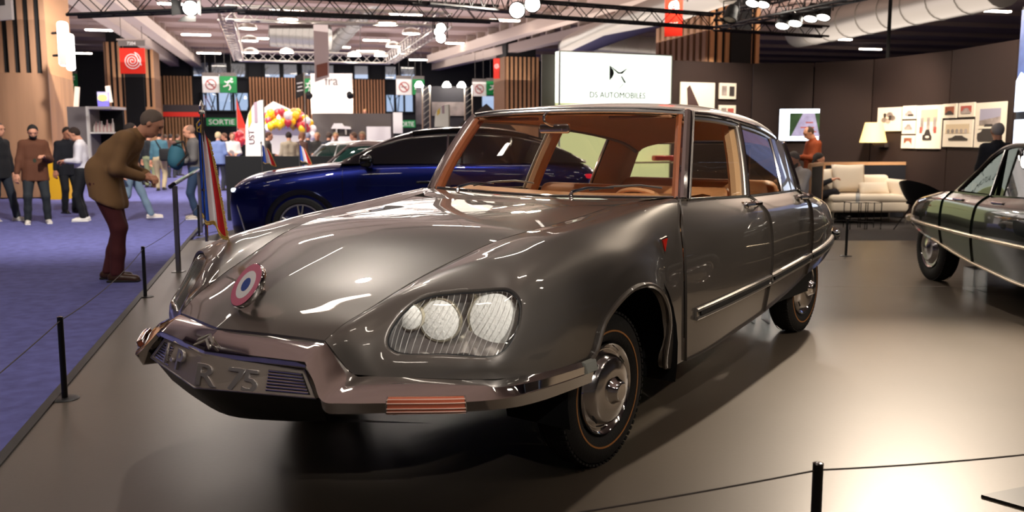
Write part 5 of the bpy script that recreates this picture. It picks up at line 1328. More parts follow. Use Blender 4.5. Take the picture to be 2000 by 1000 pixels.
# lamp boxes on the large column
glow = mat('lightbox_white', '#fffdf8', rough=.4, emit=1.6)
for nm, px, py, w_, h_, lab in (('a', 124, 86, 18, 84, 'upper grey faced lightbox letter on the side of the large column'), ('b', 137, 102, 14, 70, 'lower white glowing lightbox beside the grey faced one')):
    Yd = 22.6 if nm == 'a' else 22.9; q = Yd/FPX; r = empty('lightbox', W(px, py, Yd), 0, lab, 'lightbox')
    G().rbox((0, 0, 0), (w_*q, .22, h_*q), .07).obj('glowing_body', glow, r)
    if nm == 'a': G().box((.02, -.12, 0), (w_*q*.72, .02, h_*q*.96)).obj('grey_face', greym if 0 else mat('face_grey', '#9a908c', rough=.5), r, smooth=False)
    G().tube([(-w_*q*.5, 0, h_*q*.25), (-w_*q*.5-.2, .1, h_*q*.25)], .03, 6).obj('bracket', blackp, r); G().tube([(-w_*q*.5, 0, -h_*q*.25), (-w_*q*.5-.2, .1, -h_*q*.25)], .03, 6).obj('bracket', blackp, r)
r = empty('white_sign', W(4, 5, 20), -.45, 'white sign board with dark print at the top left corner', 'sign'); q = 20/FPX; G().box((0, 0, 0), (56*q, .06, 66*q)).obj('panel', signwhite, r, smooth=False); on(r, 'dark_print', [(-22*q, -6*q), (12*q, -6*q), (12*q, 28*q), (-22*q, 28*q)], mat('print_dark', '#403c3a', rough=.7, noise=.5, nscale=12))
# low black wall behind the blue car
a, b = W(432, 330, 16.5), W(900, 330, 17.5); G().box((0, 0, .60), ((b-a).length, .12, 1.18)).obj('low_black_wall', blackp, smooth=False).location = ((a.x+b.x)/2, 17., -.03); tag(bpy.data.objects['low_black_wall'], 'low black partition wall behind the blue car', 'partition')
# ================================================================ THE STAND BEHIND THE CAR
brown = mat('brown_wall', '#291a16', rough=.75, noise=.06, nscale=2)
def wallpts(pairs): return [Vector((W(px, 271, Y).x, Y, 0)) for px, Y in pairs]
WPx = [(1310, 18.3), (1466, 19.1), (1585, 18.9), (1700, 18.1), (1850, 16.3), (1976, 14.5), (2060, 13.0)]
WP = wallpts(WPx); WZ = [3.0]*7
for i in range(6):
    a, b = WP[i], WP[i+1]; g = G(); d = (b-a).normalized(); nrm = Vector((-d.y, d.x, 0)); g.prism([a+d*.012, b-d*.012, b-d*.012+Vector((0, 0, 3.0)), a+d*.012+Vector((0, 0, 3.0))], nrm*.12)
    tag(g.obj('exhibition_wall', brown, smooth=False), ['brown exhibition wall panel with framed pictures beside the lit sign', 'brown wall panel to the left of the television', 'brown wall panel carrying the television', 'brown wall panel behind the lamp and small frames', 'brown wall panel behind the large picture frames', 'brown wall panel at the right edge beside the big screen'][i], 'wall panel')
def wallhit(px, py):
    r = ray_dir(px, py)
    for i in range(6):
        a, b = WP[i], WP[i+1]; d = b-a
        # solve t*r.xy = a + s*d
        det = r.x*(-d.y)+d.x*r.y
        t = (a.x*(-d.y)+d.x*a.y)/det; s = (r.x*a.y-r.y*a.x)/det
        if -1e-6 <= s <= 1: return Vector((r.x*t, r.y*t, CAM_H+r.z*t)), math.atan2(d.y, d.x)
    return Vector((r.x*t, r.y*t, CAM_H+r.z*t)), math.atan2(d.y, d.x)
def wall_board(name, label, x0, x1, y0, y1, m, cat, thick=.03, off=.03, group=None):
    c, rz = wallhit((x0+x1)/2, (y0+y1)/2); c1, _ = wallhit(x0, (y0+y1)/2); c2, _ = wallhit(x1, (y0+y1)/2)
    w = (Vector((c2.x, c2.y))-Vector((c1.x, c1.y))).length; h = abs(W((x0+x1)/2, y0, c.y).z-W((x0+x1)/2, y1, c.y).z)
    n = Vector((math.sin(rz), -math.cos(rz), 0)); w, h = (w*.955, h*.965) if cat == 'picture' else (w, h); r = empty(name, c+n*off, rz, label, cat, group)
    G().box((0, 0, 0), (w, thick, h)).obj('frame', m, r, smooth=False); r['_w'] = w; r['_h'] = h; return r, w, h
def fr(r, name, polys, m, w, h, y=-.018):
    for p in polys: g = G(); g.prism([((q[0]-.5)*w, y, (q[1]-.5)*h) for q in p], (0, -.003, 0)); g.obj(name, m, r, smooth=False)
fw = mat('frame_cream', '#f5ead8', rough=.6); pd = mat('print_charcoal', '#3c3634', rough=.6); pg = mat('print_grey', '#a39690', rough=.6, noise=.5, nscale=6); pl_ = mat('print_lilac', '#a8a4b8', rough=.6); psand = mat('print_sand', '#dcc8a8', rough=.6); pr_ = mat('print_rust', '#9a5a44', rough=.6, noise=.5, nscale=9); pred = mat('print_red', '#b85a50', rough=.6)
def R4(a, b, c, d): return [(a, b), (c, b), (c, d), (a, d)]
def carshape(x0, x1, z0, z1): 
    W_ = x1-x0; H_ = z1-z0; return [(x0, z0+H_*.15), (x0+.05*W_, z0), (x1-.05*W_, z0), (x1, z0+H_*.3), (x1-.15*W_, z0+H_*.55), (x1-.32*W_, z1), (x0+.35*W_, z1), (x0+.18*W_, z0+H_*.55), (x0, z0+H_*.45)]
for spec in (
  ('picture_frame', 'cream framed print of flowers half behind the wall lamp', 1716, 1764, 209, 257, [('flowers', [disc(.45+.2*math.cos(k*1.3), .55+.14*math.sin(k*1.9), .11) for k in range(7)], pg), ('dark_flowers', [disc(.4+.15*math.cos(k*2.1), .6+.1*math.sin(k*1.4), .06) for k in range(4)], pd)]),
  ('picture_frame', 'small cream framed car print, topmost of the column of three', 1766, 1793, 206, 233, [('car', [carshape(.22, .80, .25, .62)], pg), ('ground', [R4(.45, .22, .85, .35)], pd)]),
  ('picture_frame', 'small cream framed car print, middle of the column of three', 1765, 1791, 235, 262, [('car', [carshape(.2, .8, .3, .72)], pg)]),
  ('picture_frame', 'small cream framed interior print, lowest of the column of three', 1763, 1790, 264, 290, [('print', [R4(.22, .25, .80, .80)], pr_), ('seat', [carshape(.25, .78, .25, .55)], fw)]),
  ('picture_frame', 'tall cream framed print of a black car before columns', 1792, 1842, 204, 292, [('facade', [R4(.18, .62, .84, .90)], psand), ('columns', [R4(.18+.26*k, .40, .30+.26*k, .72) for k in range(3)], pg), ('figures', [R4(.16, .36, .26, .50), R4(.74, .36, .84, .50)], pred), ('car', [carshape(.30, .68, .20, .44)], pd), ('plate', [disc(.5, .27, .08, .03)], fw)]),
  ('picture_frame', 'small cream framed grille print, left one of the top pair', 1844, 1874, 202, 231, [('print', [R4(.18, .22, .86, .80)], pr_), ('car', [carshape(.2, .84, .22, .5)], pd)]),
  ('picture_frame', 'small cream framed car print, right one of the top pair', 1876, 1908, 200, 229, [('print', [R4(.16, .3, .84, .78)], pred), ('car', [carshape(.18, .82, .22, .62)], pg)]),
  ('picture_frame', 'wide cream framed print of a long dark car below the top pair', 1843, 1905, 233, 288, [('trees', [R4(.10, .5, .90, .84)], psand), ('crowd', [disc(.2+.15*k, .58, .05, .08) for k in range(5)], pg), ('car', [carshape(.22, .90, .24, .42)], pd)]),
  ('picture_frame', 'large cream framed print of a black car under pale sky, rightmost', 1907, 1968, 198, 290, [('sky', [R4(.16, .60, .86, .86)], pl_), ('hill', [[(.16, .50), (.86, .50), (.86, .68), (.16, .60)]], pg), ('car', [carshape(.12, .84, .14, .52)], pd), ('bumper', [R4(.16, .42, .78, .46)], fw)]),
  ('picture_frame', 'large white framed print of a dark sail shape beside the lit sign', 1325, 1395, 160, 232, [('sail', [[(.18, .98*.85), (.26, .92), (.62, .18), (.22, .18)]], mat('print_brown', '#4a3634', rough=.6))]),
  ('picture_frame', 'small cream frame with two prints, upper of the pair near the sign', 1402, 1436, 162, 194, [('left_print', [R4(.13, .2, .43, .82)], pg), ('right_print', [R4(.58, .18, .88, .8)], pd)]),
  ('picture_frame', 'small cream frame with two prints, lower of the pair near the sign', 1401, 1435, 205, 237, [('left_print', [R4(.13, .2, .43, .82)], pg), ('right_print', [R4(.50, .2, .86, .8)], pred)])):
    r, w, h = wall_board(spec[0], spec[1], *spec[2:6], fw, 'picture')
    for j_, (nm, polys, m_) in enumerate(spec[6]): fr(r, nm, polys, m_, w, h, y=-.017-.003*j_)
# television
r, w, h = wall_board('television', 'wall mounted television showing a page with a photograph', 1519, 1632, 212, 276, gloss_black, 'television', .05, .05)
scr = mat('screen_white', '#e8f0ff', rough=.3, emit=2.2); fr(r, 'screen', [R4(.012, .02, .988, .98)], scr, w, h, -.026)
fr(r, 'screen_picture', [R4(.19, .15, .80, .86)], mat('screen_green', '#2c4428', rough=.3, emit=.3, noise=.6, nscale=7), w, h, -.030); fr(r, 'screen_figure', [[(.22, .15), (.72, .15), (.62, .86), (.42, .86)]], mat('screen_violet', '#8c86a4', rough=.3, emit=.5, noise=.25, nscale=9), w, h, -.034)
fr(r, 'screen_line', [R4(.47, .55, .60, .59), R4(.38, .40, .62, .44), R4(.5, .27, .66, .31)], pred, w, h, -.038); fr(r, 'caption', [R4(.22, .10, .74, .12)], pl_, w, h, -.034)
# wall lamp
c, rz = wallhit(1729, 262); n = Vector((math.sin(rz), -math.cos(rz), 0)); r = empty('wall_lamp', c+n*.28, rz, 'wall lamp with a warm cream shade left of the picture group', 'lamp'); q = c.y/FPX
G().lathe([(25*q, -11*q-.05), (25*q, -11*q-.045), (16*q, 24*q-.02), (15.6*q, 24*q-.02), (24.6*q, -11*q-.05)], (0, 0, 0), (0, 0, 1), 32, closed=True).obj('lamp_shade', mat('lamp_shade', '#f0d090', rough=.7, emit=.9, ecol='#f2c878'), r)
G().lathe([(.0001, -.03), (.03, 0), (.0001, .03)], (0, 0, 0), (0, 0, 1), 12).obj('bulb', mat('warm_bulb', '#ffd890', emit=20), r); G().tube([(0, 0, 0), (0, 0, -.2), (0, .27, -.2)], .012, 6).obj('lamp_arm', pd, r); G().box((0, .20, -.20), (.28, .10, .09)).obj('wall_mount', chrome, r, smooth=False)
# big illuminated sign
a, b = W(1092, 271, 16.6), W(1309, 271, 17.5); a.z = b.z = 0; v = b-a; rz = math.atan2(v.y, v.x); w = v.length
r = empty('illuminated_sign', a, rz, 'tall glowing white sign wall with a black emblem and thin lettering', 'sign'); lw = mat('lightbox_front', '#f6fff0', rough=.5, emit=.85); lw2 = mat('lightbox_lower_tint', '#c8cc9a', rough=.6, emit=.35)
H_ = 3.02; zc = .55
zs_ = 2.12; G().box((w/2, .10, (H_+zs_)/2), (w, .16, H_-zs_)).obj('lit_face', lw, r, smooth=False); G().box((w/2, .10, (zs_+zc)/2), (w, .16, zs_-zc-.01)).obj('lower_tinted_glow', mat('lightbox_window_tint', '#d0d49c', rough=.6, emit=.55), r, smooth=False); G().box((w/2, .12, zc/2), (w, .16, zc)).obj('plinth', greym, r, smooth=False)  # lower face glows khaki: the car windows' tint put into its colour
G().tube([(0, 0, zc), (0, 0, H_), (w, 0, H_), (w, 0, zc)], .02, 4).obj('edge_frame', silver, r)
def lx(px): return (px-1092)/(1309-1092)*w
def lz(py): return CAM_H + (271-py)*17.05/FPX
k_ = mat('emblem_black', '#0c1210', rough=.5)
for nm, P in (('emblem_left', [(1186.5, 132), (1186.5, 160), (1192, 154), (1195, 147), (1194, 141)]), ('emblem_curve', [(1187, 132), (1196, 141), (1203, 147), (1211, 147), (1222, 135), (1208, 144), (1204, 144), (1197, 139)]), ('emblem_stroke', [(1208, 151), (1211, 152), (1219, 164), (1215, 164)]), ('emblem_hair', [(1213, 166), (1213.8, 166.6), (1204, 177), (1203.6, 176.6)])):
    g = G(); g.prism([(lx(p[0]), .012, lz(p[1])) for p in P], (0, -.008, 0)); g.obj(nm, k_, r, smooth=False)
txt(r, 'DS AUTOMOBILES', lx(1203), lz(193), .150, k_, y=.006, sx=.96)
# green-tinted lower face seen below through the car: a shelf with a red object
G().box((lx(1250), -.15, lz(317)), (lx(1330)-lx(1170), .25, .03)).obj('shelf', psand, r, smooth=False)
g = G().rbox((0, 0, .06), (.5, .16, .10), .03); o = g.obj('red_model_car', mat('model_red', '#c82010', rough=.3, coat=.5)); o.location = Vector(a) + Matrix.Rotation(rz, 3, 'Z')@Vector((lx(1290), -.15, lz(317)+.02)); o.rotation_euler = (0, 0, rz); tag(o, 'small red model car on the shelf below the glowing sign', 'model car')
# grey pillar left of sign
g = G().box((0, 0, 1.5), (.4, .3, 3.0)); o = g.obj('grey_pillar', mat('pillar_grey', '#5c5650', rough=.6)); pz = W(1078, 271, 17.2); o.location = (pz.x, pz.y, 0); tag(o, 'grey pillar standing left of the glowing sign wall', 'pillar')
# big led screen at right edge
a, b = W(1977, 271, 12.2), W(2090, 271, 10.5); v = b-a; rz = math.atan2(v.y, v.x); w = Vector((v.x, v.y)).length; r = empty('led_screen', (a.x, a.y, 0), rz, 'tall bright video screen at the right edge of the stand', 'screen')
zt, zm, zb, z0 = [CAM_H+(271-py)*12.2/FPX for py in (22, 220, 235, 300)]
G().box((w/2, .15, (zt+z0)/2), (w, .25, zt-z0)).obj('screen_case', gloss_black, r, smooth=False)
g = G(); g.prism([(.06, 0, zm), (w, 0, zm), (w, 0, zt-.05), (.06, 0, zt-.05)], (0, -.01, 0)); g.obj('upper_picture', mat('led_blue', '#5a6a9c', rough=.3, emit=.9, noise=.8, nscale=3.), r, smooth=False)
g = G(); g.prism([(.06, 0, z0+.03), (w, 0, z0+.03), (w, 0, zb), (.06, 0, zb)], (0, -.01, 0)); g.obj('lower_picture', mat('led_white', '#dce8ff', rough=.3, emit=1.6), r, smooth=False)
g = G(); g.prism([(.06, -.012, zm), (.6, -.012, zm), (.6, -.012, zm+.35), (.2, -.012, zm+.5), (.06, -.012, zm+.4)], (0, -.01, 0)); g.obj('bright_shape', mat('led_white', '#dce8ff'), r, smooth=False)
G().tube([(.1, .15, 0), (.1, .15, z0)], .04, 6).obj('stand_leg', gloss_black, r); G().tube([(w-.1, .15, 0), (w-.1, .15, z0)], .04, 6).obj('stand_leg', gloss_black, r)
# ---------------- lounge
navy = mat('screen_navy_felt', '#14141c', rough=.9); oakf = mat('oak_frame', '#b98e68', rough=.5); sofa_m = mat('cream_upholstery', '#e6d8c4', rough=.9, bump=.2, bscale=60)
def divider(x0, Y0_, x1, Y1_, zt, lab):
    a, b = W(x0, 271, Y0_), W(x1, 271, Y1_); a.z = b.z = 0; v = b-a; rz = math.atan2(v.y, v.x); w = v.length; r = empty('divider_screen', a, rz, lab, 'divider')
    G().box((w/2, .03, zt/2), (w-.06, .05, zt-.04)).obj('felt_panel', navy, r, smooth=False)
    for (p, q_) in (((0, .03, 0), (0, .03, zt)), ((0, .03, zt), (w, .03, zt)), ((w, .03, zt), (w, .03, 0))): g = G(); g.tube([p, q_], .04, 4); g.obj('frame_bar', oakf, r, smooth=False)
divider(1612, 16.9, 1838, 17.3, CAM_H-(319-271)*17/FPX, 'dark felt divider with oak frame behind the cream sofa')
divider(1588, 15.0, 1611, 15.8, CAM_H-(321-271)*15.4/FPX, 'dark felt divider end with oak post left of the sofa')
q = 16.3/FPX; sc = W(1688, 271, 16.4); r = empty('sofa', (sc.x, sc.y, 0), .02, 'long cream two part sofa with low arms', 'sofa')
G().rbox((0, 0, .30), (150*q, .85, .20), .05).obj('seat_base', sofa_m, r); G().rbox((-.02, -.03, .44), (148*q, .82, .14), .06).obj('seat_cushion', sofa_m, r); G().rbox((-.05, .36, .62), (146*q, .16, .42), .07).obj('backrest', sofa_m, r); G().rbox((68*q, 0, .56), (.18, .85, .40), .07).obj('armrest', sofa_m, r)
for sx in (-.62, .66):
    for sy in (-.34, .34): G().tube([(sx, sy, 0), (sx, sy, .22)], .015, 6).obj('leg', silver, r)
def cushion(c, d, rz, tilt, lab):
    R_ = Matrix.Rotation(rz, 3, 'Z') @ Matrix.Rotation(tilt, 3, 'X'); g = G(); n = 12; P = []
    for sgn in (1, -1):
        P = [[R_@Vector((d[0]*.5*u*(1-.06*(1-abs(v))), sgn*d[1]*.5*max(0, (1-u*u))**.4*max(0, (1-v*v))**.4, d[2]*.5*v*(1-.06*(1-abs(u))))) for v in np.linspace(-1, 1, n)] for u in np.linspace(-1, 1, n)]
        g.grid(np.array(P), flip=sgn > 0)
    o = g.obj('cushion', sofa_m, angle=0); weld(o); o.location = c; tag(o, lab, 'cushion')
sb = Vector((sc.x, sc.y, 0))
cushion(sb+Vector((-.20, .12, .78)), (.62, .20, .50), .1, -.25, 'large square cream cushion upright on the sofa'); cushion(sb+Vector((-.62, .20, .74)), (.5, .18, .42), 0, -.2, 'cream cushion at the left end of the sofa behind the black boots'); cushion(sb+Vector((.22, .02, .60)), (.58, .16, .24), .1, -.5, 'flat cream cushion lying on the sofa seat')
wire = mat('wire_black', '#1c1816', rough=.4, metal=.6)
for (px, lab) in ((1678, 'wire frame side table in front of the sofa, left one'), (1706, 'wire frame side table in front of the sofa, right one')):
    p = W(px, 271, 15.2); r = empty('side_table', (p.x, p.y, 0), 0, lab, 'table'); hz = CAM_H-(394-271)*15.2/FPX; q2 = .14 if px < 1690 else .13
    G().box((0, 0, hz), (q2*2, .3, .012)).obj('table_top', glass_mat('table_glass', (.9, .9, .9)), r, smooth=False)
    G().tube([(-q2, -.15, hz), (q2, -.15, hz), (q2, .15, hz), (-q2, .15, hz)], .008, 4, closed=True).obj('top_frame', wire, r)
    for sx in (-q2, q2):
        for sy in (-.15, .15): G().tube([(sx, sy, 0), (sx, sy, hz)], .008, 5).obj('leg', wire, r)
p = W(1681, 271, 15.2); o = G().lathe([(.032, 0), (.034, .15), (.012, .19), (.012, .22), (.0001, .22)], (0, 0, 0), (0, 0, 1), 12).obj('bottle', glass_mat('bottle_plastic', (.8, .86, .95), refl=1.5)); o.location = (p.x, p.y, CAM_H-(394-271)*15.2/FPX+.006); tag(o, 'clear water bottle on the left wire table', 'bottle')
# shell chair
p = W(1808, 271, 14.9); r = empty('lounge_chair', (p.x, p.y, 0), .5, 'black shell chair with splayed legs beside the sofa', 'chair'); P = []
for u in np.linspace(0, 1, 9):
    row = []
    for a_ in np.linspace(0, 2*PI, 33):
        x = .40*math.cos(a_); y = .34*math.sin(a_); hgt = .42+u*(.22+.18*(-x/.40)); s_ = .35+.65*u**.5; row.append((x*s_, y*s_, hgt))
    P.append(row)
G().grid(np.array(P)).obj('shell', mat('shell_black', '#15161a', rough=.45), r); G().rbox((0, 0, .45), (.36, .36, .06), .03).obj('seat_pad', navy, r)
for sx in (-1, 1):
    for sy in (-1, 1): G().tube([(.1*sx, .1*sy, .42), (.30*sx, .28*sy, 0)], [.014, .009], 6).obj('leg', wire, r)

# ---------------- barrier posts and cords
def post(p, h=.475, lab='', r=.0165):
    e_ = empty('barrier_post', (p[0], p[1], 0), 0, lab, 'post'); G().cyl((0, 0, .008), (0, 0, h), r, 20).obj('shaft', mat('post_black', '#0a0a0b', rough=.45), e_)
    G().lathe([(.075, 0), (.077, .003), (.070, .007), (.02, .010), (.0001, .010)], (0, 0, 0), (0, 0, 1), 32).obj('base_plate', mat('post_black', '#0a0a0b'), e_)
    G().lathe([(r*1.03, h-.004), (r*1.03, h+.002), (r*.7, h+.004), (.0001, h+.004)], (0, 0, 0), (0, 0, 1), 20).obj('post_cap', gloss_black, e_); return Vector((p[0], p[1], h-.02))
def cord(a, b, lab, sag=.03, r=.0032):
    pts = [a.lerp(b, t) - Vector((0, 0, sag*4*t*(1-t))) for t in np.linspace(0, 1, 16)]; g = G(); g.tube(pts, r, 6); tag(g.obj('rope', mat('elastic_cord', '#3a3330', rough=.7)), lab, 'cord')
pA = F(127, 779); pB = F(284, 580); pC = F(389, 461); pD = F(1652, 500); pN = Vector((-1.75, 1.7, 0))
# near right post: top seen at (1598,905)
tN = F(1598, 906, .475)
tA = post(pA, lab='black barrier post on the left platform edge, nearest the camera'); tB = post(pB, lab='black barrier post at the platform edge below the leaning man'); tC = post(pC, lab='black barrier post behind the flag pole at the platform edge'); tD = post(pD, lab='black barrier post behind the limousine tail near the sofa')
tE = post(tN, lab='black barrier post in the foreground at the lower right')
pN2 = post((-1.78, 1.9), lab='black barrier post just outside the frame at the lower left')
cord(pN2, tA, 'black cord from the lower left to the nearest left post', .02); cord(tA, tB, 'black cord between the two left barrier posts', .05); cord(tB, tC, 'black cord running past the steel railing to the flag', .05)
tF = F(2140, 872, .455); cord(tE, Vector((tF.x, tF.y, .455)), 'dark cord right of the foreground post', .01); post((tF.x, tF.y), .475, 'black barrier post outside the right edge')
tG = F(1085, 1002, .455); d = (Vector((tG.x, tG.y, .455))-tE); cord(tE, tE+d*1.6, 'dark cord left of the foreground post', .01)
cord(tD, W(1800, 436, 11.3), 'thin dark cord to the right of the post by the sofa', .01); cord(tD, W(1530, 432, 11.3), 'thin dark cord behind the limousine tail', .0)
# steel railing
rb_ = F(349, 531); rt = Vector((rb_.x-.01, rb_.y, .98)); q3 = W(388, 333, 14.5); r = empty('handrail', (0, 0, 0), 0, 'brushed steel railing with black handrail beside the flag', 'railing'); steel = mat('brushed_steel', '#8e8a88', rough=.3, metal=.9)
G().box((rb_.x, rb_.y, .48), (.045, .045, .96)).obj('steel_upright', steel, r, smooth=False); G().box((rb_.x, rb_.y, .004), (.12, .12, .008)).obj('foot_plate', steel, r, smooth=False)
G().tube([rt+Vector((-.03, -.05, -.03)), rt, Vector((q3.x, q3.y, rt.z+.02))], .024, 8).obj('rail', gloss_black, r)
G().box((q3.x, q3.y, .48), (.045, .045, .96)).obj('steel_upright', steel, r, smooth=False)
# black plate at the lower right corner
a = F(1916, 972); o = G().prism([(0, 0), (1.3, .52), (1.5, -.3), (.35, -.42)], (0, 0, .012)).obj('floor_plate', mat('plate_black', '#14120f', rough=.35), smooth=False); o.location = (a.x, a.y, .001); tag(o, 'flat black metal plate on the floor at the lower right corner', 'plate')
# clear supports below the cars
acr = glass_mat('clear_acrylic', (.9, .95, .97), refl=2.)
for (px, py, lab) in ((1481, 628, 'clear plastic jack block under the limousine sill'), (1903, 568, 'clear plastic jack block under the dark green car')):
    p = F(px, py); r = empty('jack_block', p, 0, lab, 'support'); 
    for sx in (-.06, .06): G().box((sx, 0, .11), (.02, .2, .22)).obj('side', acr, r, smooth=False)
    G().box((0, 0, .225), (.14, .2, .01)).obj('top', acr, r, smooth=False)

# ================================================================ OTHER CARS
blue = mat('midnight_blue_paint', '#08165c', rough=.3, metal=.85, coat=1., coat_rough=.01); cladb = mat('cladding_black', '#08080a', rough=.25, coat=.5); dglass = mat('dark_glass', '#07090c', rough=.04, spec=.9, coat=1.)
S = empty('blue_car', (-1.27, 12.66, 0), PI, 'dark blue modern SUV parked side on behind the limousine', 'car')
# columns: x, rows (y,z): centre top, inner top, shoulder, belt side, mid side, low side, sill
def body_net(spec):
    return np.array([[(x, y, z) for (y, z) in rows] for x, rows in spec])
SB = [
 (2.42, [(0,.78),(.35,.77),(.55,.74),(.62,.70),(.64,.60),(.60,.42),(.50,.26)]),
 (2.36, [(0,.90),(.45,.88),(.68,.84),(.76,.78),(.78,.62),(.74,.40),(.66,.24)]),
 (2.18, [(0,1.00),(.50,.99),(.76,.94),(.86,.84),(.88,.64),(.86,.40),(.80,.23)]),
 (1.90, [(0,1.07),(.50,1.06),(.80,1.01),(.91,.90),(.93,.66),(.92,.42),(.86,.23)]),
 (1.55, [(0,1.12),(.50,1.11),(.82,1.07),(.93,.96),(.95,.70),(.94,.45),(.88,.23)]),
 (1.20, [(0,1.155),(.50,1.15),(.83,1.11),(.93,1.00),(.95,.72),(.93,.45),(.88,.23)]),
 (.85, [(0,1.17),(.50,1.17),(.84,1.13),(.93,1.02),(.94,.72),(.93,.44),(.88,.23)]),
 (.40, [(0,1.17),(.50,1.17),(.85,1.145),(.93,1.04),(.94,.74),(.92,.42),(.87,.23)]),
 (-.4, [(0,1.17),(.50,1.17),(.85,1.155),(.935,1.05),(.945,.74),(.92,.42),(.87,.23)]),
 (-1.2, [(0,1.18),(.50,1.18),(.84,1.165),(.94,1.06),(.955,.76),(.94,.44),(.88,.23)]),
 (-1.8, [(0,1.19),(.50,1.19),(.80,1.17),(.92,1.06),(.945,.78),(.92,.46),(.86,.26)]),
 (-2.2, [(0,1.16),(.48,1.16),(.74,1.14),(.84,1.02),(.87,.78),(.84,.50),(.78,.32)]),
 (-2.38,[(0,1.05),(.40,1.05),(.62,1.03),(.70,.95),(.72,.76),(.70,.52),(.64,.36)])]
N_ = body_net(SB); n0 = N_.shape[0]-1
def half_both(net_, us, vs, name, m, parent, flip=False, angle=40):
    S_ = net(net_, us, vs); g = G(); g.grid(S_, flip=flip); S2 = S_.copy(); S2[:, :, 1] *= -1; g.grid(S2, flip=not flip); o = g.obj(name, m, parent, angle=angle); weld(o, 1e-3); o.data.shade_smooth(); o.data.set_sharp_from_angle(angle=math.radians(angle)); return o
half_both(N_, np.linspace(0, n0, 90), np.linspace(0, 6, 40), 'body_shell', blue, S)
g = G(); F0 = N_[0]; F1 = F0.copy(); F1[:, 1] *= -1; g.add(list(F0)+list(F1[::-1]), [tuple(range(14))]); g.obj('front_grille', cladb, S, smooth=False)
g = G(); F0 = N_[-1]; F1 = F0.copy(); F1[:, 1] *= -1; g.add(list(F0)+list(F1[::-1]), [tuple(range(14))]); g.obj('tailgate', blue, S, smooth=False)
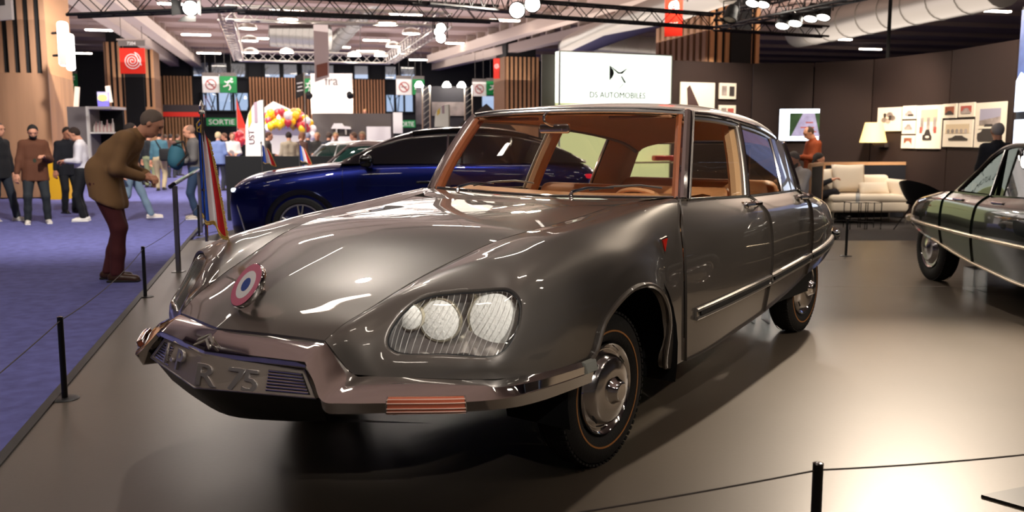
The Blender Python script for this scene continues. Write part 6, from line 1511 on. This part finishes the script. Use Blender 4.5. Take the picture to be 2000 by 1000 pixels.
# greenhouse
GT = [(.95,1.17,1.17),(.55,1.40,1.17),(.15,1.555,1.17),(-.30,1.62,1.17),(-.90,1.63,1.17),(-1.40,1.56,1.18),(-1.85,1.40,1.19),(-2.22,1.20,1.18)]
GN = []
for x, zt, zb in GT:
    hw = .74 - .16*((zt-zb)/.46) ; GN.append([(x, 0, zt), (x, hw*.5, zt-.005), (x, hw*.82, zt-.02), (x, hw, zt-.06*((zt-zb)/.46)), (x, hw+(.86-hw)*.5, zb+(zt-zb)*.48), (x, .86, zb-.01)])
GN = np.array(GN)
half_both(GN, np.linspace(0, 7, 50), np.linspace(0, 5, 26), 'glasshouse', dglass, S, angle=50)
half_both(GN+np.array([0, 0, .006]), np.linspace(2.2, 5.2, 24), np.linspace(0, 2.95, 14), 'roof_panel', gloss_black, S)
for sg in (1, -1):
    pts = [Vector(surf_pt(GN, u, 3.3)) + Vector((0, .008, 0)) for u in np.linspace(.1, 6.5, 40)]; G().tube(pts, .012, 6).obj('window_trim', chrome, S, side=sg)
    G().tube([Vector(surf_pt(GN, u, 0 if 0 else 2.9))+Vector((0, .02, .02)) for u in np.linspace(2.3, 5.6, 24)], .014, 6).obj('roof_rail', gloss_black, S, side=sg)
    for u in (3.25, 3.55, 4.7): G().tube([Vector(surf_pt(GN, u, v))+Vector((0, .006, 0)) for v in np.linspace(3.3, 5, 8)], .014, 6).obj('window_pillar', gloss_black if u != 3.25 else chrome, S, side=sg)
    pts = [Vector((x, .955-.02*0, z)) for x, z in ((-1.0, .62), (-.2, .56), (.6, .55))]
    for ux in (5.9, 8.1): pts = [Vector(surf_pt(N_, ux, v))+Vector((0, .002, 0)) for v in np.linspace(2, 6, 20)]; G().tube(pts, .004, 4).obj('door_gap', cladb, S, side=sg)
    for x in (-.15, -1.15): G().rbox((x, .945, .93), (.20, .02, .03), .01).obj('door_handle', cladb, S, side=sg)
    # mirror
    g = G(); g.rbox((.56, 1.05, 1.20), (.16, .22, .15), .05); g.tube([(.58, .90, 1.12), (.57, 1.0, 1.15)], .03, 6); g.obj('door_mirror', gloss_black, S, side=sg)
    # sill and arch cladding
    P = [[Vector(surf_pt(N_, u, v))+Vector((0, .012, 0)) for v in (5.0, 5.4, 6)] for u in np.linspace(3, 10.2, 40)]; G().grid(np.array(P)).obj('sill_cladding', cladb, S, side=sg)
    for x in (1.42, -1.42):
        g = G(); P = [[(x+math.cos(a_)*rr, yy, .37+math.sin(a_)*rr) for rr, yy in ((.40, .88), (.40, .965), (.46, .97), (.475, .94))] for a_ in np.linspace(-.35, PI+.35, 28)]; g.grid(np.array(P)); g.obj('wheel_arch', cladb, S, side=sg)
        G().lathe([(.0001, 0), (.40, 0)], (x, .93, .37), (0, 1, 0), 30).obj('arch_void', under_m, S, side=sg)
        w_ = empty('wheel', (x, .965*sg, .37), 0 if sg > 0 else PI, parent=S); ax = (0, 1, 0)
        G().lathe([(.27, -.04), (.34, -.03), (.365, -.0), (.365, .03), (.35, .045), (.30, .05), (.285, .04)], (0, -.02, 0), ax, 40, closed=True).obj('tyre', tyre_m, w_)
        rm = G().lathe([(.275, .0), (.285, .035), (.265, .035), (.255, .01)], (0, -.02, 0), ax, 40, closed=True).obj('rim', mat('alloy', '#c8c4be', rough=.25, metal=.9), w_)
        G().lathe([(.0001, -.03), (.27, -.03)], (0, -.02, 0), ax, 30).obj('wheel_inner', under_m, w_)
        for k in range(5):
            a_ = 2*PI*k/5+.3
            for da in (-.13, .13): G().tube([(math.cos(a_)*.05, .02, math.sin(a_)*.05), (math.cos(a_+da)*.262, .012, math.sin(a_+da)*.262)], [.02, .013], 5).obj('spoke', mat('alloy', '#c8c4be'), rm)
    # lamps
    G().rbox((2.26, .70, .82), (.20, .20, .05), .02).obj('headlamp', mat('cool_lamp', '#e8f4ff', rough=.1, emit=1.5), S, side=sg); G().tube([(2.30, .80, .80), (2.26, .84, .60), (2.16, .90, .30)], .011, 6).obj('running_light', mat('blade_chrome', '#d8e4ea', rough=.15, metal=.8), S, side=sg)
    G().rbox((-2.22, .72, 1.0), (.16, .24, .06), .02).obj('tail_lamp', mat('tail_red', '#c81c30', rough=.2, emit=.6), S, side=sg)
g = G(); g.rbox((0, 0, .35), (4.2, 1.7, .24), .05); g.obj('underbody', under_m, S)

def small_car(loc, rz, lab, col, text=None, roofcol=None):
    R = empty('classic_car', loc, rz, lab, 'car'); pm = mat('car_'+col.strip('#'), col, rough=.25, metal=.1, coat=1.)
    sp_ = [(2.0, [(0,.62),(.5,.6),(.66,.5),(.66,.3)]), (1.8, [(0,.80),(.6,.78),(.76,.6),(.76,.28)]), (1.0, [(0,.92),(.62,.90),(.80,.68),(.80,.26)]), (.5, [(0,.96),(.64,.95),(.82,.7),(.82,.26)]), (-1.2, [(0,.95),(.64,.94),(.82,.7),(.82,.26)]), (-1.9, [(0,.86),(.6,.84),(.78,.6),(.78,.3)]), (-2.05, [(0,.66),(.5,.64),(.66,.5),(.66,.34)])]
    n_ = body_net(sp_); half_both(n_, np.linspace(0, 6, 40), np.linspace(0, 3, 16), 'body_shell', pm, R)
    gt = np.array([[(x, 0, zt), (x, hw, zt-.03), (x, .74, .93)] for x, zt, hw in ((.75, .96, .6), (.30, 1.38, .55), (-.2, 1.42, .56), (-.9, 1.40, .55), (-1.4, .98, .58))])
    half_both(gt, np.linspace(0, 4, 30), np.linspace(0, 2, 14), 'windows', mat('green_glass', '#1c3a34', rough=.05, coat=1.), R); half_both(gt+np.array([0, 0, .012]), np.linspace(.95, 3.1, 18), np.linspace(0, 1.05, 8), 'roof_panel', pm if roofcol is None else mat('car_'+roofcol.strip('#'), roofcol, rough=.25, coat=1.), R)
    for sg in (1, -1):
        G().tube([(.80, .66, .95), (.32, .57, 1.36), (-.9, .57, 1.39), (-1.42, .62, .98)], .022, 6).obj('window_frame', pm, R, side=sg); G().tube([(-.2, .76, .95), (-.22, .58, 1.38)], .022, 6).obj('pillar', pm, R, side=sg)
        for x in (1.25, -1.25):
            w_ = empty('wheel', (x, .78*sg, .32), 0 if sg > 0 else PI, parent=R); G().lathe([(.2, -.1), (.30, -.1), (.32, -.05), (.32, .02), (.29, .05), (.2, .04)], (0, 0, 0), (0, 1, 0), 28, closed=True).obj('tyre', tyre_m, w_); G().lathe([(.2, .0), (.15, .03), (.0001, .04)], (0, 0, 0), (0, 1, 0), 24).obj('hubcap', chrome, w_)
    if text: 
        M = frameM((.62, -.42, 1.08), (0, 1, 0), (-.5, 0, .42)); text_obj('windscreen_lettering', text, .26, mat('lettering_lime', '#d4ec60', rough=.5, emit=0), R, depth=.002, M=M)
    return R
pc = W(655, 300, 20.5); small_car((pc.x+.2, 21.3, -.03), PI*.80, 'white classic car with lettered green windscreen behind the low black wall', '#e8e6e0', 'RALLY' if 0 else None)
pc = W(700, 300, 15); small_car((pc.x+.3, 15.0, 0), PI*.97, 'mauve grey classic car hidden behind the blue car windscreen', '#7c6a66')

# dark green classic at the right
DG = empty('green_saloon', (5.02, 6.57, 0), -PI/2, 'dark green vintage saloon seen from its rear side at the right edge', 'car'); DG.scale = (.88, .88, .86)
gp = mat('dark_green_paint', '#0d1812', rough=.22, metal=.4, coat=1.)
for sg in (1, -1):
    pf = panel(BS, .006, 3-.006, 0, 6, 5).obj('front_door', gp, DG, side=sg, angle=50); pr = panel(BS, 3.006, 5.6, 0, 6, 5).obj('rear_door', gp, DG, side=sg, angle=50); pq = panel(BS, 5.615, 12, 0, 6, 6, edges='uV').obj('rear_wing', gp, DG, side=sg, angle=50)
    for (x, y, z, par) in ((-1.55, .905, 1.075, pf), (-2.45, .86, 1.055, pr)):
        h = G(); c = Vector((x, y, z)); h.tube([c+Vector((.12, .0, 0)), c+Vector((.10, .03, 0)), c+Vector((-.10, .03, 0)), c+Vector((-.12, .0, 0))], [.012, .015, .015, .012], 8); h.obj('door_handle', chrome, par, side=sg)
    for nm, zz, rr, m_ in (('waist_strip', .70, .020, mat('cream_metal', '#d8ccb4', rough=.25, metal=.7)), ('sill_strip', .36, .014, mat('cream_metal', '#d8ccb4'))):
        pts = []
        for u in np.linspace(.1, 11.9 if nm == 'waist_strip' else 6.5, 50):
            z = zz if nm == 'waist_strip' else None; v = 4.5
            if z: 
                for _ in range(6): p_ = surf_pt(BS, u, v); v = min(6, max(2, v+(p_[2]-z)/.13))
            else: v = 6
            pts.append(Vector(surf_pt(BS, u, v))+Vector((-.01 if u > 11 else 0, .008, 0)))
        G().tube(pts, rr, 8).obj(nm, m_, DG, side=sg)
    # greenhouse
    pts = [(-.9, .87, 1.16), (-1.12, .76, 1.50), (-1.3, .73, 1.62), (-1.7, .72, 1.64), (-2.05, .71, 1.55), (-2.4, .72, 1.34), (-2.72, .75, 1.12)]
    fr_ = G().tube(curve(pts, 40), .02, 8).obj('window_frame', gloss_black, DG, side=sg); G().tube([p + Vector((0, .014, .022)) for p in curve(pts, 40)], .010, 6).obj('roof_gutter', chrome, DG, side=sg)
    g = G(); cv = curve(pts, 30); bl = [Vector((p.x, .86-.10*max(0, (-p.x-.9)/1.8), 1.14)) for p in cv]; g.grid(np.array([cv, bl])); g.obj('side_glass', glass_mat('green_side_glass', (.55, .72, .62), refl=1.4), DG, side=sg)
    G().tube([(-1.86, .84, 1.13), (-1.86, .715, 1.6)], .022, 6).obj('centre_pillar', gloss_black, DG, side=sg)
    # pale quarter panel behind the glass
    g = G(); up = [(-2.08, .66, 1.58), (-2.42, .69, 1.37), (-2.76, .745, 1.12)]; lo_ = [(-2.25, .55, 1.60), (-2.62, .60, 1.38), (-3.05, .66, 1.10)]; g.grid(np.array([cr(up, np.linspace(0, 2, 9)), cr(lo_, np.linspace(0, 2, 9))]), flip=True); g.obj('rear_pillar', mat('ribbed_silver', '#b8bcb0', rough=.3, metal=.6), DG, side=sg)
RG = []
for x, z, hw, zr in ((-1.0, 1.40, .78, 1.36), (-1.3, 1.66, .73, 1.60), (-1.7, 1.72, .72, 1.63), (-2.1, 1.66, .68, 1.56), (-2.5, 1.48, .65, 1.40), (-2.9, 1.22, .66, 1.18), (-3.1, 1.08, .66, 1.06)): RG.append([(x, hw*math.sin(t*PI/2), zr+(z-zr)*math.cos(t*PI/2)) for t in np.linspace(0, 1, 6)])
half_both(np.array(RG)[:5], np.linspace(0, 4, 24), np.linspace(0, 5, 14), 'roof', gp, DG, flip=True); half_both(np.array(RG)[4:], np.linspace(0, 2, 12), np.linspace(0, 5, 14), 'rear_window', glass_mat('green_side_glass'), DG, flip=True)
g = G(); rows = []
for i in range(6, 13): rows.append([BS[i][0]*np.array([1, t, 1]) + np.array([0, 0, .03*(1-t*t)*(1 if i < 12 else 0)]) for t in np.linspace(1, 0, 8)])
S_ = net(np.array(rows), np.linspace(0, 6, 30), np.linspace(0, 7, 16)); g.grid(S_, flip=True); S2 = S_.copy(); S2[:, :, 1] *= -1; g.grid(S2); weld(g.obj('boot_lid', gp, DG, angle=60))
g = G(); P = []
for u in np.linspace(9.2, 12, 20):
    p_ = surf_pt(BS, u, 4.6); P.append(Vector((p_[0]-.05, p_[1]+.015, .70)))
g.tube(P + [Vector((p.x, -p.y, p.z)) for p in reversed(P)], .035, 8); g.obj('rear_bumper', mat('cream_metal', '#d8ccb4'), DG)
for sg in (1, -1):
    for x in (-3.44, .1):
        w_ = make_wheel('wheel', x, .70 if x < 0 else .86, sg, .39, parent=DG, w=.19); ax = (0, 1, 0); G().lathe([(.12, -.02), (.19, -.02), (.23, .015), (.235, .0)], (0, 0, 0), ax, 40).obj('rim', chrome, w_); G().lathe([(.19, 0), (.17, .02), (.14, .045), (.08, .05), (.05, .06), (.0001, .065)], (0, 0, 0), ax, 40).obj('hubcap', mat('hubcap_metal', '#c9c6c4'), w_)
g = G(); g.box((-1.6, 0, .45), (3.9, 1.3, .16)); g.box((-.65, 0, .75), (.1, 1.6, .7)); g.obj('underbody', under_m, DG, smooth=False)
g = G(); g.rbox((-1.9, 0, 1.0), (.2, 1.2, .4), .06); g.rbox((-1.3, .4, 1.0), (.16, .5, .45), .06); g.rbox((-1.3, -.4, 1.0), (.16, .5, .45), .06); g.obj('seats', mat('seat_dark', '#3a2a20', rough=.7), DG)

# ================================================================ FLAGS
fb = mat('flag_blue', '#2a56c0', rough=.8); fwh = mat('flag_white', '#efe9ea', rough=.8); frd = mat('flag_red', '#d02428', rough=.8)
def flag(name, base, h, fw_, fh, lab, rz=0., detail=True, spread=1.):
    r = empty(name, base, rz, lab, 'flag')
    G().tube([(0, 0, 0), (0, 0, h*.93)], .008 if detail else .006, 8).obj('flag_pole', chrome if detail else dchrome, r)
    G().lathe([(.011, h*.90), (.014, h*.905), (.014, h*.915), (.008, h*.93), (.013, h*.955), (.006, h*.98), (.0001, h)], (0, 0, 0), (0, 0, 1), 16).obj('finial', chrome, r)
    top = h*.88; nu, nv = 48, 30; V = np.zeros((nu, nv, 3))
    for i in range(nu):
        u = i/(nu-1)
        for j in range(nv):
            v = j/(nv-1)
            out = fw_*spread*(.42+.66*v**.8)*u - (.030 if detail else 0); fold = math.sin(u*13+v*1.2)*.016*(.4+v)*(1-.2*u); sag = u*(fh*.22+.12*fh*v) + .03*math.sin(u*9)*v*fh
            V[i, j] = (.010+out, fold, top - v*fh*(1-.10*u) - sag)
    for a_, b_, m_, nm in ((0, nu//3, fb, 'blue_band'), (nu//3, 2*nu//3, fwh, 'white_band'), (2*nu//3, nu-1, frd, 'red_band')): G().grid(V[a_:b_+1]).obj(nm, m_, r, angle=0)
    fringe = G(); edge = [V[nu-1, j] for j in range(nv)] + [V[i, nv-1] for i in range(nu-1, -1, -1)]; random.seed(2)
    if detail:
        P = []; 
        for k in range(0, len(edge)-1):
            for t in (0, .5):
                p = Vector(edge[k]).lerp(Vector(edge[k+1]), t); dn = Vector((.010 if k < nv else 0, random.uniform(-.004, .004), -.014 + random.uniform(-.003, .003))); fringe.tube([p, p+dn*.6+Vector((random.uniform(-.003, .003), 0, 0)), p+dn], [.0035, .003, .0042], 4)
        P = [Vector(e) for e in edge]; fringe.tube(P, .0045, 6); o = fringe.obj('gold_fringe', gold_m, r); 
        G().tube([(-.006, -.01, h*.86), (-.022, -.012, h*.83), (-.020, -.012, h*.78), (-.006, -.012, h*.77), (-.004, -.012, h*.83), (-.018, -.014, h*.80)], .0045, 6).obj('gold_cord', gold_m, r)
        G().lathe([(.010, 0), (.014, .0), (.014, .012), (.010, .012)], (0, 0, h*.36), (0, 0, 1), 12, closed=True).obj('clamp', chrome, r)
    else: fringe.tube([Vector(e) for e in edge], .006, 5); fringe.obj('gold_fringe', gold_m, r)
    return r
Rl = Matrix.Rotation(TH, 3, 'Z'); fbp = Vector((CAR[0], CAR[1], 0)) + Rl@Vector((.785, -.85, .975))
flag('tricolour_flag', fbp, .69, .105, .47, 'tricolour flag with gold fringe on the far wing of the limousine', rz=.15)
p = W(512, 335, 12.7); flag('tricolour_flag', p, .42, .17, .24, 'small tricolour flag on the bonnet of the blue car', detail=False)
p = W(585, 318, 15.5); flag('tricolour_flag', p+Vector((0, 0, -.1)), .45, .18, .26, 'small tricolour flag behind the blue car bonnet, right one', detail=False)

# ================================================================ PEOPLE
HF = -.03
def at(px, py, z=HF): return F(px, py, z)
def P_(lab, px, py, hdg, z=HF, **k): return person(lab, at(px, py, z), math.radians(hdg), **k)
LM, _j = P_('man in tan blazer and maroon trousers bending forward with hands together', 213, 548, 8, h=2.02, top='#80603e', legs='#4a1a1c', shoes='#3c2416', hair='#6e6056', lean=.50, curve_=.34, head_pitch=.42, coat=.15, fine=True,
   arms=((.38, .04, .98), (.36, -.05, .96)), feet=((-.02, .09), (.10, -.09)), bulk=1.06, palm=(0, 0, -1))
P_('bearded man in rust brown jacket and green shirt looking down at a phone', 75, 437, -60, h=1.78, top='#5a3420', legs='#23282c', shoes='#d8d0c4', hair='#14100e', beard='#14100e', shirt='#2c3426', coat=.16, head_pitch=.62, arms=((.26, .14, 1.18), (.10, -.30, .84)), feet=((0, .16), (.02, -.16)), bulk=1.08)
P_('man in black jacket at the left edge wearing glasses', 6, 432, -15, h=1.80, top='#141518', legs='#1c222c', shoes='#b8b0a4', hair='#3a3632', coat=.15, glasses=True, head_pitch=.1, feet=((.22, .1), (-.15, -.1)))
P_('man in navy jacket standing behind the man in white shirt', 137, 416, -40, h=1.76, top='#12141c', legs='#12141a', shoes='#14120f', hair='#241a14', coat=.15, head_pitch=.45, skin=1, arms=((.1, .27, .85), (.05, -.27, .85)))
P_('man in white shirt and black trousers bowing his head', 166, 432, 195, h=1.74, top='#d6d2d6', legs='#0e0f14', shoes='#e6e2da', hair='#2a1a12', head_pitch=.6, arms=((.26, .1, 1.12), (.24, -.1, 1.1)))
P_('walking person in dark jacket and pale jeans behind the leaning man', 258, 432, 20, h=1.80, top='#24323c', legs='#6f8494', shoes='#d8ccc0', hair='#241a16', feet=((.34, .08), (-.30, -.08, .14)), arms=((.15, .25, .9), (-.1, -.27, .9)))
P_('woman in teal top and beige trousers walking away with a black bag', 315, 373, 100, h=1.74, top='#3c6270', legs='#a89878', shoes='#181614', hair='#181410', feet=((.1, .1), (-.12, -.1, .12)), head_pitch=.0)
P_('person in khaki trousers beside the woman in teal', 293, 366, 80, h=1.70, top='#202428', legs='#8c9470', shoes='#2a2420', hair='#3a2a1c')
P_('person in dark clothes further back behind the leaning man', 281, 361, 60, h=1.72, top='#8fa0a8', legs='#2a2e34', hair='#241c18')
BM, _ = P_('man in grey sweater with black sleeves and jeans beside the railing', 385, 428, 200, h=1.78, top='#5a5654', legs='#22344c', shoes='#a89c8c', hair='#8a6a58', hairstyle='thin', skin=0, head_pitch=.4, arms=((.25, .12, 1.05), (.22, -.12, 1.02)), bulk=1.1)
bp_ = at(385, 428) + Vector((-.10, -.36, 1.18)); bk = empty('backpack', bp_, 0, 'large teal backpack worn by the man beside the railing', 'bag'); sdf_obj('bag_body', [sdf_mesh([('e', (-.14, .10, 0), (.15, .15, .25)), ('e', (-.16, .02, -.08), (.11, .09, .13))], .02, .06)], mat('teal_fabric', '#1c4a58', rough=.8), bk); G().tube([(-.16, .0, .22), (.05, -.05, .28), (.12, -.04, .05), (-.08, -.05, -.16)], .02, 6).obj('strap', blackp, bk)
hb_ = at(315, 373)+Vector((.25, -.25, 1.05)); bk = empty('shoulder_bag', hb_, 0, 'black shoulder bag on the back of the woman in teal', 'bag'); G().rbox((0, 0, 0), (.32, .14, .36), .06).obj('bag_body', blackp, bk); G().tube([(-.1, 0, .16), (-.3, .1, .42)], .015, 5).obj('strap', blackp, bk)
def stand_at(lab, px, pyhead, Y, hdg, h=1.72, **k):
    p = W(px, pyhead, Y); p.z = p.z - h*.985 if k.pop('hang', False) else HF; return person(lab, p, math.radians(hdg), h=h, **k)
far = [(425, 262, 27, 90, '#6a7ca8', '#c8b08a', 'blond person in blue quilted jacket left of the feather banner', 'curly'), (441, 268, 30, 200, '#2a2428', '#6a4a38', 'person in dark coat between blue jacket and white coat', 'short'), (453, 264, 28, -70, '#e2dad2', '#6a4430', 'person in white coat left of the feather banner', 'short'),
 (521, 262, 25, 10, '#33302e', '#4a2c20', 'man in dark suit at the right of the feather banner', 'short'), (564, 258, 24.6, 110, '#a89a84', '#2c211c', 'man in beige coat seen from behind below the balloons', 'short'),
 (588, 268, 26, 60, '#4a3028', '#7a5038', 'person in brown coat right of the beige coat', 'long'), (601, 263, 28, 90, '#1c1c22', '#8c8ca0', 'person in dark jacket under the last balloons', 'short'),
 (620, 258, 27, -90, '#26221f', '#b09068', 'blond person facing forward left of the kiosk board', 'short'), (641, 262, 26, 70, '#1e2430', '#5a4a42', 'person in dark navy coat before the kiosk board', 'thin'), (656, 264, 27, -80, '#4a443a', '#a88c60', 'fair haired person before the white kiosk panel', 'short'),
 (694, 261, 26, 180, '#3a4660', '#6a5040', 'person in slate jacket near the right of the kiosk', 'short'), (708, 266, 25, -90, '#b08a80', '#b09878', 'person in pink top with fair hair just behind the blue car roof', 'curly'),
 (252, 262, 30, 90, '#8a8e94', '#3a2c24', 'person in pale top far behind the leaning man', 'short'), (332, 268, 36, 90, '#5a3c34', '#2c2420', 'distant person in brown left of the backpack man', 'short'), (345, 270, 38, 60, '#3a4638', '#4a3828', 'distant person in green left of the backpack man', 'short'), (323, 266, 40, 120, '#6c6a70', '#57483c', 'distant person in grey near the slat column foot', 'short')]
for px, py, Y, hdg, tc, hc_, lab, hs in far: stand_at(lab, px, py, Y, hdg, h=1.70, top=tc, legs='#2a2c34', hair=hc_, hairstyle=hs, coat=.12, hands=True, arms=((.22, .12, 1.1), (.2, -.12, 1.1)))
p = W(713, 216, 45); person('person in red top on the gallery above the grey kiosk', p - Vector((0, 0, 1.62)), -PI/2, h=1.7, top='#a8321c', legs='#22242a', hair='#a8804c', arms=((.3, .15, 1.2), (.3, -.15, 1.2))); q_ = p-Vector((0, 0, 1.64)); o = G().box((0, 0, -.05), (3.4, 1.4, .1)).obj('gallery_floor', blackp, smooth=False); o.location = q_; tag(o, 'raised gallery floor above the grey kiosk', 'platform'); 
for sx in (-1.5, 1.5): G().box((sx, 0, -q_.z/2), (.12, .12, q_.z)).obj('gallery_leg', blackp, o, smooth=False)
# visitors in the lounge
pz = W(1559, 300, 14.2); person('grey haired man in pale grey sweater sitting and reading', (pz.x, pz.y, 0), math.radians(215), h=1.78, top='#c4beb8', legs='#241f1e', hair='#6a625c', seated=True, beard='#5a504a', head_pitch=.7, feet=((.45, .14), (.45, -.14)), arms=((.34, .08, .80), (.34, -.08, .80)))
st = empty('stool', (pz.x, pz.y, 0), 0, 'dark stool under the man in the grey sweater', 'stool'); G().rbox((0, 0, .40), (.40, .40, .07), .03).obj('seat', navy, st)
for sx in (-.15, .15):
    for sy in (-.15, .15): G().tube([(sx*.7, sy*.7, .38), (sx, sy, 0)], .012, 6).obj('leg', wire, st)
pz = W(1588, 300, 17.7); person('man in rust orange jacket standing and looking at his phone', (pz.x, pz.y, 0), math.radians(190), h=1.74, top='#8a3c18', legs='#2a211e', hair='#4a3428', hairstyle='thin', shirt='#b82a14', coat=.16, head_pitch=.7, arms=((.30, .06, 1.15), (.30, -.08, 1.13)))
pz = W(1590, 300, 16.4); person('person with black boots and trousers seated on the left end of the sofa', (pz.x, pz.y, .02), math.radians(-25), h=1.66, top='#14141a', legs='#141218', shoes='#0f0e10', hair='#201814', hairstyle='long', seated=True, head_pitch=.5, feet=((.50, .06), (.52, -.08, .16)), arms=((.34, .08, .78), (.34, -.08, .78)))
pz = W(1951, 242, 12.6); person('grey haired man in black sweater seen from behind near the screen', (pz.x, pz.y, 0), math.radians(80), h=1.70, top='#14141a', legs='#1c1a1a', hair='#a8a09c', hairstyle='thin', head_pitch=.1)
